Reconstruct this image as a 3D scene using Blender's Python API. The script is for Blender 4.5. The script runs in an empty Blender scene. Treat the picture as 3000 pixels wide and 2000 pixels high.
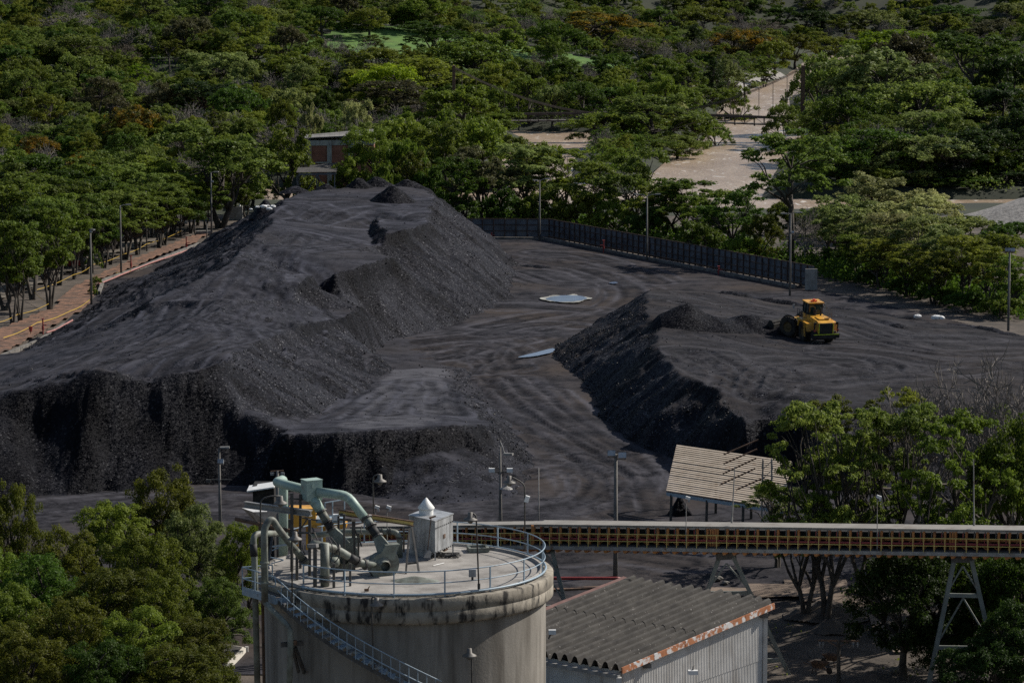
import bpy, bmesh, math, random
import numpy as np
from mathutils import Vector, Matrix, Euler
from mathutils.geometry import delaunay_2d_cdt

# ------------------------------------------------------------------ camera, sky, sun, exposure
S = bpy.context.scene
COL = S.collection
CAM_H, FPX, PITCH = 52.6, 10000.0, math.radians(7.16)
cam_d = bpy.data.cameras.new('camera')
cam = bpy.data.objects.new('camera', cam_d)
COL.objects.link(cam)
cam.location = (0, 0, CAM_H)
cam.rotation_euler = (math.radians(90) - PITCH, 0, 0)
cam_d.sensor_width = 36.0
cam_d.lens = 120.0
cam_d.clip_start = 1.0
cam_d.clip_end = 12000.0
S.camera = cam
SUN_EL, SUN_AZ = math.radians(38), math.radians(27)        # azimuth from +X towards +Y
W = bpy.data.worlds.new('World')
S.world = W
W.use_nodes = True
wn = W.node_tree
wn.nodes.clear()
sky = wn.nodes.new('ShaderNodeTexSky')
sky.sky_type = 'NISHITA'
sky.sun_disc = False
sky.sun_elevation = SUN_EL
sky.sun_rotation = math.radians(90) - SUN_AZ
bg = wn.nodes.new('ShaderNodeBackground')
bg.inputs[1].default_value = 0.065
wo = wn.nodes.new('ShaderNodeOutputWorld')
wn.links.new(sky.outputs[0], bg.inputs[0])
wn.links.new(bg.outputs[0], wo.inputs[0])
sun_d = bpy.data.lights.new('sun', 'SUN')
sun_d.energy = 4.4
sun_d.angle = math.radians(0.5)
sun_d.color = (1.0, 0.94, 0.85)
sun = bpy.data.objects.new('sun', sun_d)
COL.objects.link(sun)
sd = Vector((math.cos(SUN_EL) * math.cos(SUN_AZ), math.cos(SUN_EL) * math.sin(SUN_AZ), math.sin(SUN_EL)))
sun.rotation_euler = sd.to_track_quat('Z', 'Y').to_euler()
sun.location = (200, 100, 300)
S.view_settings.view_transform = 'Standard'
S.view_settings.look = 'None'
S.view_settings.gamma = 1.0
S.view_settings.use_curve_mapping = False
S.view_settings.exposure = 0.30
S.cycles.max_bounces = 5
S.cycles.diffuse_bounces = 2
S.cycles.glossy_bounces = 2
S.cycles.transmission_bounces = 4
S.cycles.transparent_max_bounces = 4
S.cycles.use_denoising = False
S.cycles.sample_clamp_indirect = 3.0

rng = random.Random(7)
NR = np.random.RandomState(11)

# ------------------------------------------------------------------ photo-measured directions -> places
CP, SP = math.cos(PITCH), math.sin(PITCH)
def ray(px, py):
    u, v = (px - 1500.0) / FPX, -(py - 1000.0) / FPX
    return (u, CP + v * SP, -SP + v * CP)
def P(px, py, z=0.0):
    d = ray(px, py); t = (z - CAM_H) / d[2]
    return Vector((d[0] * t, d[1] * t, z))
def Q(px, py, Y):
    d = ray(px, py); t = Y / d[1]
    return Vector((d[0] * t, Y, CAM_H + d[2] * t))
def proj(p):
    x, y, z = p[0], p[1], p[2] - CAM_H
    f = y * CP - z * SP
    return 1500 + FPX * x / f, 1000 - FPX * (y * SP + z * CP) / f

# ------------------------------------------------------------------ materials
def lk(nt, a, b): nt.links.new(a, b)
def new_mat(name):
    m = bpy.data.materials.new(name); m.use_nodes = True
    nt = m.node_tree
    return m, nt, nt.nodes['Principled BSDF']
def mat(name, c1, c2=None, scale=1.0, rough=0.7, bump=0.0, bscale=None, metal=0.0, detail=6.0, stretch=(1, 1, 1),
        lo=0.35, hi=0.65, c3=None, s3=0.3, lo3=0.55, hi3=0.7, obj=False, spec=0.5, stretch3=(1, 1, 1), bdist=0.05):
    m, nt, b = new_mat(name)
    b.inputs['Roughness'].default_value = rough
    b.inputs['Metallic'].default_value = metal
    b.inputs['Specular IOR Level'].default_value = spec
    if obj:
        tc = nt.nodes.new('ShaderNodeTexCoord'); co = tc.outputs['Object']
    else:
        tc = nt.nodes.new('ShaderNodeNewGeometry'); co = tc.outputs['Position']
    def noise(sc, st, det):
        mp = nt.nodes.new('ShaderNodeMapping'); mp.inputs['Scale'].default_value = st
        n = nt.nodes.new('ShaderNodeTexNoise'); n.inputs['Scale'].default_value = sc; n.inputs['Detail'].default_value = det
        n.inputs['Roughness'].default_value = 0.6
        lk(nt, co, mp.inputs[0]); lk(nt, mp.outputs[0], n.inputs['Vector'])
        return n.outputs['Fac']
    if c2 is None:
        b.inputs['Base Color'].default_value = (*c1, 1)
    else:
        r = nt.nodes.new('ShaderNodeValToRGB')
        r.color_ramp.elements[0].position = lo; r.color_ramp.elements[0].color = (*c1, 1)
        r.color_ramp.elements[1].position = hi; r.color_ramp.elements[1].color = (*c2, 1)
        lk(nt, noise(scale, stretch, detail), r.inputs[0])
        out = r.outputs[0]
        if c3 is not None:
            mr = nt.nodes.new('ShaderNodeMapRange'); mr.inputs[1].default_value = lo3; mr.inputs[2].default_value = hi3
            lk(nt, noise(s3, stretch3, 5.0), mr.inputs[0])
            mx = nt.nodes.new('ShaderNodeMix'); mx.data_type = 'RGBA'
            lk(nt, mr.outputs[0], mx.inputs[0]); lk(nt, out, mx.inputs[6]); mx.inputs[7].default_value = (*c3, 1)
            out = mx.outputs[2]
        lk(nt, out, b.inputs['Base Color'])
    if bump:
        bp = nt.nodes.new('ShaderNodeBump'); bp.inputs['Strength'].default_value = bump; bp.inputs['Distance'].default_value = bdist
        lk(nt, noise(bscale or scale * 3, (1, 1, 1), 5.0), bp.inputs['Height']); lk(nt, bp.outputs[0], b.inputs['Normal'])
    return m

def leaf_mat(name, c1, c2, c3=None, transl=0.48, tip=0.0, rough=0.55):
    """foliage: per-leaf-clump noise between c1 and c2, a per-tree tint, light through the leaves; c3 = blossom in patches"""
    m, nt, b = new_mat(name)
    b.inputs['Roughness'].default_value = rough
    b.inputs['Specular IOR Level'].default_value = 0.16
    tc = nt.nodes.new('ShaderNodeTexCoord'); oi = nt.nodes.new('ShaderNodeObjectInfo')
    n = nt.nodes.new('ShaderNodeTexNoise'); n.inputs['Scale'].default_value = 0.9; n.inputs['Detail'].default_value = 8.0
    n.inputs['Roughness'].default_value = 0.75
    lk(nt, tc.outputs['Object'], n.inputs['Vector'])
    r = nt.nodes.new('ShaderNodeValToRGB')
    r.color_ramp.elements[0].position = 0.33; r.color_ramp.elements[0].color = (*c1, 1)
    r.color_ramp.elements[1].position = 0.67; r.color_ramp.elements[1].color = (*c2, 1)
    lk(nt, n.outputs['Fac'], r.inputs[0]); out = r.outputs[0]
    if c3 is not None:
        n2 = nt.nodes.new('ShaderNodeTexNoise'); n2.inputs['Scale'].default_value = 0.45; n2.inputs['Detail'].default_value = 6.0
        n2.inputs['Roughness'].default_value = 0.7
        lk(nt, tc.outputs['Object'], n2.inputs['Vector'])
        mr = nt.nodes.new('ShaderNodeMapRange'); mr.inputs[1].default_value = 0.46; mr.inputs[2].default_value = 0.58
        lk(nt, n2.outputs['Fac'], mr.inputs[0])
        mx = nt.nodes.new('ShaderNodeMix'); mx.data_type = 'RGBA'
        lk(nt, mr.outputs[0], mx.inputs[0]); lk(nt, out, mx.inputs[6]); mx.inputs[7].default_value = (*c3, 1); out = mx.outputs[2]
    hs = nt.nodes.new('ShaderNodeHueSaturation')
    mr = nt.nodes.new('ShaderNodeMapRange'); mr.inputs[3].default_value = 0.75; mr.inputs[4].default_value = 1.3
    lk(nt, oi.outputs['Random'], mr.inputs[0]); lk(nt, mr.outputs[0], hs.inputs['Value'])
    mr2 = nt.nodes.new('ShaderNodeMapRange'); mr2.inputs[3].default_value = 0.482; mr2.inputs[4].default_value = 0.503
    ml = nt.nodes.new('ShaderNodeMath'); ml.operation = 'MULTIPLY'; ml.inputs[1].default_value = 7.31
    fr = nt.nodes.new('ShaderNodeMath'); fr.operation = 'FRACT'
    lk(nt, oi.outputs['Random'], ml.inputs[0]); lk(nt, ml.outputs[0], fr.inputs[0]); lk(nt, fr.outputs[0], mr2.inputs[0])
    lk(nt, mr2.outputs[0], hs.inputs['Hue']); lk(nt, out, hs.inputs['Color'])
    lk(nt, hs.outputs[0], b.inputs['Base Color'])
    tr = nt.nodes.new('ShaderNodeBsdfTranslucent'); lk(nt, hs.outputs[0], tr.inputs[0])
    ms = nt.nodes.new('ShaderNodeMixShader'); ms.inputs[0].default_value = transl
    lk(nt, b.outputs[0], ms.inputs[1]); lk(nt, tr.outputs[0], ms.inputs[2])
    lk(nt, ms.outputs[0], nt.nodes['Material Output'].inputs[0])
    return m

def coal_mat(name, coarse=1.0, dust=(0.0430, 0.0440, 0.0545), brown=(0.046, 0.041, 0.040), slope_lo=0.90, slope_hi=0.985, brown_amt=0.5):
    """coal: black lumpy slack on slopes, paler compacted dust where the surface is flat and driven on"""
    m, nt, b = new_mat(name)
    g = nt.nodes.new('ShaderNodeNewGeometry')
    def noise(sc, det=6.0, rough=0.6, st=None):
        n = nt.nodes.new('ShaderNodeTexNoise'); n.inputs['Scale'].default_value = sc; n.inputs['Detail'].default_value = det
        n.inputs['Roughness'].default_value = rough
        if st:
            mp = nt.nodes.new('ShaderNodeMapping'); mp.inputs['Scale'].default_value = st
            lk(nt, g.outputs['Position'], mp.inputs[0]); lk(nt, mp.outputs[0], n.inputs['Vector'])
        else:
            lk(nt, g.outputs['Position'], n.inputs['Vector'])
        return n.outputs['Fac']
    def ramp(inp, e):
        r = nt.nodes.new('ShaderNodeValToRGB')
        while len(r.color_ramp.elements) < len(e): r.color_ramp.elements.new(0.5)
        for el, (p, c) in zip(r.color_ramp.elements, e): el.position = p; el.color = (*c, 1)
        lk(nt, inp, r.inputs[0]); return r.outputs[0]
    def mix(f, a, bb, blend='MIX'):
        mx = nt.nodes.new('ShaderNodeMix'); mx.data_type = 'RGBA'; mx.blend_type = blend
        for s, i in ((f, 0), (a, 6), (bb, 7)):
            if isinstance(s, (int, float)): mx.inputs[i].default_value = s
            elif isinstance(s, tuple): mx.inputs[i].default_value = (*s, 1)
            else: lk(nt, s, mx.inputs[i])
        return mx.outputs[2]
    def mrange(inp, a, bb, c=0.0, d=1.0):
        r = nt.nodes.new('ShaderNodeMapRange'); r.inputs[1].default_value = a; r.inputs[2].default_value = bb
        r.inputs[3].default_value = c; r.inputs[4].default_value = d
        lk(nt, inp, r.inputs[0]); return r.outputs[0]
    def mul(a, bb, op='MULTIPLY'):
        q = nt.nodes.new('ShaderNodeMath'); q.operation = op
        for s, i in ((a, 0), (bb, 1)):
            if isinstance(s, (int, float)): q.inputs[i].default_value = s
            else: lk(nt, s, q.inputs[i])
        return q.outputs[0]
    vo = nt.nodes.new('ShaderNodeTexVoronoi'); vo.inputs['Scale'].default_value = 6.5 / coarse
    lk(nt, g.outputs['Position'], vo.inputs['Vector'])
    sep = nt.nodes.new('ShaderNodeSeparateColor'); lk(nt, vo.outputs['Color'], sep.inputs[0])
    vo2 = nt.nodes.new('ShaderNodeTexVoronoi'); vo2.inputs['Scale'].default_value = 15.0 / coarse
    lk(nt, g.outputs['Position'], vo2.inputs['Vector'])
    sep2 = nt.nodes.new('ShaderNodeSeparateColor'); lk(nt, vo2.outputs['Color'], sep2.inputs[0])
    lump = ramp(sep.outputs[0], [(0.0, (0.0060, 0.0061, 0.0082)), (0.6, (0.0155, 0.0157, 0.0205)), (0.9, (0.026, 0.0265, 0.034)), (0.955, (0.060, 0.061, 0.072)), (1.0, (0.30, 0.30, 0.32))])  # brightest stops, here and in the next ramp: coal glints painted as pale colour
    lump2 = ramp(sep2.outputs[1], [(0.0, (0.0068, 0.0069, 0.0092)), (0.8, (0.0185, 0.0188, 0.0245)), (0.94, (0.045, 0.046, 0.056)), (1.0, (0.24, 0.24, 0.26))])
    coal = mix(0.5, lump, lump2)
    bigv = noise(0.16, 7.0, 0.62)
    st = nt.nodes.new('ShaderNodeAttribute'); st.attribute_name = 'streak'
    coal = mix(mrange(st.outputs['Fac'], 0.40, 0.85, 0.0, 0.9), coal, mix(0.35, coal, (0.050, 0.052, 0.064), 'MIX'))
    coal = mix(mrange(st.outputs['Fac'], 0.42, 0.08, 0.0, 0.75), coal, mix(0.75, coal, (0.0035, 0.0035, 0.005)))
    coal = mix(mrange(bigv, 0.3, 0.7), mix(0.45, coal, (0.005, 0.005, 0.007)), coal)
    fa = nt.nodes.new('ShaderNodeAttribute'); fa.attribute_name = 'painted_shade'  # shade of cut lips and front faces, painted into the coal colour
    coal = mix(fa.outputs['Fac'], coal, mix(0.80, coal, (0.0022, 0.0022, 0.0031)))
    # compacted driven surface
    d_n = noise(0.22, 9.0, 0.68)
    dst = mix(mrange(d_n, 0.36, 0.62), tuple(x * 0.42 for x in dust), tuple(x * 1.5 for x in dust))
    dst = mix(mrange(noise(1.6, 6.0, 0.7), 0.4, 0.7, 0.0, 0.55), dst, tuple(x * 0.30 for x in dust))
    dst = mix(mul(mrange(noise(0.055, 5.0, 0.6), 0.44, 0.64), brown_amt), dst, brown)
    sx = nt.nodes.new('ShaderNodeSeparateXYZ'); lk(nt, g.outputs['Normal'], sx.inputs[0])
    flat = mrange(mul(sx.outputs[2], mul(mul(noise(0.5, 5.0, 0.7), -0.5, 'ADD'), 0.05), 'ADD'), slope_lo, slope_hi)
    flat = mul(flat, mrange(noise(0.33, 9.0, 0.72), 0.52, 0.62, 1.0, 0.35))
    pa = nt.nodes.new('ShaderNodeAttribute'); pa.attribute_name = 'pale'
    dst = mix(mul(pa.outputs['Fac'], mrange(noise(0.35, 6.0, 0.7), 0.3, 0.6, 0.35, 1.0)), dst, (0.092, 0.092, 0.104))
    la = nt.nodes.new('ShaderNodeAttribute'); la.attribute_name = 'lite'
    dst = mix(mul(la.outputs['Fac'], 0.9), dst, tuple(x * 2.1 for x in dust))
    at = nt.nodes.new('ShaderNodeAttribute'); at.attribute_name = 'track'
    dst = mix(mul(at.outputs['Fac'], mrange(noise(0.9, 4.0, 0.7), 0.3, 0.6, 0.35, 1.0)), dst, mix(0.45, coal, (0.0040, 0.0040, 0.0050)))
    col = mix(flat, coal, dst)
    lk(nt, col, b.inputs['Base Color'])
    lk(nt, mrange(flat, 0, 1, 0.62, 0.85), b.inputs['Roughness'])
    b.inputs['Specular IOR Level'].default_value = 0.03
    h = mul(mul(mul(vo.outputs['Distance'], -1.2), mrange(flat, 0, 1, 1.0, 0.12)), mul(noise(4.0, 6.0, 0.7), 0.8), 'ADD')
    bp = nt.nodes.new('ShaderNodeBump'); bp.inputs['Strength'].default_value = 0.6; bp.inputs['Distance'].default_value = 0.05 * coarse
    lk(nt, h, bp.inputs['Height'])
    def vm(op, x, y=None):
        v = nt.nodes.new('ShaderNodeVectorMath'); v.operation = op
        for s_, i in ((x, 0), (y, 1)):
            if s_ is None: continue
            if isinstance(s_, tuple): v.inputs[i].default_value = s_
            else: lk(nt, s_, v.inputs[i])
        return v
    j = vm('ADD', vm('SUBTRACT', vo.outputs['Color'], (0.5, 0.5, 0.5)).outputs[0], vm('SUBTRACT', vo2.outputs['Color'], (0.5, 0.5, 0.5)).outputs[0])
    sc_ = vm('SCALE', j.outputs[0]); lk(nt, mrange(flat, 0, 1, 0.75, 0.08), sc_.inputs['Scale'])
    nn = vm('NORMALIZE', vm('ADD', bp.outputs[0], sc_.outputs[0]).outputs[0])
    lk(nt, nn.outputs[0], b.inputs['Normal'])
    return m

M = {}
M['coal'] = coal_mat('coal')
M['coal_fine'] = coal_mat('coal_fine', 0.7, slope_lo=0.97, slope_hi=1.02)
M['yard'] = coal_mat('yard_dust', 0.8, dust=(0.0450, 0.0440, 0.0505), brown=(0.062, 0.050, 0.043), slope_lo=0.90, slope_hi=0.97, brown_amt=0.85)
M['coal_top'] = coal_mat('coal_right', 1.1, dust=(0.0360, 0.0350, 0.0390), brown=(0.044, 0.037, 0.034), brown_amt=0.8)
M['lump'] = mat('coal_lump', (0.006, 0.006, 0.0075), (0.026, 0.026, 0.031), 2.5, 0.6, lo=0.42, hi=0.75, spec=0.2)
M['soil'] = mat('soil', (0.040, 0.031, 0.024), (0.105, 0.083, 0.064), 0.35, 0.95, 0.6, 3.0, c3=(0.025, 0.021, 0.018), s3=0.12, bdist=0.15)
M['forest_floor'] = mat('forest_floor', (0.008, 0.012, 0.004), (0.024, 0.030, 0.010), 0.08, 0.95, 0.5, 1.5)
M['meadow'] = mat('meadow', (0.042, 0.105, 0.012), (0.098, 0.190, 0.024), 0.25, 0.9, 0.8, 2.0, c3=(0.085, 0.115, 0.025), s3=0.09)
M['mulch'] = mat('brick_rubble', (0.055, 0.032, 0.021), (0.240, 0.124, 0.076), 1.1, 0.95, 0.9, 3.0, c3=(0.062, 0.046, 0.035), s3=0.35, lo3=0.52, hi3=0.72, bdist=0.12)
M['path'] = mat('path', (0.080, 0.066, 0.050), (0.150, 0.130, 0.105), 0.4, 0.95, 0.3, 3.0)
M['gravel'] = mat('gravel', (0.150, 0.142, 0.130), (0.330, 0.310, 0.285), 1.2, 0.95, 0.8, 2.2, bdist=0.15)
M['concrete'] = mat('concrete', (0.215, 0.200, 0.182), (0.345, 0.325, 0.298), 0.75, 0.9, 0.25, 9.0, c3=(0.12, 0.108, 0.096), s3=0.6, lo3=0.5, hi3=0.74)
M['silo_wall'] = mat('silo_concrete', (0.150, 0.136, 0.116), (0.265, 0.245, 0.215), 0.8, 0.92, 0.22, 8.0, stretch=(1, 1, 0.25), c3=(0.085, 0.074, 0.060), s3=1.1, stretch3=(1, 1, 0.07), lo3=0.50, hi3=0.70)
M['silo_rim'] = mat('stained_concrete', (0.180, 0.160, 0.128), (0.330, 0.295, 0.240), 1.2, 0.92, 0.3, 7.0, c3=(0.020, 0.018, 0.016), s3=2.6, stretch3=(1, 1, 0.35), lo3=0.50, hi3=0.63)
M['kerb'] = mat('old_kerb', (0.10, 0.092, 0.082), (0.21, 0.195, 0.175), 1.2, 0.95, 0.3, 6.0)
M['green_pipe'] = mat('pale_green_paint', (0.250, 0.345, 0.300), (0.345, 0.445, 0.390), 1.4, 0.5, 0.08, 12.0, c3=(0.17, 0.17, 0.14), s3=2.4, lo3=0.57, hi3=0.74)
M['dirty_green'] = mat('dirty_green_paint', (0.120, 0.130, 0.108), (0.225, 0.245, 0.210), 2.2, 0.6, 0.1, 12.0, c3=(0.072, 0.062, 0.050), s3=2.0, lo3=0.5, hi3=0.7)
M['blue_steel'] = mat('pale_blue_paint', (0.215, 0.290, 0.355), (0.310, 0.390, 0.450), 3.0, 0.45, c3=(0.13, 0.13, 0.13), s3=3.0, lo3=0.58, hi3=0.72)
M['dark_steel'] = mat('dark_steel', (0.035, 0.034, 0.033), (0.085, 0.078, 0.070), 3.0, 0.6, 0.1, 12.0)
M['rust_steel'] = mat('rusty_steel', (0.055, 0.035, 0.024), (0.170, 0.095, 0.055), 2.5, 0.8, 0.2, 10.0)
M['grey_steel'] = mat('grey_steel', (0.180, 0.175, 0.165), (0.300, 0.290, 0.275), 2.0, 0.55, c3=(0.13, 0.08, 0.05), s3=1.6, lo3=0.58, hi3=0.72)
M['galv'] = mat('galvanised', (0.30, 0.31, 0.32), (0.46, 0.47, 0.48), 2.0, 0.45, metal=0.3, c3=(0.085, 0.080, 0.073), s3=1.7, stretch3=(1, 1, 0.14), lo3=0.48, hi3=0.72)
M['lamp_grey'] = mat('lamp_grey', (0.090, 0.080, 0.070), (0.190, 0.175, 0.155), 4.0, 0.6)
M['rubber'] = mat('black_rubber', (0.012, 0.012, 0.013), (0.030, 0.029, 0.029), 3.0, 0.7)
M['white'] = mat('white_paint', (0.62, 0.62, 0.60), (0.78, 0.78, 0.76), 2.0, 0.5)
M['bag'] = mat('white_sack', (0.55, 0.55, 0.54), (0.80, 0.80, 0.79), 2.5, 0.7, 0.4, 5.0)
M['pole'] = mat('pole_concrete', (0.110, 0.104, 0.096), (0.190, 0.180, 0.166), 1.2, 0.9, 0.2, 8.0)
M['orange'] = mat('orange_paint', (0.370, 0.135, 0.035), (0.520, 0.220, 0.062), 1.5, 0.6, c3=(0.15, 0.062, 0.030), s3=1.2)
M['yellow'] = mat('yellow_paint', (0.50, 0.37, 0.10), (0.64, 0.50, 0.16), 2.0, 0.5)
M['red_pipe'] = mat('red_paint', (0.19, 0.024, 0.024), (0.30, 0.048, 0.042), 1.5, 0.5)
M['faded_red'] = mat('faded_red_paint', (0.270, 0.110, 0.095), (0.370, 0.170, 0.150), 1.5, 0.6)
M['belt_dark'] = mat('belt_dark', (0.010, 0.010, 0.010), (0.022, 0.021, 0.020), 1.0, 0.9)
M['conv_roof'] = mat('conveyor_roof', (0.215, 0.200, 0.178), (0.310, 0.292, 0.262), 0.5, 0.75, c3=(0.19, 0.165, 0.14), s3=0.5)
M['asbestos'] = mat('fibre_cement', (0.034, 0.031, 0.028), (0.074, 0.068, 0.060), 0.8, 0.95, 0.10, 9.0, c3=(0.34, 0.32, 0.29), s3=6.0, lo3=0.65, hi3=0.70)
M['ridge_red'] = mat('red_oxide', (0.135, 0.070, 0.058), (0.205, 0.112, 0.095), 1.3, 0.8)
M['barge'] = mat('rusted_white_board', (0.30, 0.110, 0.045), (0.42, 0.165, 0.070), 2.0, 0.8, c3=(0.60, 0.59, 0.58), s3=2.2, lo3=0.50, hi3=0.57)
M['siding'] = mat('white_siding', (0.47, 0.455, 0.43), (0.60, 0.585, 0.56), 0.6, 0.6, c3=(0.34, 0.31, 0.28), s3=1.0, stretch3=(1, 1, 0.15))
M['beige_sheet'] = mat('beige_sheet', (0.490, 0.400, 0.300), (0.610, 0.510, 0.400), 0.8, 0.7, c3=(0.32, 0.19, 0.11), s3=2.0, lo3=0.60, hi3=0.75)
M['fence_sheet'] = mat('fence_sheet', (0.060, 0.068, 0.082), (0.165, 0.184, 0.210), 0.5, 0.55, c3=(0.06, 0.055, 0.052), s3=0.5, obj=False, metal=0.2)
M['fence_rust'] = mat('fence_rust', (0.040, 0.026, 0.022), (0.095, 0.058, 0.045), 2.0, 0.9)
M['brick'] = mat('brick', (0.190, 0.078, 0.050), (0.290, 0.128, 0.085), 1.0, 0.9, 0.3, 5.0)
M['plaster'] = mat('plaster', (0.290, 0.295, 0.275), (0.385, 0.385, 0.360), 0.7, 0.9, c3=(0.09, 0.085, 0.075), s3=0.9, stretch3=(1, 1, 0.35), lo3=0.55, hi3=0.68)
M['tan_wall'] = mat('tan_wall', (0.230, 0.180, 0.115), (0.300, 0.245, 0.165), 0.7, 0.9)
M['grey_roof'] = mat('grey_roof', (0.085, 0.078, 0.070), (0.210, 0.200, 0.185), 0.7, 0.9, c3=(0.48, 0.46, 0.42), s3=0.35, stretch3=(0.4, 2.0, 1), lo3=0.58, hi3=0.66)
M['glass'] = mat('dark_glass', (0.010, 0.012, 0.014), None, rough=0.08)
M['cab_glass'] = mat('cab_glass', (0.020, 0.042, 0.042), None, rough=0.06)
M['loader_yellow'] = mat('loader_yellow', (0.60, 0.285, 0.026), (0.70, 0.360, 0.045), 1.2, 0.42, c3=(0.085, 0.062, 0.035), s3=1.3, lo3=0.50, hi3=0.74)
M['loader_dark'] = mat('loader_dark', (0.016, 0.016, 0.017), (0.045, 0.042, 0.040), 2.0, 0.75, spec=0.1)
M['tyre'] = mat('tyre', (0.016, 0.015, 0.015), (0.062, 0.054, 0.047), 1.8, 0.85, 0.3, 8.0, spec=0.1)
M['hi_vis'] = mat('hi_vis_strip', (0.52, 0.62, 0.035), None, rough=0.4)
M['beacon'] = mat('orange_beacon', (0.80, 0.11, 0.02), None, rough=0.3)
M['bark'] = mat('bark', (0.030, 0.025, 0.020), (0.085, 0.072, 0.058), 1.5, 0.95, 0.5, 6.0, obj=True)
M['pale_bark'] = mat('pale_bark', (0.095, 0.086, 0.076), (0.200, 0.185, 0.165), 1.5, 0.95, 0.4, 6.0, obj=True)
M['dead_twig'] = mat('dead_twig', (0.110, 0.096, 0.084), (0.215, 0.190, 0.168), 0.8, 0.95, obj=True)
M['tape'] = mat('yellow_tape', (0.50, 0.34, 0.06), None, rough=0.5)
M['car_red'] = mat('red_car_paint', (0.22, 0.012, 0.014), None, rough=0.25)
M['car_silver'] = mat('silver_car_paint', (0.42, 0.44, 0.46), None, rough=0.3, metal=0.4)
M['crust'] = mat('mineral_crust', (0.13, 0.13, 0.12), (0.40, 0.40, 0.36), 0.9, 0.95, 0.2, 6.0)
M['bridge_steel'] = mat('bridge_steel', (0.048, 0.036, 0.030), (0.105, 0.080, 0.066), 0.8, 0.8)
M['bridge_deck'] = mat('bridge_deck', (0.14, 0.125, 0.11), (0.24, 0.22, 0.20), 0.6, 0.9)
LEAF = {
 'dark green':        leaf_mat('leaf_dark', (0.028, 0.062, 0.007), (0.080, 0.140, 0.016)),
 'mid green':         leaf_mat('leaf_mid', (0.057, 0.101, 0.011), (0.162, 0.221, 0.025)),
 'deep green':        leaf_mat('leaf_deep', (0.013, 0.030, 0.006), (0.040, 0.074, 0.013)),
 'olive':             leaf_mat('leaf_olive', (0.077, 0.104, 0.012), (0.210, 0.252, 0.029)),
 'feathery green':    leaf_mat('leaf_feather', (0.067, 0.112, 0.019), (0.195, 0.259, 0.047)),
 'grey-green':        leaf_mat('leaf_grey', (0.072, 0.097, 0.025), (0.248, 0.308, 0.087)),
 'pale-leaved':       leaf_mat('leaf_pale', (0.129, 0.142, 0.052), (0.459, 0.483, 0.184)),
 'brownish':          leaf_mat('leaf_brown', (0.040, 0.044, 0.018), (0.120, 0.118, 0.050)),
 'lime green':        leaf_mat('leaf_lime', (0.102, 0.178, 0.007), (0.239, 0.338, 0.016)),
 'bright green':      leaf_mat('leaf_bright', (0.046, 0.084, 0.012), (0.138, 0.190, 0.030)),
 'yellow-blossomed':  leaf_mat('leaf_yellow', (0.050, 0.060, 0.012), (0.125, 0.135, 0.022), (0.330, 0.215, 0.018)),
 'yellow-green':      leaf_mat('leaf_yelgreen', (0.039, 0.056, 0.006), (0.137, 0.156, 0.018)),
}
for k in ('bare grey', 'bare brown'): LEAF[k] = M['dead_twig']

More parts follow.
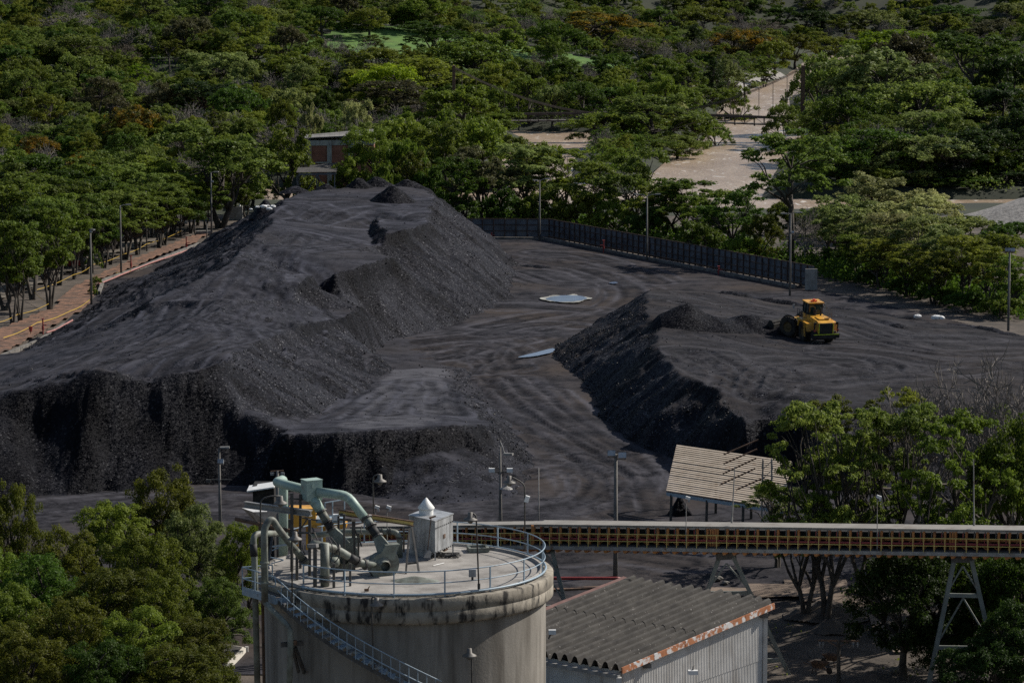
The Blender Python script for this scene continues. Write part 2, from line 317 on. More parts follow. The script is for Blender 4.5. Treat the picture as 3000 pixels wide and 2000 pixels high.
# ------------------------------------------------------------------ object helpers
class MB:
    def __init__(s): s.v, s.f = [], []
    def add(s, v, f):
        b = len(s.v); s.v += [tuple(x) for x in v]; s.f += [tuple(i + b for i in q) for q in f]; return s
    def box(s, c, d, R=None):
        x, y, z = d[0] / 2, d[1] / 2, d[2] / 2
        v = [Vector((a * x, b * y, e * z)) for a in (-1, 1) for b in (-1, 1) for e in (-1, 1)]
        if R is not None: v = [R @ q for q in v]
        c = Vector(c)
        return s.add([q + c for q in v], [(0, 1, 3, 2), (4, 6, 7, 5), (0, 4, 5, 1), (2, 3, 7, 6), (0, 2, 6, 4), (1, 5, 7, 3)])
    def beam(s, p, q, w, h=None, up=(0, 0, 1)):
        p, q = Vector(p), Vector(q); h = h or w
        d = (q - p); L = d.length; d.normalize(); u = Vector(up)
        if abs(d.dot(u)) > 0.98: u = Vector((0, 1, 0))
        sd_ = d.cross(u).normalized(); uu = sd_.cross(d)
        R = Matrix((d, sd_, uu)).transposed()
        return s.box((p + q) / 2, (L, w, h), R)
    def tube(s, pts, r, n=8, caps=True):
        pts = [Vector(p) for p in pts]; rs = r if isinstance(r, (list, tuple)) else [r] * len(pts)
        b = len(s.v); ref = None
        for i, p in enumerate(pts):
            t = (pts[min(i + 1, len(pts) - 1)] - pts[max(i - 1, 0)]).normalized()
            if ref is None:
                a = Vector((0, 0, 1)) if abs(t.z) < 0.9 else Vector((0, 1, 0))
                ref = t.cross(a).normalized()
            else:
                ref = (ref - t * ref.dot(t)).normalized()
            w = t.cross(ref)
            for k in range(n):
                an = 2 * math.pi * k / n
                s.v.append(tuple(p + (ref * math.cos(an) + w * math.sin(an)) * rs[i]))
        for i in range(len(pts) - 1):
            for k in range(n):
                a, c = b + i * n + k, b + i * n + (k + 1) % n
                s.f.append((a, c, c + n, a + n))
        if caps:
            s.f.append(tuple(b + k for k in reversed(range(n)))); e = b + (len(pts) - 1) * n
            s.f.append(tuple(e + k for k in range(n)))
        return s
    def lathe(s, prof, c, n=24, R=None, a0=0.0, a1=None):
        c = Vector(c); full = a1 is None; a1 = 2 * math.pi if full else a1
        m = n if full else n + 1; b = len(s.v)
        for r, z in prof:
            for k in range(m):
                an = a0 + (a1 - a0) * k / n
                v = Vector((r * math.cos(an), r * math.sin(an), z))
                if R is not None: v = R @ v
                s.v.append(tuple(v + c))
        for i in range(len(prof) - 1):
            for k in range(n):
                a, d = b + i * m + k, b + i * m + (k + 1) % m
                s.f.append((a, d, d + m, a + m))
        return s
    def prism(s, poly, ext):
        n = len(poly); e = Vector(ext); poly = [Vector(p) for p in poly]
        f = [tuple(range(n))[::-1], tuple(range(n, 2 * n))] + [(i, (i + 1) % n, (i + 1) % n + n, i + n) for i in range(n)]
        return s.add(poly + [p + e for p in poly], f)
    def mesh(s, name, m, smooth=False):
        me = bpy.data.meshes.new(name); me.from_pydata(s.v, [], s.f)
        bm = bmesh.new(); bm.from_mesh(me); bmesh.ops.recalc_face_normals(bm, faces=bm.faces); bm.to_mesh(me); bm.free()
        me.materials.append(m)
        if smooth: me.shade_auto(math.radians(40)) if hasattr(me, 'shade_auto') else me.polygons.foreach_set('use_smooth', [True] * len(me.polygons))
        return me
    def build(s, name, m, parent=None, smooth=False, **kw):
        return link(name, s.mesh(name, m, smooth), parent, **kw)

def link(name, me, parent=None, loc=None, rot=None, scale=None, local=False, **props):
    o = bpy.data.objects.new(name, me); COL.objects.link(o)
    if parent is not None:
        o.parent = parent
        if not local:
            root = parent
            off = Vector((0, 0, 0))
            while root is not None:
                off += Vector(root.location); root = root.parent
            # children are written in world coordinates: undo the parents' places
            o.matrix_parent_inverse = Matrix.Translation(-off) if parent.parent is None else Matrix.Identity(4)
            if parent.parent is not None: o.matrix_parent_inverse = Matrix.Translation(-Vector(parent.location))
    if loc is not None: o.location = loc
    if rot is not None: o.rotation_euler = rot
    if scale is not None: o.scale = scale
    for k, v in props.items(): o[k] = v
    return o
def thing(name, label, cat, loc=(0, 0, 0), group=None, rot=None):
    o = bpy.data.objects.new(name, None); COL.objects.link(o)
    o.location = loc; o.empty_display_size = 0.3
    if rot is not None: o.rotation_euler = rot
    return tag(o, label, cat, group)
def tag(o, label, cat, group=None):
    o['label'] = label; o['category'] = cat
    if group: o['group'] = group
    return o
def kids(o): return [c for c in COL.objects if c.parent == o]
KID = {}
def dup(root, loc, rot=None, label=None, scale=None):
    r = root.copy(); COL.objects.link(r); r.location = loc
    if rot is not None: r.rotation_euler = rot
    if scale is not None: r.scale = scale
    if label: r['label'] = label
    if root.name not in KID: KID[root.name] = [(c, list(c.children)) for c in root.children]
    for c, gs in KID[root.name]:
        d = c.copy(); COL.objects.link(d); d.parent = r
        for g in gs:
            e = g.copy(); COL.objects.link(e); e.parent = d
    return r
def struct(o): o['kind'] = 'structure'; return o
def np_mesh(name, V, Fq, m, smooth=False):
    V = np.asarray(V, np.float32); Fq = np.asarray(Fq, np.int32)
    k = Fq.shape[1]
    me = bpy.data.meshes.new(name)
    me.vertices.add(len(V)); me.vertices.foreach_set('co', V.ravel())
    me.loops.add(Fq.size); me.loops.foreach_set('vertex_index', Fq.ravel())
    me.polygons.add(len(Fq)); me.polygons.foreach_set('loop_start', np.arange(0, Fq.size, k, dtype=np.int32))
    me.polygons.foreach_set('use_smooth', np.full(len(Fq), smooth))
    me.update(calc_edges=True); me.materials.append(m)
    return me

# ------------------------------------------------------------------ noise on arrays
def hash2(ix, iy, seed):
    h = (ix.astype(np.int64) * 374761393 + iy.astype(np.int64) * 668265263 + seed * 2147483647) & 0xffffffff
    h = ((h ^ (h >> 13)) * 1274126177) & 0xffffffff
    return ((h ^ (h >> 16)) & 0xffff) / 65535.0
def vnoise(x, y, seed=0):
    x0, y0 = np.floor(x), np.floor(y); fx, fy = x - x0, y - y0
    fx, fy = fx * fx * (3 - 2 * fx), fy * fy * (3 - 2 * fy)
    a, b = hash2(x0, y0, seed), hash2(x0 + 1, y0, seed); c, d = hash2(x0, y0 + 1, seed), hash2(x0 + 1, y0 + 1, seed)
    return (a * (1 - fx) + b * fx) * (1 - fy) + (c * (1 - fx) + d * fx) * fy - 0.5
def fbm(x, y, seed=0, o=4):
    r = 0; a = 1.0
    for i in range(o):
        r = r + a * vnoise(x, y, seed + i * 17); x, y, a = x * 2.03, y * 2.03, a * 0.5
    return r
def sstep(a, b, x):
    t = np.clip((x - a) / (b - a), 0, 1); return t * t * (3 - 2 * t)
def seg_dist(x, y, pts):
    d = np.full(np.shape(x), 1e9); tt = np.zeros(np.shape(x)); acc = 0.0
    for (ax, ay), (bx, by) in zip(pts[:-1], pts[1:]):
        vx, vy = bx - ax, by - ay; L2 = vx * vx + vy * vy
        t = np.clip(((x - ax) * vx + (y - ay) * vy) / L2, 0, 1)
        e = np.hypot(x - ax - t * vx, y - ay - t * vy); m = e < d
        d = np.where(m, e, d); tt = np.where(m, acc + t * math.sqrt(L2), tt); acc += math.sqrt(L2)
    return d, tt

# ------------------------------------------------------------------ terrain
RIV_A = [(-140, 770), (-40, 838), (0, 852), (11, 848), (13, 826), (5, 780), (3, 720), (14, 662)]
RIV_B = [(120, 1260), (97, 1110), (86, 1060), (72, 1000), (66, 930), (62, 851), (51, 791), (42, 721), (36, 670)]
RIV_C = [(-120, 690), (-30, 664), (20, 656), (50, 645), (82, 650), (130, 655), (260, 665)]
def river_depth(x, y):
    a, _ = seg_dist(x, y, RIV_A); b, tb = seg_dist(x, y, RIV_B); c, _ = seg_dist(x, y, RIV_C)
    wc = 21 - 8 * sstep(52, 80, x)
    wb = 9 + 4 * sstep(250, 480, tb)
    return np.minimum(np.minimum(a - 9.5, b - wb), c - wc)          # < 0 inside the water
def river_z(y): return -3.0 + 0.006 * np.maximum(0, y - 700)
def Tz(x, y):
    x = np.asarray(x, float); y = np.asarray(y, float)
    up = 0.025 * np.maximum(0, y - 650) + 0.10 * np.maximum(0, y - 1230) + 0.05 * np.maximum(0, np.abs(x) - 260) * sstep(500, 900, y)
    up = up + fbm(x / 90, y / 90, 3, 3) * 5 * sstep(620, 850, y)
    rd = river_depth(x, y)
    up = up * sstep(-5, 150, rd) + (river_z(y) + 2.0) * (1 - sstep(0, 45, rd)) * sstep(560, 640, y)
    z = np.where(rd < 6, np.minimum(up, river_z(y) + np.clip(rd * 0.45, -2.5, 3.0)), up)
    dip = sstep(8, 18, x) * (1 - sstep(248, 274, y))
    return z - 3.0 * dip
def T(x, y): return float(Tz(np.array([x]), np.array([y]))[0])
# ------------------------------------------------------------------ ground, river, meadow
GRID_USED = [None]
def grid_mesh(name, xs, ys, zf, m, keep=None, smooth=True):
    X, Y = np.meshgrid(xs, ys); Z = zf(X, Y)
    nx, ny = len(xs), len(ys)
    V = np.stack([X, Y, Z], -1).reshape(-1, 3)
    i = np.arange(nx * ny).reshape(ny, nx)
    Fq = np.stack([i[:-1, :-1], i[:-1, 1:], i[1:, 1:], i[1:, :-1]], -1).reshape(-1, 4)
    if keep is not None:
        k = keep(X, Y); k = (k[:-1, :-1] & k[:-1, 1:] & k[1:, 1:] & k[1:, :-1]).ravel()
        Fq = Fq[k]
        used = np.unique(Fq); mp = np.full(len(V), -1); mp[used] = np.arange(len(used)); V = V[used]; Fq = mp[Fq]
        GRID_USED[0] = used
    return np_mesh(name, V, Fq, m, smooth)
def cat(*a): return np.unique(np.concatenate(a))
def ground_z(X, Y):
    ins = sstep(-58, -54, X) * (1 - sstep(34, 38, X)) * sstep(268, 274, Y) * (1 - sstep(538, 546, Y))
    return Tz(X, Y) - 0.5 * ins + 0.12 * fbm(X / 3, Y / 3, 5, 3) * (1 - ins) * (Y < 640)
gx = cat(np.arange(-3000, -200, 60), np.arange(-200, 200, 2.5), np.arange(200, 3001, 60))
gy = cat(np.arange(-400, 120, 40), np.arange(120, 700, 2.5), np.arange(700, 1300, 8), np.arange(1300, 5001, 100))
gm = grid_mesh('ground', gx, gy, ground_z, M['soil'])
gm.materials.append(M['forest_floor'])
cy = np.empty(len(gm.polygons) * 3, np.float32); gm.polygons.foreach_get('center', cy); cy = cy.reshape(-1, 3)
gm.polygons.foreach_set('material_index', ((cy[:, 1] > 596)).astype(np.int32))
ground = struct(link('ground', gm))

m, nt, b = new_mat('river_water')
geo = nt.nodes.new('ShaderNodeNewGeometry')
def _n(sc, st, det=6.0):
    mp = nt.nodes.new('ShaderNodeMapping'); mp.inputs['Scale'].default_value = st
    n = nt.nodes.new('ShaderNodeTexNoise'); n.inputs['Scale'].default_value = sc; n.inputs['Detail'].default_value = det; n.inputs['Distortion'].default_value = 0.6
    lk(nt, geo.outputs['Position'], mp.inputs[0]); lk(nt, mp.outputs[0], n.inputs['Vector']); return n.outputs['Fac']
r = nt.nodes.new('ShaderNodeValToRGB')
for e, (p, c) in zip(r.color_ramp.elements, ((0.3, (0.270, 0.198, 0.138)), (0.7, (0.400, 0.310, 0.228)))): e.position = p; e.color = (*c, 1)
lk(nt, _n(0.10, (1, 0.5, 1)), r.inputs[0])
r2 = nt.nodes.new('ShaderNodeMapRange'); r2.inputs[1].default_value = 0.60; r2.inputs[2].default_value = 0.70
lk(nt, _n(0.55, (1, 0.45, 1), 8.0), r2.inputs[0])
mx = nt.nodes.new('ShaderNodeMix'); mx.data_type = 'RGBA'; lk(nt, r2.outputs[0], mx.inputs[0]); lk(nt, r.outputs[0], mx.inputs[6]); mx.inputs[7].default_value = (0.62, 0.57, 0.51, 1)
lk(nt, mx.outputs[2], b.inputs['Base Color']); b.inputs['Roughness'].default_value = 0.35; b.inputs['Specular IOR Level'].default_value = 0.25
bp = nt.nodes.new('ShaderNodeBump'); bp.inputs['Strength'].default_value = 0.5; bp.inputs['Distance'].default_value = 0.5
lk(nt, _n(0.9, (1, 0.5, 1), 6.0), bp.inputs['Height']); lk(nt, bp.outputs[0], b.inputs['Normal'])
M['river'] = m
river = struct(link('river', grid_mesh('river', np.arange(-140, 261, 3.0), np.arange(630, 1261, 3.0),
    lambda X, Y: river_z(Y) + 0.12 * fbm(X / 4, Y / 4, 9, 3), M['river'], lambda X, Y: river_depth(X, Y) < 5)))

def blob_keep(poly):
    pts = [(p[0], p[1]) for p in poly]
    def k(X, Y):
        ins = np.zeros(X.shape, bool); n = len(pts)
        for i in range(n):
            (x1, y1), (x2, y2) = pts[i], pts[(i + 1) % n]
            c = ((y1 > Y) != (y2 > Y))
            ins ^= c & (X < (x2 - x1) * (Y - y1) / ((y2 - y1) if y2 != y1 else 1e-9) + x1)
        return ins
    return k
def sheet(name, poly, m, step=1.0, dz=0.02, amp=0.0, key=5, structure=True):
    pts = [(p[0], p[1]) for p in poly]
    xs = np.arange(min(p[0] for p in pts) - step, max(p[0] for p in pts) + step, step)
    ys = np.arange(min(p[1] for p in pts) - step, max(p[1] for p in pts) + step, step)
    k0 = blob_keep(pts)
    o = link(name, grid_mesh(name, xs, ys, lambda X, Y: Tz(X, Y) + dz + amp * fbm(X / 2.2, Y / 2.2, key, 4), m, lambda X, Y: k0(X, Y)))
    return struct(o) if structure else o
def meet(px, py, h=0.0, y0=560.0):
    """where the line of sight through a photo point meets the terrain raised by h"""
    lo = y0; d = ray(px, py)
    Y = y0
    while Y < 2500:
        p = Q(px, py, Y)
        if p.z < T(p.x, Y) + h: return p
        Y += 6.0 if Y < 900 else 9.0
    return Q(px, py, 2500)
meadow = sheet('meadow', [(-72, 1005), (-20, 1000), (20, 1010), (52, 1035), (48, 1110), (0, 1150), (-50, 1160), (-80, 1100)], M['meadow'], 4.0, 0.35, 0.4)
glade = sheet('meadow', [(-70, 1250), (-58, 1250), (-56, 1300), (-72, 1300)], M['meadow'], 4.0, 0.35, 0.4)
bank = sheet('gravel_bank', [(44, 860), (58, 880), (62, 940), (52, 900), (40, 850)], M['gravel'], 1.5, 0.3, 0.5)
shore = sheet('gravel_bank', [(50, 985), (66, 1000), (78, 1068), (92, 1118), (80, 1125), (62, 1060), (46, 1000)], M['gravel'], 2.0, 0.3, 0.6)

# gravel heap on the right river bank
def hill(name, c, rx, ry, h, m, n=46, seed=1, rough=0.25, pw=1.0, rot=0.0):
    u = np.linspace(-1.05, 1.05, n); X, Y = np.meshgrid(u, u)
    r_ = np.hypot(X, Y); ang = np.arctan2(Y, X)
    edge = 1 + 0.22 * vnoise(ang * 1.4 + 7, ang * 0 + seed, seed)
    rr = r_ / edge
    Z = h * np.clip(1 - rr, -0.15, 1) ** 1 if pw == 1 else h * (np.sign(1 - rr) * np.abs(1 - rr) ** pw)
    Z = np.where(rr < 0.22, h * (0.78 + 0.10 * (1 - (rr / 0.22) ** 2)), Z) if pw == 1 else Z
    cx, sx_ = math.cos(rot), math.sin(rot)
    WX, WY = X * rx * cx - Y * ry * sx_, X * rx * sx_ + Y * ry * cx
    Z = Z + rough * fbm(WX / max(0.6, rx * 0.18), WY / max(0.6, rx * 0.18), seed, 4) * np.clip(1.2 - rr, 0, 1) * min(1, h)
    V = np.stack([WX + c[0], WY + c[1], Z + c[2]], -1).reshape(-1, 3)
    i = np.arange(n * n).reshape(n, n)
    Fq = np.stack([i[:-1, :-1], i[:-1, 1:], i[1:, 1:], i[1:, :-1]], -1).reshape(-1, 4)
    k = (rr < 1.12); k = (k[:-1, :-1] & k[:-1, 1:] & k[1:, 1:] & k[1:, :-1]).ravel()
    return link(name, np_mesh(name, V, Fq[k], m, True))
gh = hill('gravel_heap', (103, 590, -1.5), 30, 24, 9.5, M['gravel'], 60, 4, 0.5)
tag(gh, 'broad grey gravel mound on the river bank at the far right', 'gravel heap')

# ------------------------------------------------------------------ coal: surfaces through measured crests and toes
def tin_surface(pts3, edges, step, xr, yr):
    v2 = [Vector((p[0], p[1])) for p in pts3]
    ov, oe, of, iv, ie, iff = delaunay_2d_cdt(v2, edges, [], 0, 1e-4)
    zs = []
    for i, o in enumerate(ov):
        zs.append(pts3[iv[i][0]][2] if iv[i] else min(pts3, key=lambda p: (p[0] - o[0]) ** 2 + (p[1] - o[1]) ** 2)[2])
    xs, ys = np.arange(xr[0], xr[1], step[0]), np.arange(yr[0], yr[1], step[1])
    Z = np.full((len(ys), len(xs)), np.nan)
    for f in of:
        (ax, ay), (bx, by), (cx, cy_) = [ov[i][:2] for i in f[:3]]; za, zb, zc = [zs[i] for i in f[:3]]
        i0, i1 = np.searchsorted(xs, [min(ax, bx, cx), max(ax, bx, cx)]); j0, j1 = np.searchsorted(ys, [min(ay, by, cy_), max(ay, by, cy_)])
        if i1 <= i0 or j1 <= j0: continue
        X, Y = np.meshgrid(xs[i0:i1], ys[j0:j1])
        den = (by - cy_) * (ax - cx) + (cx - bx) * (ay - cy_)
        if abs(den) < 1e-9: continue
        a = ((by - cy_) * (X - cx) + (cx - bx) * (Y - cy_)) / den; b_ = ((cy_ - ay) * (X - cx) + (ax - cx) * (Y - cy_)) / den
        c = 1 - a - b_; ins = (a >= -1e-6) & (b_ >= -1e-6) & (c >= -1e-6)
        sub = Z[j0:j1, i0:i1]; sub[ins] = (a * za + b_ * zb + c * zc)[ins]
    return xs, ys, Z
def blur(Z, n):
    for _ in range(n):
        Zp = np.pad(Z, 1, mode='edge')
        Z = (Zp[:-2, 1:-1] + Zp[2:, 1:-1] + Zp[1:-1, :-2] + Zp[1:-1, 2:] + 2 * Z) / 6
    return Z
TRK = [None, None]
def ruts(X, Y, Z, paths, flatness):
    K = np.zeros(X.shape); L_ = np.zeros(X.shape); R_ = random.Random(len(paths))
    for pts, gauge, depth in paths:
        d, t = seg_dist(X, Y, pts)
        w = d < gauge + 2.0
        wob = 0.35 * vnoise(t / 5.0, t * 0, 5)
        dep = depth * (0.8 + 0.4 * vnoise(t / 4.4, t * 0 + 3, 8))
        wide = d < gauge + 5.0
        for i in range(7):
            o = R_.uniform(.2, gauge + 3.6); q = np.abs(d - o + .5 * vnoise(t / 7.0, t * 0 + i, 9))
            gs = np.where(wide, np.exp(-(q / R_.uniform(.2, .55)) ** 2) * np.clip(1.5 * vnoise(t / R_.uniform(4, 12), t * 0 + i * 3, 15) + R_.uniform(.1, .45), 0, 1), 0)
            if i % 3: K = np.maximum(K, .75 * gs)
            else: L_ = np.maximum(L_, gs)
        for s_ in ((gauge,) if gauge > 0 else (0,)):
            q = np.abs(d - s_ + wob)
            K = np.maximum(K, np.where(w, np.exp(-(q / 0.75) ** 2) * np.clip(.8 + .9 * vnoise(t / 3.1, t * 0 + 7, 12), 0, 1), 0))
            Z = Z + np.where(w, (-dep * np.exp(-(q / 0.42) ** 2) + dep * 0.7 * np.exp(-((q - 0.85) / 0.32) ** 2)) * flatness, 0)
        if gauge > 0:
            q = np.abs(d + wob * 0.5 - 0.2)
            K = np.maximum(K, np.where(w, .6 * np.exp(-(q / 0.5) ** 2) * np.clip(.5 + 1.1 * vnoise(t / 3.7, t * 0 + 2, 14), 0, 1), 0))
            Z = Z + np.where(w, dep * 0.45 * np.exp(-(q / 0.5) ** 2) * flatness, 0)
    TRK[0] = K; TRK[1] = L_
    return Z
def put_track(me, vals, nm='track'):
    at = me.attributes.new(nm, 'FLOAT', 'POINT'); at.data.foreach_set('value', np.asarray(vals, np.float32).ravel())
def arc(pxs, z, n=4):
    p = [P(a, b, z) for a, b in pxs]; out = []
    for i in range(len(p) - 1):                       # Catmull-Rom through the measured points
        p0, p1, p2, p3 = p[max(i - 1, 0)], p[i], p[i + 1], p[min(i + 2, len(p) - 1)]
        for k in range(n):
            t = k / n
            q = 0.5 * ((2 * p1) + (p2 - p0) * t + (2 * p0 - 5 * p1 + 4 * p2 - p3) * t * t + (3 * p1 - p0 - 3 * p2 + p3) * t ** 3)
            out.append((q.x, q.y))
    out.append((p[-1].x, p[-1].y)); return out
def pile(name, spec, lines, step, m, paths, seed, amp=1.0, nblur=2, cuts=(), pale=None, painted_shade=(), painted_shade_lines=(), wy=1.0):
    pts = [tuple(P(a[0], a[1], a[2])) if len(a) == 3 else tuple(a[1:]) for a in spec.values()]
    idx = {k: i for i, k in enumerate(spec)}
    lines = list(lines)
    for keys, (ox, oy), drop in cuts:
        new = []
        for k in keys:
            p = pts[idx[k]]; pts.append((p[0] + ox, p[1] + oy, p[2] - drop * (0.85 + 0.3 * random.Random(k).random()))); idx[k + '_'] = len(pts) - 1; new.append(k + '_')
        lines.append(new)
    edges = [(idx[a], idx[b_]) for ln in lines for a, b_ in zip(ln[:-1], ln[1:])]
    xr = (min(p[0] for p in pts) - 1, max(p[0] for p in pts) + 1); yr = (min(p[1] for p in pts) - 1, max(p[1] for p in pts) + 1)
    xs, ys, Z = tin_surface(pts, edges, step, xr, yr)
    ok = ~np.isnan(Z); Z = np.where(ok, Z, -0.6)
    Z = blur(Z, nblur)
    X, Y = np.meshgrid(xs, ys)
    wxx = 1.0 * fbm(X / 6, Y / 9, seed + 101, 3) + .55 * fbm(X / 1.6, Y / 3.2, seed + 103, 3); wyy = wy * 3.0 * fbm(X / 7, Y / 12, seed + 105, 3) + wy * 1.1 * fbm(X / 1.8, Y / 3.5, seed + 107, 3)
    fi = np.clip((X + wxx - xs[0]) / step[0], 0, len(xs) - 1.001); fj = np.clip((Y + wyy - ys[0]) / step[1], 0, len(ys) - 1.001)
    i_, j_ = fi.astype(int), fj.astype(int); u_, v_ = fi - i_, fj - j_
    Z = (Z[j_, i_] * (1 - u_) + Z[j_, i_ + 1] * u_) * (1 - v_) + (Z[j_ + 1, i_] * (1 - u_) + Z[j_ + 1, i_ + 1] * u_) * v_
    gy_, gx_ = np.gradient(Z, step[1], step[0]); sl = np.hypot(gx_, gy_)
    gy2, gx2 = np.gradient(blur(Z, 14), step[1], step[0]); s2 = np.hypot(gx2, gy2) + 1e-6
    steep = sstep(0.22, 0.5, sl)
    wx = (gx2 / s2) ** 2
    def gully(sc, sd):
        return wx * fbm(Y / sc, X / (sc * 7), sd, 3) + (1 - wx) * fbm(X / sc, Y / (sc * 7), sd + 40, 3)
    g = (-np.abs(gully(5.5, seed)) * 1.5 - np.abs(gully(1.9, seed + 9)) * 0.5 + 0.35) * (0.14 + 0.86 * wx) * (.55 + 1.3 * np.abs(fbm(X / 16, Y / 16, seed + 77, 2)))
    flat = 1 - sstep(0.2, 0.36, s2)
    n1 = fbm(X / 1.3, Y / 1.3, seed + 3, 4); n2 = fbm(X / 7.0, Y / 7.0, seed + 5, 4)
    fine = -np.abs(gully(0.85, seed + 31)) * .42 - np.abs(gully(0.45, seed + 51)) * .2
    sl_p = np.clip(.52 + 1.5 * gully(2.6, seed + 61) + 1.0 * gully(0.8, seed + 71) + .5 * fbm(X / 11, Y / 11, seed + 81, 3), 0, 1)
    Z = Z + amp * steep * (g * 1.25 + fine * 1.3 * (.45 + .55 * wx)) + 0.16 * n1 * (0.06 + 0.90 * sstep(0.1, 0.35, sl)) + 0.10 * n2
    # ragged lips: lumps left along the crests
    crest = sstep(0.03, 0.09, np.abs(blur(Z, 5) - blur(Z, 1)))
    Z = Z + 0.30 * amp * crest * fbm(X / 0.9, Y / 0.9, seed + 8, 3)
    Z = ruts(X, Y, Z, paths, flat)
    nx = len(xs); V = np.stack([X, Y, Z], -1).reshape(-1, 3); i = np.arange(V.shape[0]).reshape(Z.shape)
    Fq = np.stack([i[:-1, :-1], i[:-1, 1:], i[1:, 1:], i[1:, :-1]], -1).reshape(-1, 4)
    k = (ok[:-1, :-1] | ok[:-1, 1:] | ok[1:, 1:] | ok[1:, :-1]).ravel(); Fq = Fq[k]
    used = np.unique(Fq); mp = np.full(len(V), -1); mp[used] = np.arange(len(used))
    me = np_mesh(name, V[used], mp[Fq], m, True); put_track(me, TRK[0].reshape(-1)[used]); put_track(me, TRK[1].reshape(-1)[used], 'lite'); put_track(me, sl_p.reshape(-1)[used], 'streak')
    shade_ = np.zeros(X.shape)  # mask of painted shade: bands below the lips, polygons over the front faces
    for keys, wd in painted_shade_lines:
        dd, tt_ = seg_dist(X, Y, [tuple(pts[idx[k]][:2]) for k in keys]); shade_ = np.maximum(shade_, np.clip(1.25 - dd / (wd * (1 + 1.1 * vnoise(tt_ / 2.0, tt_ * 0, 21))), 0, 1) * sstep(.12, .4, sl))
    for pg in painted_shade:
        kk = blob_keep([P(q[0], q[1], q[2]) for q in pg])(X + 1.4 * fbm(X / 2.5, Y / 2.5, 95, 3), Y + .8 * fbm(X / 2.5, Y / 2.5, 97, 3)).astype(float); shade_ = np.maximum(shade_, blur(kk, 2))
    put_track(me, (shade_ * np.clip(.85 + .5 * fbm(X / 3, Y / 3, 99, 3), 0, 1)).reshape(-1)[used], 'painted_shade')
    if pale:
        kk = blob_keep([P(q[0], q[1], q[2]) for q in pale])(X + 1.6 * fbm(X / 3, Y / 3, 91, 3), Y + 2.2 * fbm(X / 3, Y / 3, 93, 3)).astype(float)
        put_track(me, blur(kk, 4).reshape(-1)[used], 'pale')
    o = link(name, me)
    return o, (xs, ys, Z, ok, sl)
def sampler(S_):
    xs, ys, Z, ok, sl = S_
    def f(x, y):
        i = int(round((x - xs[0]) / (xs[1] - xs[0]))); j = int(round((y - ys[0]) / (ys[1] - ys[0])))
        if 0 <= i < len(xs) and 0 <= j < len(ys) and ok[j, i]: return float(Z[j, i])
        return 0.0
    return f

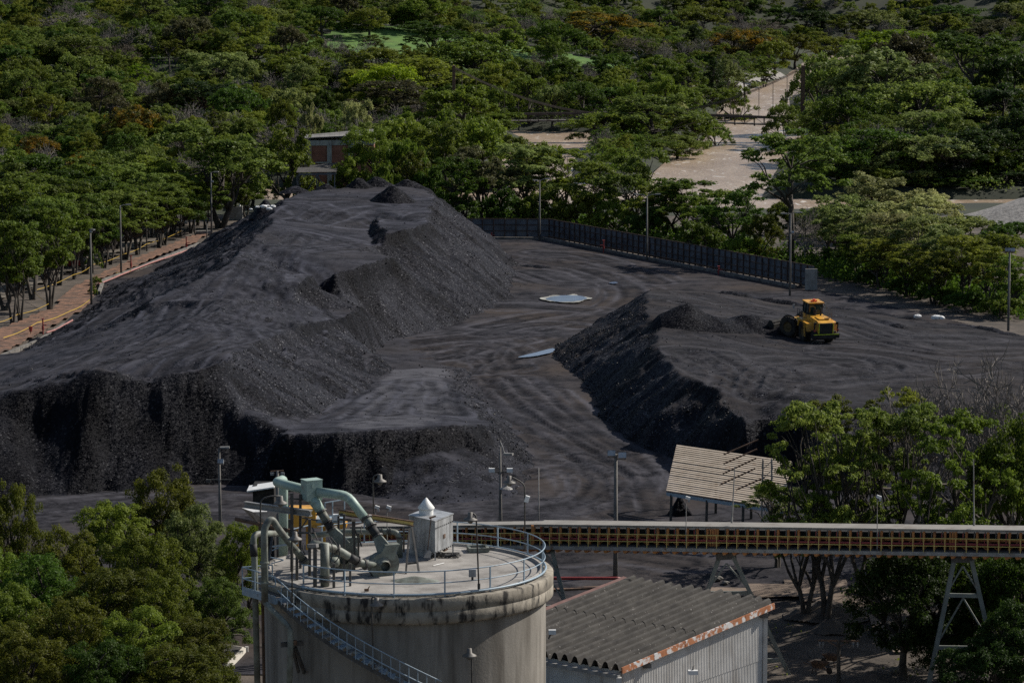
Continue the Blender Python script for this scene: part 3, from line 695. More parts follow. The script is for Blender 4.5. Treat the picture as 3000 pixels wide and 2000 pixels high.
LP = {
 # toe on the right side and along the bench
 't1': (1473, 738, -.1), 't2': (1527, 779, -.1), 't3': (1513, 832, -.1), 't4': (1504, 868, -.1), 't5': (1437, 908, -.1), 't6': (1384, 926, -.1),
 't7': (1348, 953, -.1), 't8': (1286, 972, -.1), 't9': (1214, 984, -.05), 't10': (1120, 996, .1), 't11': (1098, 1032, .4), 't12': (1147, 1082, 1.0),
 't13': (1076, 1136, 2.1), 't14': (1000, 1176, 2.9), 't15': (893, 1226, 4.0), 't16': (839, 1257, 4.6), 't17': (806, 1273, 4.9),
 # bench
 'b1': (1235, 1078, 1.1), 'b2': (1321, 1082, .7), 'b3': (1330, 1136, 1.5), 'b4': (1350, 1180, 2.3), 'b5': (1392, 1212, 3.2), 'b6': (1424, 1238, 3.7),
 'f1': (1000, 1265, 5.2), 'f2': (1110, 1262, 5.2), 'f3': (1223, 1255, 5.0), 'f4': (1339, 1248, 4.6), 'f5': (1470, 1262, 2.9), 'f0': (900, 1268, 5.1),
 'bi1': (1100, 1180, 3.1), 'bi2': (1240, 1180, 2.8), 'bi3': (1250, 1120, 1.8), 'bi4': (1050, 1225, 4.3), 'bi5': (1280, 1220, 3.9),
 'r1': (1375, 1078, -.1), 'r2': (1400, 1130, -.1), 'r3': (1440, 1175, -.1), 'r4': (1490, 1215, -.1), 'r5': (1545, 1262, -.1), 'r6': (1570, 1340, -.1), 'r7': (1560, 1420, -.1),
 'ft1': (790, 1432, -.1), 'ft2': (900, 1445, -.1), 'ft3': (1010, 1455, -.1), 'ft4': (1134, 1468, -.1), 'ft5': (1280, 1488, -.1), 'ft6': (1420, 1492, -.1), 'ft7': (1520, 1462, -.1),
 'fm1': (1000, 1350, 2.9), 'fm2': (1180, 1345, 2.6), 'fm3': (1340, 1360, 2.2), 'fm0': (860, 1350, 2.6), 'fm4': (1450, 1345, 1.7),
 # main front crest and its toe
 'c1': (647, 1060, 10.0), 'c2': (560, 1078, 9.8), 'c3': (473, 1087, 9.7), 'c4': (405, 1100, 9.0), 'c5': (335, 1078, 10.1), 'c6': (277, 1069, 10.4), 'c7': (222, 1104, 9.4), 'c8': (174, 1140, 8.4), 'c9': (90, 1136, 8.5), 'c10': (0, 1171, 7.6),
 'c11': ('w', -56, 318, 7.0), 'c12': ('w', -66, 330, 5.0),
 'fa1': (740, 1431, -.1), 'fa2': (650, 1428, -.1), 'fa3': (558, 1426, -.1), 'fa4': (424, 1444, -.1), 'fa5': (312, 1448, -.1), 'fa6': (200, 1458, -.1), 'fa7': (100, 1462, -.1), 'fa8': (0, 1478, -.1),
 'fa9': ('w', -58, 303, -.1), 'fa10': ('w', -72, 318, -.1),
 'fb1': (690, 1190, 6.4), 'fb2': (590, 1225, 5.4), 'fb3': (400, 1235, 5.4), 'fb4': (250, 1230, 6.0), 'fb5': (735, 1290, 3.4), 'fb6': (100, 1270, 4.6), 'fb7': (430, 1165, 6.6), 'fb8': (540, 1320, 2.9), 'fb9': (330, 1330, 2.9),
 # right lip, levels C, B, A
 'l1': (696, 1037, 9.4), 'l2': (781, 997, 8.2), 'l3': (893, 953, 6.5), 'l4': (1000, 934, 5.4), 'l5': (1058, 910, 5.0), 'l6': (1050, 893, 5.3),
 's1': (1000, 888, 5.3), 's2': (950, 866, 5.8), 's3': (912, 842, 6.8), 'cc1': (950, 910, 5.5), 'cc2': (880, 925, 6.5), 'cc3': (860, 880, 7.2),
 'n1': (900, 818, 8.8), 'n2': (920, 805, 8.9), 'n3': (985, 791, 8.8), 'n4': (1050, 779, 8.7), 'n5': (1100, 766, 8.7), 'n6': (1147, 753, 8.7),
 'u1': (1085, 718, 8.6), 'u2': (1090, 637, 10.0), 'u3': (1134, 685, 10.0), 'u4': (1165, 680, 10.0), 'u5': (1215, 668, 10.0), 'u6': (1263, 654, 10.0), 'u0': (1085, 648, 9.2), 'u7': (1128, 715, 8.8),
 'v1': (1270, 576, 9.9), 'v2': (1250, 549, 9.8), 'v3': (1160, 547, 10.6), 'v4': (1050, 548, 10.6), 'v5': (950, 554, 10.6), 'v6': (870, 568, 10.4), 'v7': (800, 608, 10.4),
 'w1': (804, 654, 10.3), 'w2': (732, 712, 10.2), 'w3': (661, 779, 9.7), 'w4': (580, 814, 9.0), 'w5': (500, 852, 8.2), 'w6': (445, 882, 7.5),
 'x1': (1100, 610, 10.1), 'x2': (950, 620, 10.2), 'x3': (950, 700, 9.1), 'x4': (830, 720, 9.4), 'x5': (800, 800, 8.9), 'x6': (700, 880, 8.7), 'x7': (560, 940, 8.4), 'x8': (620, 990, 8.9), 'x9': (430, 1010, 8.2), 'x10': (300, 1030, 8.0), 'x11': (160, 1090, 7.4), 'x12': (0, 1128, 6.6), 'x13': (1040, 730, 8.9), 'x14': (860, 640, 9.9),
 # left flank
 'p1': (425, 893, 6.4), 'p2': (384, 934, 6.0), 'p3': (286, 972, 5.6), 'p4': (134, 1022, 4.8), 'p5': (0, 1078, 4.2), 'p6': ('w', -66, 372, 3.4),
 'q1': (398, 905, 3.5), 'q2': (335, 943, 3.2), 'q3': (205, 990, 2.8), 'q4': (90, 1042, 2.3),
 'o1': (395, 862, 3.3), 'o2': (325, 898, 3.0), 'o3': (250, 948, 2.6), 'o4': (134, 1002, 2.2), 'o5': (40, 1050, 1.8),
 'k0': (0, 1062, -.1), 'k1': (90, 1012, -.1), 'k2': (187, 954, -.1), 'k3': (268, 890, -.1), 'k4': (303, 840, -.1), 'k5': (406, 814, -.1), 'k6': (490, 778, -.1), 'k7': (580, 731, -.1), 'k8': (647, 682, -.1), 'k9': (672, 652, -.1),
 'k10': ('w', -50, 590, -.1), 'k11': ('w', -30, 572, -.1), 'k12': ('w', -10, 566, -.1), 'k13': ('w', -3, 552, -.1), 'k14': ('w', -66, 392, -.1),
 'i1': (500, 800, 4.0), 'i2': (620, 740, 4.6), 'i3': (700, 680, 5.0), 'i4': (745, 622, 8.6),
}
LL = [['fa10', 'fa9', 'fa8', 'fa7', 'fa6', 'fa5', 'fa4', 'fa3', 'fa2', 'fa1', 'ft1', 'ft2', 'ft3', 'ft4', 'ft5', 'ft6', 'ft7', 'r7', 'r6', 'r5', 'r4', 'r3', 'r2', 'r1'],
      ['t17', 'f0', 'f1', 'f2', 'f3', 'f4', 'b6', 'f5'], ['b2', 'b3', 'b4', 'b5', 'b6'],
      ['t12', 't13', 't14', 't15', 't16', 't17'],
      ['t1', 't2', 't3', 't4', 't5', 't6', 't7', 't8', 't9', 't10', 't11', 't12', 'b1', 'b2'],
      ['c12', 'c11', 'c10', 'c9', 'c8', 'c7', 'c6', 'c5', 'c4', 'c3', 'c2', 'c1', 'l1', 'l2', 'l3', 'l4', 'l5', 'l6'],
      ['s3', 's2', 's1', 'l6'], ['n1', 'n2', 'n3', 'n4', 'n5', 'n6'], ['u2', 'u3', 'u4', 'u5', 'u6', 'v1', 'v2', 'v3', 'v4', 'v5', 'v6', 'v7', 'w1', 'w2', 'w3', 'w4', 'w5', 'w6', 'p1', 'p2', 'p3', 'p4', 'p5', 'p6'],
      ['u0', 'u1', 'u7'], ['q1', 'q2', 'q3', 'q4'], ['o1', 'o2', 'o3', 'o4', 'o5'], ['k0', 'k1', 'k2', 'k3', 'k4', 'k5', 'k6', 'k7', 'k8', 'k9', 'k10', 'k11', 'k12', 'k13', 't1'], ['k0', 'k14', 'fa10']]
lp_paths = []
def track(pxs, z, g=1.25, d=0.14): lp_paths.append((arc(pxs, z), g, d * .45))
track([(0, 1150), (160, 1085), (330, 1010), (480, 950), (560, 900)], 8.2)
track([(40, 1165), (220, 1080), (380, 1030), (520, 960), (640, 905), (740, 870)], 8.6)
track([(100, 1120), (300, 1040), (500, 1000), (640, 950), (760, 905), (830, 860)], 8.6)
track([(470, 905), (490, 870), (560, 850), (640, 850), (560, 880)], 8.5)
track([(500, 910), (540, 870), (620, 850), (720, 860), (800, 900), (830, 935), (810, 960)], 8.4)
track([(640, 930), (690, 950), (700, 990), (640, 1030), (540, 1060)], 8.8)
track([(690, 930), (740, 960), (740, 1000), (660, 1040)], 8.6)
track([(480, 1080), (600, 1020), (680, 970), (690, 920), (640, 880)], 9.0)
track([(640, 800), (720, 770), (800, 760), (870, 780)], 9.3)
track([(760, 690), (860, 690), (960, 700), (1040, 720)], 9.2)
track([(740, 780), (800, 765), (860, 775), (880, 790)], 9.2, 1.1, .2)
track([(820, 740), (930, 720), (1030, 700)], 9.2)
track([(850, 600), (980, 590), (1100, 585), (1180, 600)], 10.3)
track([(900, 640), (1000, 610), (1080, 600)], 10.3)
track([(830, 860), (880, 900), (860, 950), (800, 980)], 7.4, 1.2, .2)
track([(740, 860), (800, 880), (850, 910), (870, 940)], 7.6, 1.1, .2)
track([(170, 1005), (260, 960), (340, 915)], 3.0, 1.0, .1)
track([(1130, 1240), (1160, 1180), (1200, 1120), (1230, 1090)], 2.9, 1.2, .08)
track([(1300, 1240), (1295, 1180), (1300, 1120), (1290, 1085)], 2.7, 1.2, .18)
track([(1320, 1240), (1310, 1190), (1312, 1130)], 2.7, 1.0, .2)
track([(960, 1255), (1010, 1210), (1060, 1150), (1130, 1095)], 3.2, 1.0, .2)
for pz in ([(520, 930), (600, 890), (700, 840), (760, 800), (800, 740), (850, 700)], [(560, 950), (650, 900), (740, 850), (790, 800), (830, 750), (900, 700)], [(600, 840), (680, 800), (760, 770), (900, 740), (1000, 725)], [(420, 985), (520, 940), (590, 900), (660, 850)], [(60, 1140), (200, 1100), (360, 1050), (500, 1010), (600, 970)], [(200, 1060), (330, 1040), (460, 1000), (560, 950), (640, 935)], [(640, 960), (720, 940), (760, 970), (720, 1005)], [(560, 830), (640, 800), (740, 800), (800, 830), (780, 860)]): track(pz, 8.9, 1.2, .16)
for pz in ([(880, 600), (1000, 640), (1080, 625)], [(820, 640), (900, 600), (1040, 580), (1180, 570)], [(1100, 620), (1180, 640), (1240, 620)]): track(pz, 10.2, 1.2, .1)
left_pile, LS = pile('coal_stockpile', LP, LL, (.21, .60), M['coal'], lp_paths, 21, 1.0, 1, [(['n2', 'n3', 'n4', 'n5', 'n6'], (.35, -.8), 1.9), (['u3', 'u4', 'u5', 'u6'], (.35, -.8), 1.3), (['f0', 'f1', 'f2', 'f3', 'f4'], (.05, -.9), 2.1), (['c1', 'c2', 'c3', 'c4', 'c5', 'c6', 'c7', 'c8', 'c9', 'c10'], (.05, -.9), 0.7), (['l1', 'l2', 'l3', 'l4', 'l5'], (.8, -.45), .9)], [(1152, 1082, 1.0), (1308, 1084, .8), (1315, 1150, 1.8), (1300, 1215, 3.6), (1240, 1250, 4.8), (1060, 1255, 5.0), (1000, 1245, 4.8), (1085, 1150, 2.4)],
    [[(-60, 1180, 7), (0, 1171, 7.5), (90, 1136, 8.4), (174, 1140, 8.3), (277, 1069, 10.3), (335, 1078, 10), (473, 1087, 9.6), (560, 1078, 9.7), (645, 1062, 9.9), (690, 1190, 6.4), (735, 1290, 3.4), (745, 1440, -.2), (400, 1460, -.2), (-60, 1500, -.2)], [(800, 1275, 4.8), (1000, 1267, 5.1), (1223, 1257, 4.9), (1339, 1250, 4.5), (1430, 1250, 3.4), (1440, 1330, 2.0), (1300, 1420, .8), (1100, 1475, -.2), (740, 1435, -.2)]],  # outlines of the painted shade on the front face and bench front
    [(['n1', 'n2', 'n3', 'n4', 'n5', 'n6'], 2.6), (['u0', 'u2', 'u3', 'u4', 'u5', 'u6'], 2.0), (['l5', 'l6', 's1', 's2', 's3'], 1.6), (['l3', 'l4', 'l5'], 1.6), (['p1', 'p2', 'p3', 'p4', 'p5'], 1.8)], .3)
tag(left_pile, 'long stepped black coal stockpile filling the left half of the yard', 'coal pile')
zL = sampler(LS)

RP = {
 't1': (1620, 1018, -.1), 't2': (1616, 1051, -.1), 't3': (1652, 1084, -.1), 't4': (1710, 1129, -.1), 't5': (1737, 1173, -.1), 't6': (1759, 1227, -.1), 't7': (1804, 1268, -.1), 't8': (1848, 1298, -.1), 't9': (1950, 1348, -.1),
 'a1': ('w', 22, 314, -.1), 'a2': ('w', 32, 306, -.1), 'a3': ('w', 50, 302, -.1), 'a4': ('w', 72, 300, -.1), 'a5': ('w', 90, 320, -.1), 'a6': ('w', 92, 395, -.1), 'a7': ('w', 74, 406, -.1), 'a8': ('w', 60, 424, -.1), 'a9': ('w', 48, 446, -.1), 'a10': ('w', 36, 457, -.1), 'a11': ('w', 22, 452, -.1), 'a12': ('w', 13, 440, -.1), 'a13': ('w', 8, 426, -.1),
 'c1': (1908, 842, 5.2), 'c2': (1890, 908, 5.9), 'c3': (1936, 962, 6.2), 'c4': (1925, 1018, 6.1), 'c5': (1975, 1096, 5.9), 'c6': (2030, 1118, 6.0), 'c7': (2080, 1136, 6.2), 'c8': (2196, 1198, 6.5), 'c9': (2370, 1203, 6.4), 'c10': (2600, 1195, 6.0), 'c11': (2900, 1190, 5.2), 'c12': ('w', 72, 318, 3.5),
 'd1': (1980, 843, 4.9), 'd2': (2050, 848, 4.6), 'd3': (2160, 866, 4.0), 'd4': (2286, 884, 3.3), 'd5': (2446, 905, 3.0), 'd6': (2670, 935, 2.8), 'd7': (2893, 968, 2.6), 'd8': ('w', 72, 392, 2.2),
 'i1': (2020, 950, 5.6), 'i2': (2100, 900, 4.9), 'i3': (2250, 930, 4.4), 'i4': (2400, 1000, 4.5), 'i5': (2600, 1000, 4.2), 'i6': (2700, 1100, 4.7), 'i7': (2900, 1000, 3.4), 'i8': (2300, 1080, 5.1), 'i9': (2130, 1060, 5.5), 'i10': (2030, 1060, 5.7), 'i11': (2450, 1150, 5.5), 'i12': (2900, 1100, 3.9), 'i13': ('w', 76, 350, 2.6), 'i14': (2250, 1150, 5.9),
 'm1': (1780, 1060, 2.6), 'm2': (1850, 1140, 3.0), 'm3': (1900, 1220, 3.2), 'm4': (2060, 1240, 3.8), 'm5': (2200, 1290, 3.2), 'm6': (1840, 1000, 4.0),
}
RL = [['t1', 't2', 't3', 't4', 't5', 't6', 't7', 't8', 't9', 'a1', 'a2', 'a3', 'a4', 'a5', 'a6', 'a7', 'a8', 'a9', 'a10', 'a11', 'a12', 'a13', 't1'],
      ['c1', 'c2', 'c3', 'c4', 'c5', 'c6', 'c7', 'c8', 'c9', 'c10', 'c11', 'c12'], ['c1', 'd1', 'd2', 'd3', 'd4', 'd5', 'd6', 'd7', 'd8']]
rp_paths = []
def track2(pxs, z, g=1.25, d=0.15): rp_paths.append((arc(pxs, z), g, d * .6))
track2([(2000, 1060), (2100, 1110), (2200, 1150), (2350, 1170)], 5.6)
track2([(2050, 1040), (2150, 1090), (2280, 1120), (2420, 1120)], 5.4)
track2([(2220, 1170), (2240, 1120), (2300, 1080), (2400, 1060), (2520, 1050), (2640, 1055), (2660, 1080), (2560, 1110)], 4.8)
track2([(2440, 1010), (2560, 1010), (2700, 1030), (2850, 1030), (3000, 1010)], 4.0)
track2([(2460, 1030), (2600, 1040), (2760, 1060), (2900, 1050)], 4.2)
track2([(2440, 950), (2520, 960), (2620, 990), (2720, 990), (2850, 980)], 3.8)
track2([(2430, 920), (2520, 930), (2600, 960), (2650, 970)], 3.6)
track2([(2000, 930), (2100, 935), (2200, 935), (2280, 930)], 4.8)
track2([(2020, 900), (2120, 900), (2260, 910)], 4.6)
track2([(2050, 870), (2150, 890), (2280, 915)], 4.4)
track2([(2400, 1150), (2500, 1130), (2640, 1110), (2760, 1090)], 5.0)
track2([(2130, 1070), (2190, 1060), (2260, 1065), (2330, 1050)], 5.3)
for pz in ([(2000, 1080), (2060, 1060), (2120, 1080), (2150, 1120), (2230, 1160)], [(2180, 1160), (2190, 1110), (2230, 1080), (2290, 1090), (2320, 1120)], [(2240, 1175), (2260, 1130), (2300, 1130)], [(2350, 1100), (2480, 1080), (2600, 1075)], [(2500, 1060), (2700, 1080), (2800, 1070), (2900, 1040)], [(2420, 1030), (2520, 1030), (2600, 1050), (2580, 1080), (2480, 1095)], [(2080, 1000), (2200, 1020), (2330, 1030)], [(2460, 930), (2560, 960), (2680, 1000), (2760, 1010)], [(2400, 1120), (2520, 1100), (2620, 1095), (2720, 1085)]): track2(pz, 5.0, 1.2, .17)
right_pile, RS = pile('coal_stockpile', RP, RL, (.21, .60), M['coal_top'], rp_paths, 51, 0.5, 5, [(['c6', 'c7', 'c8', 'c9', 'c10'], (-.1, -.9), 1.1)], None, (), [(['c2', 'c3', 'c4'], 1.6), (['c6', 'c7', 'c8', 'c9', 'c10'], 2.6)])  # last list: crest lines that get a painted shade band
tag(right_pile, 'broad flat-topped coal stockpile under the yellow wheel loader', 'coal pile')
zR = sampler(RS)

# yard floor
yard_poly = [(-75, 232), (16, 232), (16, 262), (34, 268), (80, 270), (96, 300), (96, 398), (76, 410), (62, 428), (50, 460), (43, 477), (38, 488), (6.4, 551.5), (-16, 553), (-52, 560), P(640, 676), P(580, 722), P(405, 792), P(303, 826), P(290, 860), P(118, 1004), P(0, 1052), (-75, 390)]
yp = []
def track3(pxs, g=1.25, d=0.12): yp.append((arc(pxs, 0.0), g, d * .42))
track3([(1480, 750), (1600, 770), (1750, 800), (1850, 850), (1820, 900), (1720, 940)])
track3([(1560, 760), (1700, 760), (1850, 790), (1920, 825)])
track3([(1420, 980), (1500, 960), (1620, 950), (1700, 960)])
track3([(1110, 1010), (1250, 1000), (1400, 985), (1560, 970), (1680, 950)])
track3([(1120, 1035), (1280, 1020), (1420, 1010), (1500, 1040), (1420, 1080), (1390, 1130)], 1.3, .25)
track3([(1180, 1050), (1300, 1050), (1400, 1020), (1520, 1000)], 1.2, .25)
track3([(1480, 1080), (1460, 1050), (1500, 1010), (1570, 990)], 1.2, .25)
track3([(1410, 1120), (1470, 1190), (1560, 1250), (1680, 1320), (1800, 1400)], 1.3, .22)
track3([(1450, 1110), (1520, 1170), (1620, 1240), (1720, 1290), (1840, 1370)], 1.3, .22)
track3([(1520, 1110), (1600, 1190), (1700, 1260), (1830, 1330)], 1.3, .18)
track3([(1620, 1490), (1720, 1470), (1770, 1420), (1740, 1390), (1640, 1380), (1540, 1400)], 1.3, .2)
track3([(1560, 1510), (1680, 1500), (1790, 1460), (1800, 1400), (1740, 1370), (1620, 1350)], 1.3, .2)
track3([(1840, 1500), (1820, 1430), (1780, 1380), (1700, 1340)], 1.2, .15)
track3([(0, 1500), (250, 1480), (500, 1460), (700, 1450), (900, 1470), (1150, 1500), (1500, 1530)], 1.3, .12)
track3([(0, 1540), (200, 1520), (400, 1490), (640, 1480)], 1.3, .12)
for pz in ([(1440, 1140), (1540, 1230), (1640, 1290), (1720, 1350), (1790, 1440)], [(1560, 1150), (1650, 1230), (1760, 1300), (1880, 1390)], [(1120, 1060), (1220, 1060), (1330, 1040), (1400, 1060)], [(1130, 1020), (1280, 1000), (1420, 990), (1520, 980)], [(1500, 800), (1600, 830), (1700, 835)], [(1420, 960), (1560, 930), (1640, 920)], [(1580, 740), (1720, 750), (1860, 800), (1930, 830)], [(1480, 900), (1560, 900), (1700, 910)], [(700, 1475), (1000, 1490), (1300, 1520)], [(100, 1520), (300, 1500), (560, 1470)]): track3(pz, 1.25, .14)
track3([(1650, 1640), (1800, 1625), (2000, 1650)], 1.3, .12)
yk = blob_keep(yard_poly)
ystep = 0.5
def yard_z(X, Y):
    Z = Tz(X, Y) + 0.07 + 0.08 * fbm(X / 9, Y / 9, 31, 4) + 0.03 * fbm(X / 1.5, Y / 1.5, 33, 3)
    d, _ = seg_dist(X, Y, [tuple(P(a, b_)[:2]) for a, b_ in ((1400, 1130), (1500, 1170), (1560, 1230))])
    Z = Z + 0.12 * np.exp(-(d / 5) ** 2) * np.abs(fbm(X / 1.6, Y / 3.6, 37, 3)) * 1.0
    return ruts(X, Y, Z, yp, 1.0)
yard = struct(link('coal_yard', grid_mesh('coal_yard', np.arange(-76, 97, .32), np.arange(231, 562, .8), yard_z, M['yard'], lambda X, Y: yk(X, Y))))
put_track(yard.data, TRK[0].reshape(-1)[GRID_USED[0]]); put_track(yard.data, TRK[1].reshape(-1)[GRID_USED[0]], 'lite')

# separate tipped heaps
def heap(px, py, wpx, z, h, lab, name='coal_heap', ry=None, seed=1, m=None, rot=0.0):
    p = P(px, py, z); r_ = wpx / 2 * (p - Vector((0, 0, CAM_H))).length / FPX
    o = hill(name, (p.x, p.y, z - 0.05), r_, ry or r_, h * 1.2, m or M['coal'], 44, seed, 0.22, rot=rot)
    return tag(o, lab, 'coal heap')
heap(1150, 590, 155, 10.05, 2.3, 'lone dark cone of tipped coal on the far plateau', seed=3)
heap(1052, 554, 95, 10.3, 1.7, 'small pointed grey coal heap below the open canopy on the pile crest', seed=4)
heap(955, 557, 80, 10.3, 1.0, 'low pale coal heap left of the pointed heap on the far crest', seed=5)
heap(1105, 548, 115, 10.4, 1.5, 'broad coal heap right of the pointed heap on the far crest', seed=6)
heap(1195, 551, 110, 10.0, 1.3, 'rounded coal heap at the right end of the far crest', seed=7)
heap(865, 562, 90, 10.2, 0.9, 'flat lumpy coal heap at the left end of the far crest', seed=8)
heap(778, 632, 90, 9.0, 2.2, 'coal heap topped by white sacks on the left shoulder of the long pile', seed=9, ry=4)
heap(848, 652, 95, 9.7, 0.55, 'low dark ridge of coal right of the white sacks', seed=10, ry=1.2)
heap(1990, 1505, 75, 0.1, 1.6, 'small black coal heap under the beige tilted roof', seed=12)
heap(330, 1505, 150, 0.05, 1.0, 'low black coal heap beside the road behind the tall left tree', seed=13, ry=6)
def ridge(name, pxs, z, h, w, m, seed, zf, lab, cat_='coal heap'):
    p = [P(a, b_, z) for a, b_ in pxs]; pts = [(q.x, q.y) for q in p]
    xs = np.arange(min(q[0] for q in pts) - w, max(q[0] for q in pts) + w, 0.3); ys = np.arange(min(q[1] for q in pts) - w, max(q[1] for q in pts) + w, 0.3)
    zz = np.vectorize(zf)
    def f(X, Y):
        d, t = seg_dist(X, Y, pts); L = t.max()
        e = np.clip(1 - d / w / (1 + 0.35 * vnoise(t / 2.2, t * 0, seed)), -0.2, 1)
        hh = h * (0.75 + 0.7 * vnoise(t / 2.6, t * 0 + 9, seed + 1))
        return zz(X, Y) + e * hh * (1.15 - 0.3 * e) + 0.16 * fbm(X / 0.8, Y / 0.8, seed, 3) * (e > 0) - 0.05
    def kp(X, Y):
        d, _ = seg_dist(X, Y, pts); return d < w * 1.25
    o = link(name, grid_mesh(name, xs, ys, f, m, kp))
    return tag(o, lab, cat_)
ridge('coal_heap', [(2015, 985), (2090, 985), (2180, 978), (2270, 980)], 4.6, 3.2, 4.6, M['coal_fine'], 61, zR, 'dark ridge of pushed coal in front of the loader bucket')
ridge('coal_berm', [(2035, 842), (2110, 852), (2180, 862)], 4.2, 0.9, 1.5, M['coal_fine'], 62, zR, 'black berm of loose coal along the back of the right pile, left half', 'coal berm')
ridge('coal_berm', [(2190, 862), (2290, 876), (2400, 890)], 3.3, 0.9, 1.5, M['coal_fine'], 63, zR, 'black coal berm behind the loader cab at the fence end', 'coal berm')
ridge('coal_berm', [(2460, 893), (2560, 908), (2680, 928)], 3.0, 0.9, 1.6, M['coal_fine'], 64, zR, 'coal berm between the loader and the lone floodlight pole', 'coal berm')
ridge('coal_berm', [(2780, 940), (2890, 962), (2960, 980)], 2.6, 0.8, 1.4, M['coal_fine'], 65, zR, 'coal berm at the foot of the lone floodlight pole', 'coal berm')
ridge('coal_berm', [(2590, 945), (2640, 965)], 3.4, 0.7, 1.2, M['coal_fine'], 66, zR, 'short low coal berm on the flat right of the loader', 'coal berm')
ridge('coal_heap', [(1550, 780), (1590, 785)], 0.05, 0.7, 1.7, M['coal_fine'], 67, lambda x, y: 0.05, 'low scraped coal lump in the yard near the pile toe')

# loose lumps on the slopes (nobody could count them)
def lumps(name, Ss, n, seed, smin, smax, lab_props):
    R_ = np.random.RandomState(seed); pts = []
    for (xs, ys, Z, ok, sl), nn, zone in Ss:
        j, i = np.where(ok & (Z > -0.05))
        w = 0.03 + sstep(0.2, 0.5, sl[j, i]) * (0.35 + np.clip(fbm(xs[i] / 9, ys[j] / 9, 71, 3) * 2.2, -0.3, 2)) + 0.6 * ((Z[j, i] < 1.2) & (sl[j, i] > 0.12))
        if zone: w = w * zone(xs[i], ys[j])
        k = R_.choice(len(i), nn, p=w / w.sum())
        st = xs[1] - xs[0]
        pts.append(np.stack([xs[i[k]] + R_.uniform(-st, st, nn) / 2, ys[j[k]] + R_.uniform(-st, st, nn) / 2, Z[j[k], i[k]]], -1))
    p = np.concatenate(pts); n = len(p)
    base = np.array([(1, 0, 0), (-1, 0, 0), (0, 1, 0), (0, -1, 0), (0, 0, 1), (0, 0, -1)], float)
    fc = np.array([(0, 2, 4), (2, 1, 4), (1, 3, 4), (3, 0, 4), (2, 0, 5), (1, 2, 5), (3, 1, 5), (0, 3, 5)])
    s_ = smin * (smax / smin) ** (R_.rand(n, 1, 1) ** 2.4)
    A = R_.normal(size=(n, 3, 3)); Qm, _ = np.linalg.qr(A)
    v = (base[None] * (0.6 + 0.7 * R_.rand(n, 6, 1))) @ Qm * s_
    v = v + p[:, None, :] + np.array([0, 0, 0.25]) * s_
    f = fc[None] + (np.arange(n) * 6)[:, None, None]
    o = link(name, np_mesh(name, v.reshape(-1, 3), f.reshape(-1, 3), M['lump'])); o['kind'] = 'stuff'; o['label'] = lab_props
    return o
lumps('loose_coal', [(LS, 13000, None), (RS, 9000, lambda x, y: 0.3 + 1.5 * (x < 30))], 0, 5, 0.04, 0.14, 'loose lumps of coal lying on the pile slopes')

# puddles with mineral crusts
def puddle(pxs, name, m, dz):
    p = [P(a, b_, 0.0) for a, b_ in pxs]; n = len(p)
    c = sum((q for q in p), Vector()) / n
    ring = []
    for i in range(n):
        for k in range(5):
            t = k / 5; p0, p1, p2, p3 = p[i - 1], p[i], p[(i + 1) % n], p[(i + 2) % n]
            q = 0.5 * ((2 * p1) + (p2 - p0) * t + (2 * p0 - 5 * p1 + 4 * p2 - p3) * t * t + (3 * p1 - p0 - 3 * p2 + p3) * t ** 3)
            q += (q - c).normalized() * rng.uniform(-.15, .15); ring.append(Vector((q.x, q.y, dz)))
    mb = MB(); mb.add(ring, [tuple(range(len(ring)))]); return struct(mb.build(name, m))
M['puddle_water'] = mat('puddle_water', (0.085, 0.112, 0.190), (0.125, 0.160, 0.260), 0.5, rough=0.12, spec=0.2)  # blue of the reflected sky painted into the water colour
_m = M['puddle_water']; _m.node_tree.nodes['Principled BSDF'].inputs['IOR'].default_value = 1.45
puddle([(1580, 878), (1602, 874), (1622, 869), (1655, 871), (1682, 866), (1700, 872), (1735, 878), (1712, 884), (1695, 890), (1660, 891), (1625, 888), (1604, 886)], 'puddle_crust', M['crust'], 0.24)
puddle([(1600, 879), (1632, 872), (1680, 870), (1714, 875), (1719, 881), (1690, 887), (1650, 889), (1615, 886)], 'puddle', M['puddle_water'], 0.25)
puddle([(1516, 1052), (1560, 1040), (1618, 1026), (1622, 1034), (1600, 1042), (1560, 1050)], 'puddle', M['puddle_water'], 0.25)
puddle([(1782, 833), (1800, 830), (1812, 833), (1796, 836)], 'puddle', M['puddle_water'], 0.25)
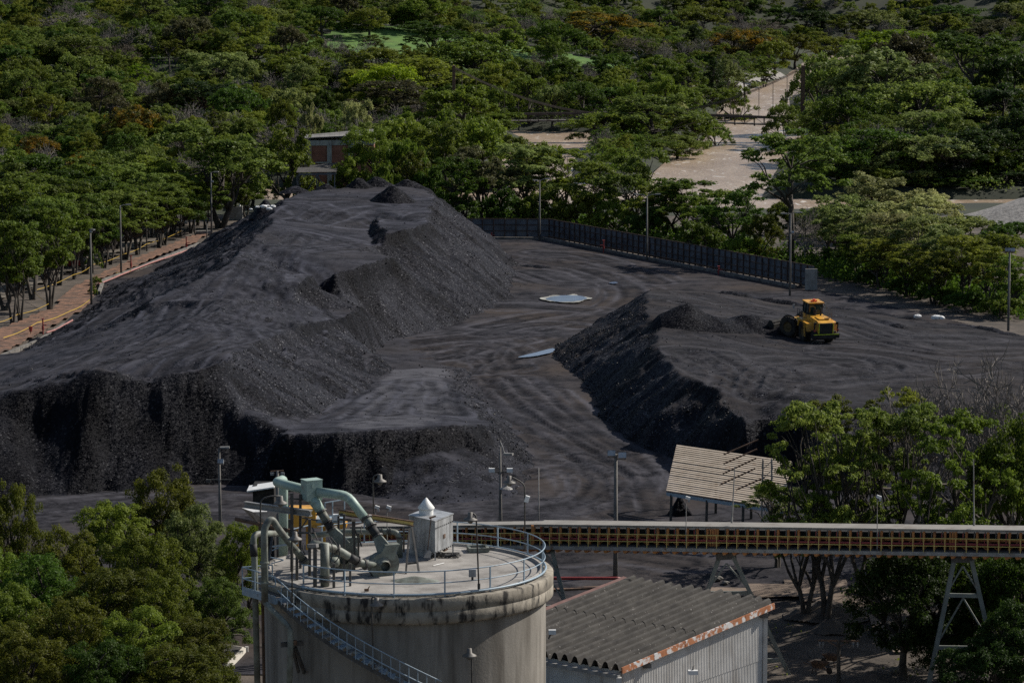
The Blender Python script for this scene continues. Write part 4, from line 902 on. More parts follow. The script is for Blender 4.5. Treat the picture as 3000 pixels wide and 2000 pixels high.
# ------------------------------------------------------------------ sheet metal fence round the yard
def V3(x, y, z=0.0): return Vector((x, y, z))
fence = thing('metal_fence', 'tall grey-blue sheet metal fence with rusty frames cornering at the back of the yard', 'fence', (6.1, 553, 0))
fc = [V3(-17.5, 554.2), V3(6.1, 553), V3(42.6, 478.5)]
pm = None
for a, b_, nb in ((fc[0], fc[1], 13), (fc[1], fc[2], 46)):
    d = (b_ - a) / nb; L = d.length; yaw = math.atan2(d.y, d.x); dn = d.normalized(); nrm = Vector((dn.y, -dn.x, 0))
    shm = None
    for i in range(nb):
        p = a + d * i
        for k in range(3):
            if shm is None:
                mb = MB(); n = 9; hh = 0.96
                v = []
                for q in range(n + 1):
                    x = 0.05 + (L - 0.1) * q / n; o = 0.03 * (q % 2)
                    v += [(x, o, 0), (x, o, hh)]
                mb.add(v, [(2 * q, 2 * q + 2, 2 * q + 3, 2 * q + 1) for q in range(n)]); shm = mb.mesh('fence_sheet', M['fence_sheet'])
            o = link('fence_sheet', shm, fence, p - Vector(fence.location) + Vector((0, 0, 0.28 + 0.98 * k)) + nrm * rng.uniform(-.03, .03), (rng.uniform(-.02, .02), 0, yaw), local=True)
        if pm is None or i == 0:
            mb = MB(); mb.box((0, 0, 1.62), (0.16, 0.2, 3.25)); mb.box((0, -0.55, 0.8), (0.07, 0.07, 0.07)); pm = mb.mesh('fence_post', M['fence_rust'])
        link('fence_post', pm, fence, p - Vector(fence.location) + nrm * 0.06, (0, 0, yaw), local=True)
    for k in range(4):
        mb = MB(); z = 0.25 + 0.98 * k
        mb.beam(a + nrm * 0.10 + Vector((0, 0, z)), b_ + nrm * 0.10 + Vector((0, 0, z)), 0.09, 0.09); mb.build('fence_rail', M['fence_rust'], fence)
    for i in range(3, nb, 6):
        p = a + d * i; mb = MB(); mb.beam(p + nrm * 0.1 + V3(0, 0, 1.9), p + nrm * 1.6 + V3(0, 0, .05), 0.07); mb.build('fence_brace', M['fence_rust'], fence)
kerb = thing('concrete_kerb', 'low concrete kerb at the foot of the sheet metal fence', 'kerb', (20, 525, 0))
for a, b_, nb in ((V3(-14, 551.2), V3(5.2, 550.0), 6), (V3(5.2, 550), V3(40, 478.5), 24)):
    for i in range(nb):
        p, q = a.lerp(b_, i / nb), a.lerp(b_, (i + 0.985) / nb); mb = MB()
        mb.beam(p + V3(0, 0, .25), q + V3(0, 0, .25), 0.4, 0.45); mb.build('kerb_stone', M['kerb'], kerb)
fp = MB(); fp.tube([V3(5.9, 551.2, .55), V3(22, 519.5, .5), V3(41, 480, .5)], 0.09, 6); o = fp.build('fire_pipe', M['rust_steel'])
tag(o, 'rust-red water pipe running along the foot of the metal fence', 'pipe')
slab = MB(); pz = V3(42.0, 476.5); slab.box(pz + V3(0, 0, 1.5), (1.7, .25, 3.0)); o = slab.build('concrete_slab_wall', M['concrete']); tag(o, 'upright pale concrete slab at the right end of the metal fence', 'wall')
def hydrant(p, h, lab, rot=0):
    t = thing('fire_hydrant', lab, 'hydrant', p)
    mb = MB(); mb.tube([p, p + V3(0, 0, h)], .09, 8); mb.build('standpipe', M['red_pipe'], t)
    mb = MB(); mb.tube([p + V3(0, 0, h * .62), p + V3(.55 * math.cos(rot), .55 * math.sin(rot), h * .62)], .07, 8); mb.build('outlet', M['red_pipe'], t)
    mb = MB(); mb.lathe([(0.02, 0), (.2, 0), (.2, .06), (.02, .06)], p + V3(0, 0, h), 10); mb.build('hand_wheel', M['red_pipe'], t)
    mb = MB(); mb.tube([p + V3(0, 0, h * .3), p + V3(0, 0, h * .55)], .15, 8); mb.build('valve_body', M['red_pipe'], t)
hydrant(P(1473, 695), 2.4, 'dark red monitor pipe in front of the left stretch of metal fence')
hydrant(P(1440, 700), 1.0, 'short red hydrant by the coal slope at the metal fence')
hydrant(P(1768, 742), 2.0, 'red hydrant monitor halfway along the slanting metal fence', 2.6)
hydrant(P(2105, 806), 1.3, 'red hydrant near the right end of the metal fence')

# ------------------------------------------------------------------ poles and lamps
def pole(px, yb, yt, lab, z=0.0, r=(0.17, 0.1), m='pole', name='light_pole', arms=(), floods=(), group='light poles round the coal yard', cat_='light pole', at=None):
    b_ = at or P(px, yb, z); top = Q(px, yt, b_.y); h = top.z - b_.z
    t = thing(name, lab, cat_, b_, group)
    mb = MB(); mb.tube([b_ - V3(0, 0, .3), b_ + V3(0, 0, h)], list(r), 10); mb.build('post', M[m], t, True)
    for (dx, dy, dz, L) in arms:          # cobra arm with a lamp head
        q = b_ + V3(0, 0, h - 0.15)
        e = q + V3(dx * L, dy * L, dz)
        mb = MB(); mb.tube([q, q.lerp(e, .5) + V3(0, 0, .12), e], .05, 6); ar = mb.build('arm', M['grey_steel'], t)
        dd = V3(dx, dy, 0).normalized(); mb = MB(); mb.beam(e - dd * .05 + V3(0, 0, .03), e + dd * .75 + V3(0, 0, .06), .32, .16); mb.build('lamp_head', M['grey_steel'], t)
    for (dx, dz, s_) in floods:
        q = b_ + V3(dx, -.15, h + dz)
        mb = MB(); mb.box(q, (s_, s_ * .7, s_ * .75), Matrix.Rotation(-.5, 3, 'X')); mb.build('floodlight', M['galv'], t)
        mb = MB(); mb.beam(b_ + V3(0, 0, h + dz - s_ * .45), q - V3(0, 0, s_ * .4), .07); mb.build('bracket', M['dark_steel'], t)
    return t
pole(620, 690, 505, 'concrete lamp post by the trees left of the far pile shoulder', arms=((1, -.3, .2, .55),), floods=((.25, -1.5, .35),))
pole(355, 810, 602, 'concrete lamp post on the rubble strip, middle one of the left row', arms=((.9, .2, .2, .9),))
pole(268, 893, 672, 'concrete lamp post on the rubble strip nearest the pile toe at left', arms=((.3, -.3, .1, .3),), floods=((.1, -.3, .3),))
pole(1581, 705, 528, 'slim lamp post in front of the straight back stretch of fence', arms=((1, .2, .3, .9), (-.7, .1, .1, .5)))
pole(1895, 763, 572, 'slim double-armed lamp post halfway along the slanting fence', arms=((1, .1, .25, 1.3), (-1, .1, .25, 1.2)))
pole(2314, 868, 625, 'tall lamp post beside the slender riverside tree', arms=((.9, -.2, .25, .9), (-.9, -.2, .1, .7)), floods=((.3, -2.6, .35),))
pole(2954, 962, 733, 'lone pole with twin floodlights at the right edge above the coal', z=2.4, floods=((-.3, .05, .55), (.32, .02, .55)), r=(.16, .12))
pole(430, 735, 560, 'thin wooden post among the park trees by the yellow tape', r=(.12, .09), name='wooden_post', cat_='post')
pole(272, 800, 690, 'short grey post between the park trees near the tape', r=(.14, .11), name='wooden_post', cat_='post')
pole(570, 685, 620, 'short grey post where the yellow tape ends', r=(.12, .1), name='wooden_post', cat_='post')
pole(606, 700, 655, 'weathered stub post at the right end of the rubble strip', r=(.1, .1), name='wooden_post', cat_='post')
pole(703, 625, 598, 'white marker post at the foot of the far left pile slope', r=(.12, .12), m='white', name='wooden_post', cat_='post')
t = pole(1803, 1690, 1330, 'tall twin floodlight pole passing behind the conveyor', floods=((-.36, .05, .62), (.5, -.12, .62)), r=(.2, .13))
t = pole(645, 1560, 1312, 'camera pole with white box behind the top of the tall left tree', arms=((1, 0, .15, .12),), floods=((.12, -1.15, .5),), r=(.16, .08))
pp = Vector(t.location)
mb = MB(); mb.beam(pp + V3(-1.0, 0, 4.6), pp + V3(1.0, 0, 4.6), .08); mb.box(pp + V3(-.95, 0, 4.5), (.4, .3, .25)); mb.build('crossarm', M['dark_steel'], t)
t = pole(1466, 1600, 1290, 'concrete pole with two white floodlights and a lamp behind the silo', r=(.19, .05), arms=((.5, -.2, -1.0, .7),))
pp = Vector(t.location); h0 = Q(1466, 1383, pp.y).z
mb = MB(); mb.beam(V3(pp.x - .75, pp.y, h0), V3(pp.x + .75, pp.y, h0 + .05), .08); mb.build('crossarm', M['dark_steel'], t)
for dx in (-.72, .78): mb = MB(); mb.box((pp.x + dx, pp.y - .1, h0 + .2), (.5, .3, .32)); mb.build('floodlight', M['white'], t)
hb = Q(1483, 1430, pp.y - .3)
mb = MB(); mb.lathe([(.12, .55), (.14, .2), (.5, .02), (.55, -.05)], hb, 14); mb.build('bell_lamp', M['grey_steel'], t)
pole(1578, 1600, 1370, 'thin grey lightning mast just right of the silo back rail', r=(.07, .03), m='grey_steel', name='thin_mast', cat_='mast', group='thin masts')
t = pole(815, 1640, 1378, 'wooden pole with two square floodlights behind the green duct', r=(.17, .12))
pp = Vector(t.location); h0 = Q(815, 1380, pp.y).z
mb = MB(); mb.beam(V3(pp.x - .55, pp.y, h0), V3(pp.x + .5, pp.y, h0 + .06), .08); mb.build('crossarm', M['rust_steel'], t)
for dx in (-.42, .42): mb = MB(); mb.box((pp.x + dx, pp.y - .1, h0 - .2), (.3, .2, .22)); mb.build('floodlight', M['galv'], t)

# ------------------------------------------------------------------ concrete silo
YS = 152.0
SC = Q(1187, 1668, YS); ZR = SC.z; SX = SC.x
RB, RR = 6.37, 6.71
def cyl(phi, r, z):       # phi in degrees, 0 = towards the camera, + = to the right
    a = math.radians(phi); return Vector((SX + r * math.sin(a), YS - r * math.cos(a), z))
silo = thing('concrete_silo', 'huge round concrete silo with stained rim and equipment on its roof', 'silo', (SX, YS, 0))
c0 = V3(SX, YS, 0)
MB().lathe([(RB, -.5), (RB, ZR - 1.2)], c0, 96).build('silo_wall', M['silo_wall'], silo, True)
rim = MB().lathe([(RB - .02, ZR - 1.21), (RR - .12, ZR - 1.17), (RR, ZR - 1.05), (RR, ZR - .62), (RR - .025, ZR - .60), (RR - .025, ZR - .57), (RR, ZR - .55), (RR, ZR - .05), (RR - .05, ZR), (RB - .12, ZR)], c0, 96)
rim.build('rim_band', M['silo_rim'], silo, True)
MB().lathe([(RB - .1, ZR + .02), (RB - .16, ZR + .14), (RB - .26, ZR + .14), (RB - .28, ZR + .0)], c0, 96).build('roof_kerb', M['concrete'], silo, True)
deckm = MB().lathe([(0.01, ZR + .06), (RB - .25, ZR + .02)], c0, 64).build('roof_slab', M['concrete'], silo, True)
ZD = ZR + .05
rail = thing('roof_railing', 'pale blue tubular safety railing round the silo roof', 'railing', (SX, YS, ZR))
RRL = 6.33
def ring(r, z, a0, a1, tr, nm, m, par):
    n = int(abs(a1 - a0) / 2.5); pts = [cyl(a0 + (a1 - a0) * i / n, r, z) for i in range(n + 1)]
    return MB().tube(pts, tr, 8).build(nm, M[m], par, True)
A0, A1 = -44, 222
ring(RRL, ZR + 1.12, A0, A1, .027, 'top_rail', 'blue_steel', rail); ring(RRL, ZR + .60, A0, A1, .025, 'mid_rail', 'blue_steel', rail)
ring(RRL + .04, ZR + .12, A0, A1, .05, 'toe_pipe', 'blue_steel', rail)
pmesh = MB().box((0, 0, .56), (.055, .055, 1.12)).mesh('post', M['blue_steel'])
for k in range(14):
    a = -43 + k * 20.2; link('post', pmesh, rail, cyl(a, RRL, ZR) - V3(SX, YS, ZR), (0, 0, math.radians(a)), local=True)
# helical stair
stair = thing('steel_staircase', 'pale blue steel staircase curving down the front of the silo', 'staircase', cyl(-30, 7, ZR - 1))
def hz(phi): return 21.92 - .067 * (phi + 35.5) + (ZR - 23.1)
P0, P1 = -47, 14
for r_, nm in ((6.5, 'stringer'), (7.38, 'stringer')):
    v = []; n = 40
    for i in range(n + 1):
        ph = P0 + (P1 - P0) * i / n
        v += [cyl(ph, r_ - .02, hz(ph) - .17), cyl(ph, r_ - .02, hz(ph) + .02), cyl(ph, r_ + .02, hz(ph) + .02), cyl(ph, r_ + .02, hz(ph) - .17)]
    f = []
    for i in range(n):
        for k in range(4): f.append((4 * i + k, 4 * i + (k + 1) % 4, 4 * i + 4 + (k + 1) % 4, 4 * i + 4 + k))
    MB().add(v, f).build(nm, M['dark_steel'] if r_ > 7 else M['blue_steel'], stair)
for hgt, tr, nm in ((.98, .025, 'top_rail'), (.48, .028, 'mid_rail')):
    pts = [cyl(P0 + (P1 - P0) * i / 40, 7.42, hz(P0 + (P1 - P0) * i / 40) + hgt) for i in range(41)]
    if hgt > .9: pts = [cyl(-50, 7.35, hz(-47) + 1.02)] + pts
    MB().tube(pts, tr, 8).build(nm, M['blue_steel'], stair, True)
i = 0; ph = P0 + 1.5
while ph < P1:
    mb = MB(); a, b_, c, d = cyl(ph - 1.3, 6.52, 0), cyl(ph - 1.3, 7.36, 0), cyl(ph + 1.5, 7.36, 0), cyl(ph + 1.5, 6.52, 0)
    z = hz(ph) - .03
    mb.prism([q + V3(0, 0, z) for q in (a, b_, c, d)], (0, 0, .05)); mb.prism([b_ + V3(0, 0, z), c + V3(0, 0, z), c + V3(0, 0, z - .1), b_ + V3(0, 0, z - .1)], cyl(ph, 7.33, 0) - cyl(ph, 7.36, 0))
    mb.build('tread', M['blue_steel'] if i % 3 else M['grey_steel'], stair)
    q = cyl(ph + .4, 7.42, 0); MB().tube([q + V3(0, 0, z), q + V3(0, 0, z + .98)], .016, 6).build('baluster', M['blue_steel'], stair)
    i += 1; ph += 3.0
# landing beside the roof
land = thing('landing_platform', 'small pale blue landing platform at the top of the silo stairs', 'platform', cyl(-58, 6.9, ZR - .35))
LA = [cyl(-47.5, 6.3, ZR - .38), cyl(-47.5, 7.5, ZR - .38), cyl(-68, 7.7, ZR - .38), cyl(-68, 6.3, ZR - .38)]
MB().prism(LA, (0, 0, .05)).build('deck_plate', M['dark_steel'], land)
for a, b_ in ((LA[1], LA[2]), (LA[2], LA[3]), (LA[0], LA[1])):
    MB().beam(a + V3(0, 0, -.06), b_ + V3(0, 0, -.06), .06, .24).build('edge_beam', M['blue_steel'], land)
MB().beam(LA[1] + V3(0, 0, .1), LA[2] + V3(0, 0, .1), .03, .16).build('kick_plate', M['blue_steel'], land)
for k in (1, .5):
    pts = [LA[1].lerp(LA[2], .25), LA[1].lerp(LA[2], .6), LA[2], LA[3]]
    MB().tube([q + V3(0, 0, .05 + k) for q in pts], .03, 8).build('rail', M['blue_steel'], land)
for q in (LA[1].lerp(LA[2], .25), LA[1].lerp(LA[2], .62), LA[2], LA[3]):
    MB().tube([q, q + V3(0, 0, 1.05)], .028, 6).build('post', M['blue_steel'], land)
lp_ = [(LA[1].lerp(LA[2], .25) + V3(0, 0, .55)), (LA[1].lerp(LA[2], .02) + V3(0, 0, .58)), (LA[1].lerp(LA[2], -.02) + V3(0, 0, .8)), (LA[1].lerp(LA[2], .02) + V3(0, 0, 1.02)), (LA[1].lerp(LA[2], .25) + V3(0, 0, 1.05))]
MB().tube(lp_, .028, 8).build('gate_loop', M['blue_steel'], land, True)

# ------------------------------------------------------------------ ducts, pipes and fans on the roof
def path(pts): return [Q(*p) for p in pts]
def bend(pts, r=0.35, n=4):
    out = [pts[0]]
    for i in range(1, len(pts) - 1):
        a, b_, c = pts[i - 1], pts[i], pts[i + 1]
        p = b_ + (a - b_).normalized() * min(r, (a - b_).length * .45); q = b_ + (c - b_).normalized() * min(r, (c - b_).length * .45)
        for k in range(n + 1):
            t = k / n; out.append((1 - t) ** 2 * p + 2 * t * (1 - t) * b_ + t * t * q)
    return out + [pts[-1]]
def flange(p, d, r, w=.07):
    d = Vector(d).normalized(); R = d.to_track_quat('Z', 'Y').to_matrix()
    return MB().lathe([(r * .6, -w), (r * 1.32, -w), (r * 1.32, w), (r * .6, w)], p, 18, R)
duct = thing('air_duct', 'thick pale green air duct arching over the silo roof equipment', 'duct', Q(830, 1625, 155.5))
R0 = .215
MB().tube(bend([Q(830, 1628, 155.6), Q(830, 1404, 155.6), Q(810, 1412, 154.0), Q(890, 1433, 152.4)], .25, 3), R0, 18).build('riser', M['green_pipe'], duct, True)
a, b_ = Q(880, 1430, 152.4), Q(945, 1437, 152.0)
bx = MB(); cbox = Q(913, 1434, 152.2); Rb = Matrix.Rotation(.5, 3, 'Z')
bx.box(cbox, (.78, .62, .92), Rb); bx.box(cbox + V3(0, 0, .47), (.82, .66, .03), Rb); bx.box(cbox + Rb @ V3(-.1, -.32, .22), (.1, .04, .16), Rb); bx.build('junction_box', M['green_pipe'], duct)
MB().tube(bend([Q(930, 1440, 152.0), Q(1018, 1452, 151.7), Q(1066, 1514, 151.3)], .3, 3), R0, 18).build('branch', M['green_pipe'], duct, True)
MB().tube([Q(912, 1455, 152.2), Q(926, 1475, 152.0), Q(940, 1497, 151.9)], [.26, .25, R0], 18).build('branch', M['green_pipe'], duct, True)
def drop(pts, fan_c, name):
    p = pts; d = p[1] - p[0]
    MB().tube([p[0], p[1]], .20, 16).build('spool', M['dirty_green'], duct, True)
    MB().tube([p[1], p[2]], .205, 16).build('rubber_sleeve', M['rubber'], duct, True)
    for q in p[:3]: flange(q, d, .21, .035).build('flange', M['dark_steel'], duct)
    dd = (p[3] - p[2]).normalized(); sdv = dd.cross(V3(0, 1, 0)).normalized(); u = sdv.cross(dd)
    top = [p[2] + (sdv * a_ + u * b2) * .19 for a_, b2 in ((1, 1), (-1, 1), (-1, -1), (1, -1))]
    bot = [p[3] + (sdv * a_ * .34 + u * b2 * .22) for a_, b2 in ((1, 1), (-1, 1), (-1, -1), (1, -1))]
    MB().add(top + bot, [(0, 1, 5, 4), (1, 2, 6, 5), (2, 3, 7, 6), (3, 0, 4, 7), (3, 2, 1, 0), (4, 5, 6, 7)]).build('transition', M['dirty_green'], duct)
drop([Q(1074, 1518, 151.3), Q(1087, 1541, 151.1), Q(1106, 1572, 150.9), Q(1128, 1612, 150.7)], None, '')
drop([Q(941, 1499, 151.9), Q(958, 1527, 151.8), Q(972, 1550, 151.7), Q(1008, 1600, 151.6)], None, '')
def fan(px, py, Y, yaw, lab):
    c = Q(px, py, Y); t = thing('blower_fan', lab, 'fan', V3(c.x, c.y, ZD))
    R = Matrix.Rotation(yaw, 3, 'Z')
    prof = []
    for k in range(26):
        an = math.radians(100 + 300 * k / 25); rr = .54 + .25 * k / 25
        prof.append((math.cos(an) * rr, math.sin(an) * rr))
    prof.append((.80, .9)); prof.append((.12, .9))
    for s_, nm in ((0, 'volute'),):
        v0 = [c + R @ V3(x, -.24, z) for x, z in prof]; MB().prism(v0, R @ V3(0, .48, 0)).build('volute_casing', M['dirty_green'], t)
    MB().lathe([(.36, 0), (.34, .04), (.24, .06), (.22, .34)], c + R @ V3(0, -.24, -.0), 20, R @ Matrix.Rotation(math.radians(90), 3, 'X')).build('inlet_cone', M['dirty_green'], t, True)
    pd = [c + R @ V3(x, y, z) for x, y, z in ((.15, .22, 0), (.75, .22, 0), (.85, .22, -.7), (.05, .22, -.7))]
    MB().prism(pd, R @ V3(0, .3, 0)).build('pedestal', M['grey_steel'], t)
    MB().tube([c + R @ V3(0.05, .3, .05), c + R @ V3(.05, .85, .05)], .2, 14).build('motor', M['dark_steel'], t, True)
    for x in (-.45, .4): MB().beam(c + R @ V3(x, 0, -.3), V3((c + R @ V3(x, 0, 0)).x, (c + R @ V3(x, 0, 0)).y, ZD), .09).build('leg', M['dark_steel'], t)
    return c
fan(1118, 1652, 150.5, .35, 'big dusty blower fan on the silo roof right of the pipe tangle')
fan(1000, 1632, 151.8, .3, 'dusty blower fan half hidden behind the flanged pipe tee')
t = thing('flanged_pipe', 'dusty green flanged pipe tee feeding the blower fan', 'pipe', P(952, 1715, ZD))
bp_ = P(952, 1715, ZD)
MB().tube([bp_, V3(bp_.x, bp_.y, Q(952, 1590, bp_.y).z)], .2, 16).build('standpipe', M['dirty_green'], t, True)
for py in (1688, 1700): flange(Q(952, py, bp_.y), (0, 0, 1), .2, .03).build('flange', M['dark_steel'], t)
MB().tube(bend([Q(917, 1592, bp_.y), Q(985, 1608, 149.2), Q(1060, 1652, 149.9), Q(1098, 1650, 150.2)], .3, 3), .185, 16).build('suction_pipe', M['dirty_green'], t, True)
for p_, q_ in (((985, 1608, 149.2), (1010, 1622, 149.4)), ((1047, 1644, 149.8), (1060, 1652, 149.9)), ((1068, 1652, 150), (1080, 1651, 150.1))):
    flange(Q(*p_), Q(*q_) - Q(*p_), .2, .035).build('flange', M['dark_steel'], t)
MB().tube([Q(1022, 1630, 149.5), Q(1045, 1643, 149.75)], .192, 16).build('rubber_sleeve', M['rubber'], t, True)
t = thing('bent_pipe', 'dusty green pipe with two flanges and an elbow at the back of the silo roof', 'pipe', P(1170, 1625, ZD))
MB().tube(bend([Q(905, 1570, 155.2), Q(1000, 1557, 155.0), Q(1160, 1556, 154.8), V3(Q(1171, 1570, 154.8).x, 154.8, Q(1171, 1575, 154.8).z), V3(Q(1171, 1570, 154.8).x, 154.8, ZD)], .32, 4), .135, 14).build('pipe_run', M['dirty_green'], t, True)
for px in (1113, 1120, 1138, 1144): flange(Q(px, 1557, 154.85), (1, 0, 0), .14, .025).build('flange', M['dark_steel'], t)
flange(Q(1171, 1574, 154.8), (0, 0, 1), .14, .03).build('flange', M['dark_steel'], t)
t = thing('return_pipe', 'pale grey-green pipe looping in an upside-down U and running down the silo side', 'pipe', V3(Q(775, 1700, 147).x, 147, 0))
MB().tube(bend([Q(776, 1762, 147.0), Q(774, 1545, 147.0), Q(795, 1515, 147.2), Q(815, 1548, 147.4), Q(898, 1650, 148.2)], .28, 5), .155, 16).build('upper_pipe', M['dirty_green'], t, True)
MB().tube(bend([Q(776, 1755, 147.0), Q(776, 1765, 147.0), Q(848, 1838, 146.2), Q(852, 1862, 146.2), Q(846, 2060, 146.2)], .3, 4), .135, 16).build('lower_pipe', M['dirty_green'], t, True)
for py in (1647, 1705): flange(Q(775, py, 147), (0, 0, 1), .155, .03).build('flange', M['dirty_green'], t)
flange(Q(888, 1640, 148.1), Q(898, 1650, 148.2) - Q(888, 1638, 148.1), .16, .05).build('flange', M['dark_steel'], t)
t = thing('pipe_bracket', 'dark steel bracket holding the pipe to the silo wall', 'bracket', Q(850, 1885, 146.4))
MB().beam(Q(823, 1888, 146.4), Q(888, 1882, 146.6), .18, .2).build('cross_beam', M['dark_steel'], t)
MB().beam(Q(865, 1895, 146.5), Q(892, 1970, 147.2), .1, .16).build('strut', M['dark_steel'], t); MB().beam(Q(857, 1895, 146.5), Q(875, 1968, 147.2), .1, .12).build('strut', M['dark_steel'], t)
MB().tube([Q(863, 1888, 146.25), Q(863, 1874, 146.25)], .1, 12).build('clamp', M['rust_steel'], t)
t = thing('drain_pipe', 'pale green pipe standing left of the silo with a black sleeve', 'pipe', Q(745, 1700, 149))
MB().tube(bend([Q(756, 2080, 149), Q(745, 1630, 149), Q(742, 1570, 149), Q(758, 1562, 149.4), Q(830, 1562, 151)], .25, 4), .14, 14).build('pipe_run', M['dirty_green'], t, True)
MB().tube([Q(744, 1628, 149), Q(742, 1592, 149)], .165, 14).build('rubber_sleeve', M['rubber'], t, True)
MB().tube([Q(768, 1700, 149.5), Q(775, 2080, 149.5)], .07, 8).build('side_pipe', M['rust_steel'], t)
t = thing('exhaust_muffler', 'cream drum muffler lying low between the roof pipes', 'tank', Q(975, 1645, 151))
MB().tube([Q(965, 1645, 150.8), Q(968, 1645, 150.8), Q(990, 1645, 150.9), Q(994, 1645, 150.9)], [.12, .22, .22, .12], 16).build('drum', M['dirty_green'], t, True)
MB().beam(Q(978, 1655, 150.85), Q(978, 1685, 150.85), .12).build('saddle', M['dark_steel'], t)
# steel frame carrying the ducts
fr = thing('pipe_gantry', 'rusty blue-grey steel frame of columns and beams under the green duct', 'frame', P(880, 1680, ZD))
def col(px, yt, yb, Y, w=.14, m='dark_steel', nm='column'): MB().beam(Q(px, yb, Y), Q(px, yt, Y), w).build(nm, M[m], fr)
for a in ((855, 1443, 1690, 151.5), (880, 1447, 1668, 152.2, .12), (923, 1598, 1722, 147.6, .17), (907, 1520, 1690, 150.4, .13), (1036, 1520, 1668, 151.8, .16), (1008, 1505, 1700, 149.6, .1), (992, 1510, 1640, 153.6, .1), (848, 1520, 1610, 154.6, .12), (1050, 1560, 1672, 152.4, .09), (978, 1650, 1720, 147.7, .12), (1026, 1650, 1715, 148.1, .1), (870, 1600, 1700, 149.5, .13)): col(*a)
for p_, q_, w_, m_ in (((1000, 1508, 151.2), (1000, 1502, 153.2), .14, 'dark_steel'), ((800, 1600, 154.5), (870, 1590, 152), .08, 'blue_steel'), ((850, 1460, 151.5), (888, 1462, 152.2), .08, 'dark_steel'), ((884, 1515, 152.1), (930, 1524, 151.2), .05, 'dark_steel'), ((884, 1545, 152.1), (900, 1520, 151.6), .05, 'dark_steel'), ((855, 1560, 151.5), (923, 1560, 150.4), .08, 'dark_steel'), ((903, 1598, 147.8), (930, 1597, 147.4), .16, 'grey_steel'), ((799, 1565, 152), (786, 1650, 150), .1, 'dark_steel'), ((990, 1520, 151), (1040, 1524, 151.6), .1, 'dark_steel'), ((1035, 1540, 151.8), (1060, 1600, 151.8), .06, 'dark_steel'), ((915, 1545, 151), (935, 1590, 150), .05, 'dark_steel')):
    MB().beam(Q(*p_), Q(*q_), w_).build('beam', M[m_], fr)
t = thing('steel_beam', 'dirty white steel I-beam sticking out left of the green riser', 'beam', Q(810, 1490, 152.5))
for dz in (-.12, .12): MB().beam(Q(718, 1477, 153.4) + V3(0, 0, dz), Q(911, 1503, 151.0) + V3(0, 0, dz), .22, .05).build('beam_flange', M['grey_steel'], t)
MB().beam(Q(718, 1477, 153.4), Q(911, 1503, 151.0), .04, .24).build('beam_web', M['grey_steel'], t)
t = thing('crane_beam', 'brown and yellow monorail beam running towards the dust filter', 'beam', Q(1150, 1525, 152))
for dz in (-.1, .1): MB().beam(Q(994, 1500, 151.4) + V3(0, 0, dz), Q(1210, 1533, 153.0) + V3(0, 0, dz), .2, .05).build('beam_flange', M['rust_steel'], t)
MB().beam(Q(994, 1500, 151.4), Q(1210, 1533, 153.0), .05, .2).build('beam_web', M['yellow'], t)
for ps in (((1200, 1543, 152.9), (1188, P(1, 1, 0) and 1690, 150.6)), ((1207, 1543, 152.9), (1229, 1688, 150.9)), ((1183, 1545, 152.9), (1183, 1615, 154.0)), ((1193, 1650, 151.4), (1224, 1647, 151.5))):
    MB().beam(Q(*ps[0]), Q(*ps[1]), .085).build('trestle_leg', M['dark_steel'], t)
MB().tube([Q(690, 1519, 153), Q(870, 1559, 151.5)], .09, 10).build('conveying_pole', M['rust_steel']) and None
o = bpy.data.objects['conveying_pole']; tag(o, 'long brown pole lying slantwise left of the green riser', 'pole')
# hopper and hut behind the silo edge
t = thing('steel_hopper', 'grey funnel-shaped steel hopper behind the left edge of the silo roof', 'hopper', Q(765, 1500, 160))
hA = [Q(708, 1487, 160), Q(742, 1499, 158.8), Q(818, 1497, 160.2), Q(790, 1485, 161.2)]; hB = [Q(748, 1530, 160.2), Q(758, 1532, 159.8), Q(786, 1530, 160), Q(775, 1528, 160.5)]
MB().add(hA + hB, [(0, 1, 5, 4), (1, 2, 6, 5), (2, 3, 7, 6), (3, 0, 4, 7), (4, 5, 6, 7)]).build('funnel', M['galv'], t)
MB().beam(Q(765, 1530, 160), Q(765, 1600, 160), .25).build('chute', M['rust_steel'], t)
t = thing('machine_hut', 'small dark hut with a thin white roof beyond the hopper', 'hut', V3(Q(770, 1500, 262).x, 262, 0))
hc = Q(772, 1452, 262); MB().box((hc.x, 263, (hc.z + .8) / 2), (1.65, 2.2, hc.z + .8)).build('hut_wall', M['loader_dark'], t)
MB().beam(Q(727, 1431, 261.5), Q(806, 1419, 261.5), 2.6, .1).build('hut_roof', M['white'], t)
t = thing('yellow_plant', 'yellow steel machine frame showing behind the roof pipes', 'machine', V3(Q(930, 1530, 236).x, 236, 0))
q = Q(885, 1518, 236); MB().box((q.x, 237, q.z), (1.9, 1.5, 1.3)).build('engine_cover', M['loader_yellow'], t)
q = Q(960, 1540, 236); MB().box((q.x, 237, q.z), (2.6, 1.6, .35)).build('platform', M['loader_yellow'], t)
q = Q(960, 1528, 236); MB().box((q.x, 237, q.z), (2.3, 1.4, .3)).build('blue_deck', M['blue_steel'], t)
q = Q(983, 1517, 236); MB().box((q.x, 236.4, q.z), (.55, .5, .4)).build('control_box', M['white'], t)
for px in (870, 900, 950, 1000): MB().beam(V3(Q(px, 1540, 237).x, 237, 0), Q(px, 1535, 237), .18).build('leg', M['loader_yellow'], t)
t = thing('handrail', 'pale blue handrail frame behind the pipe tangle', 'railing', Q(980, 1500, 156.5))
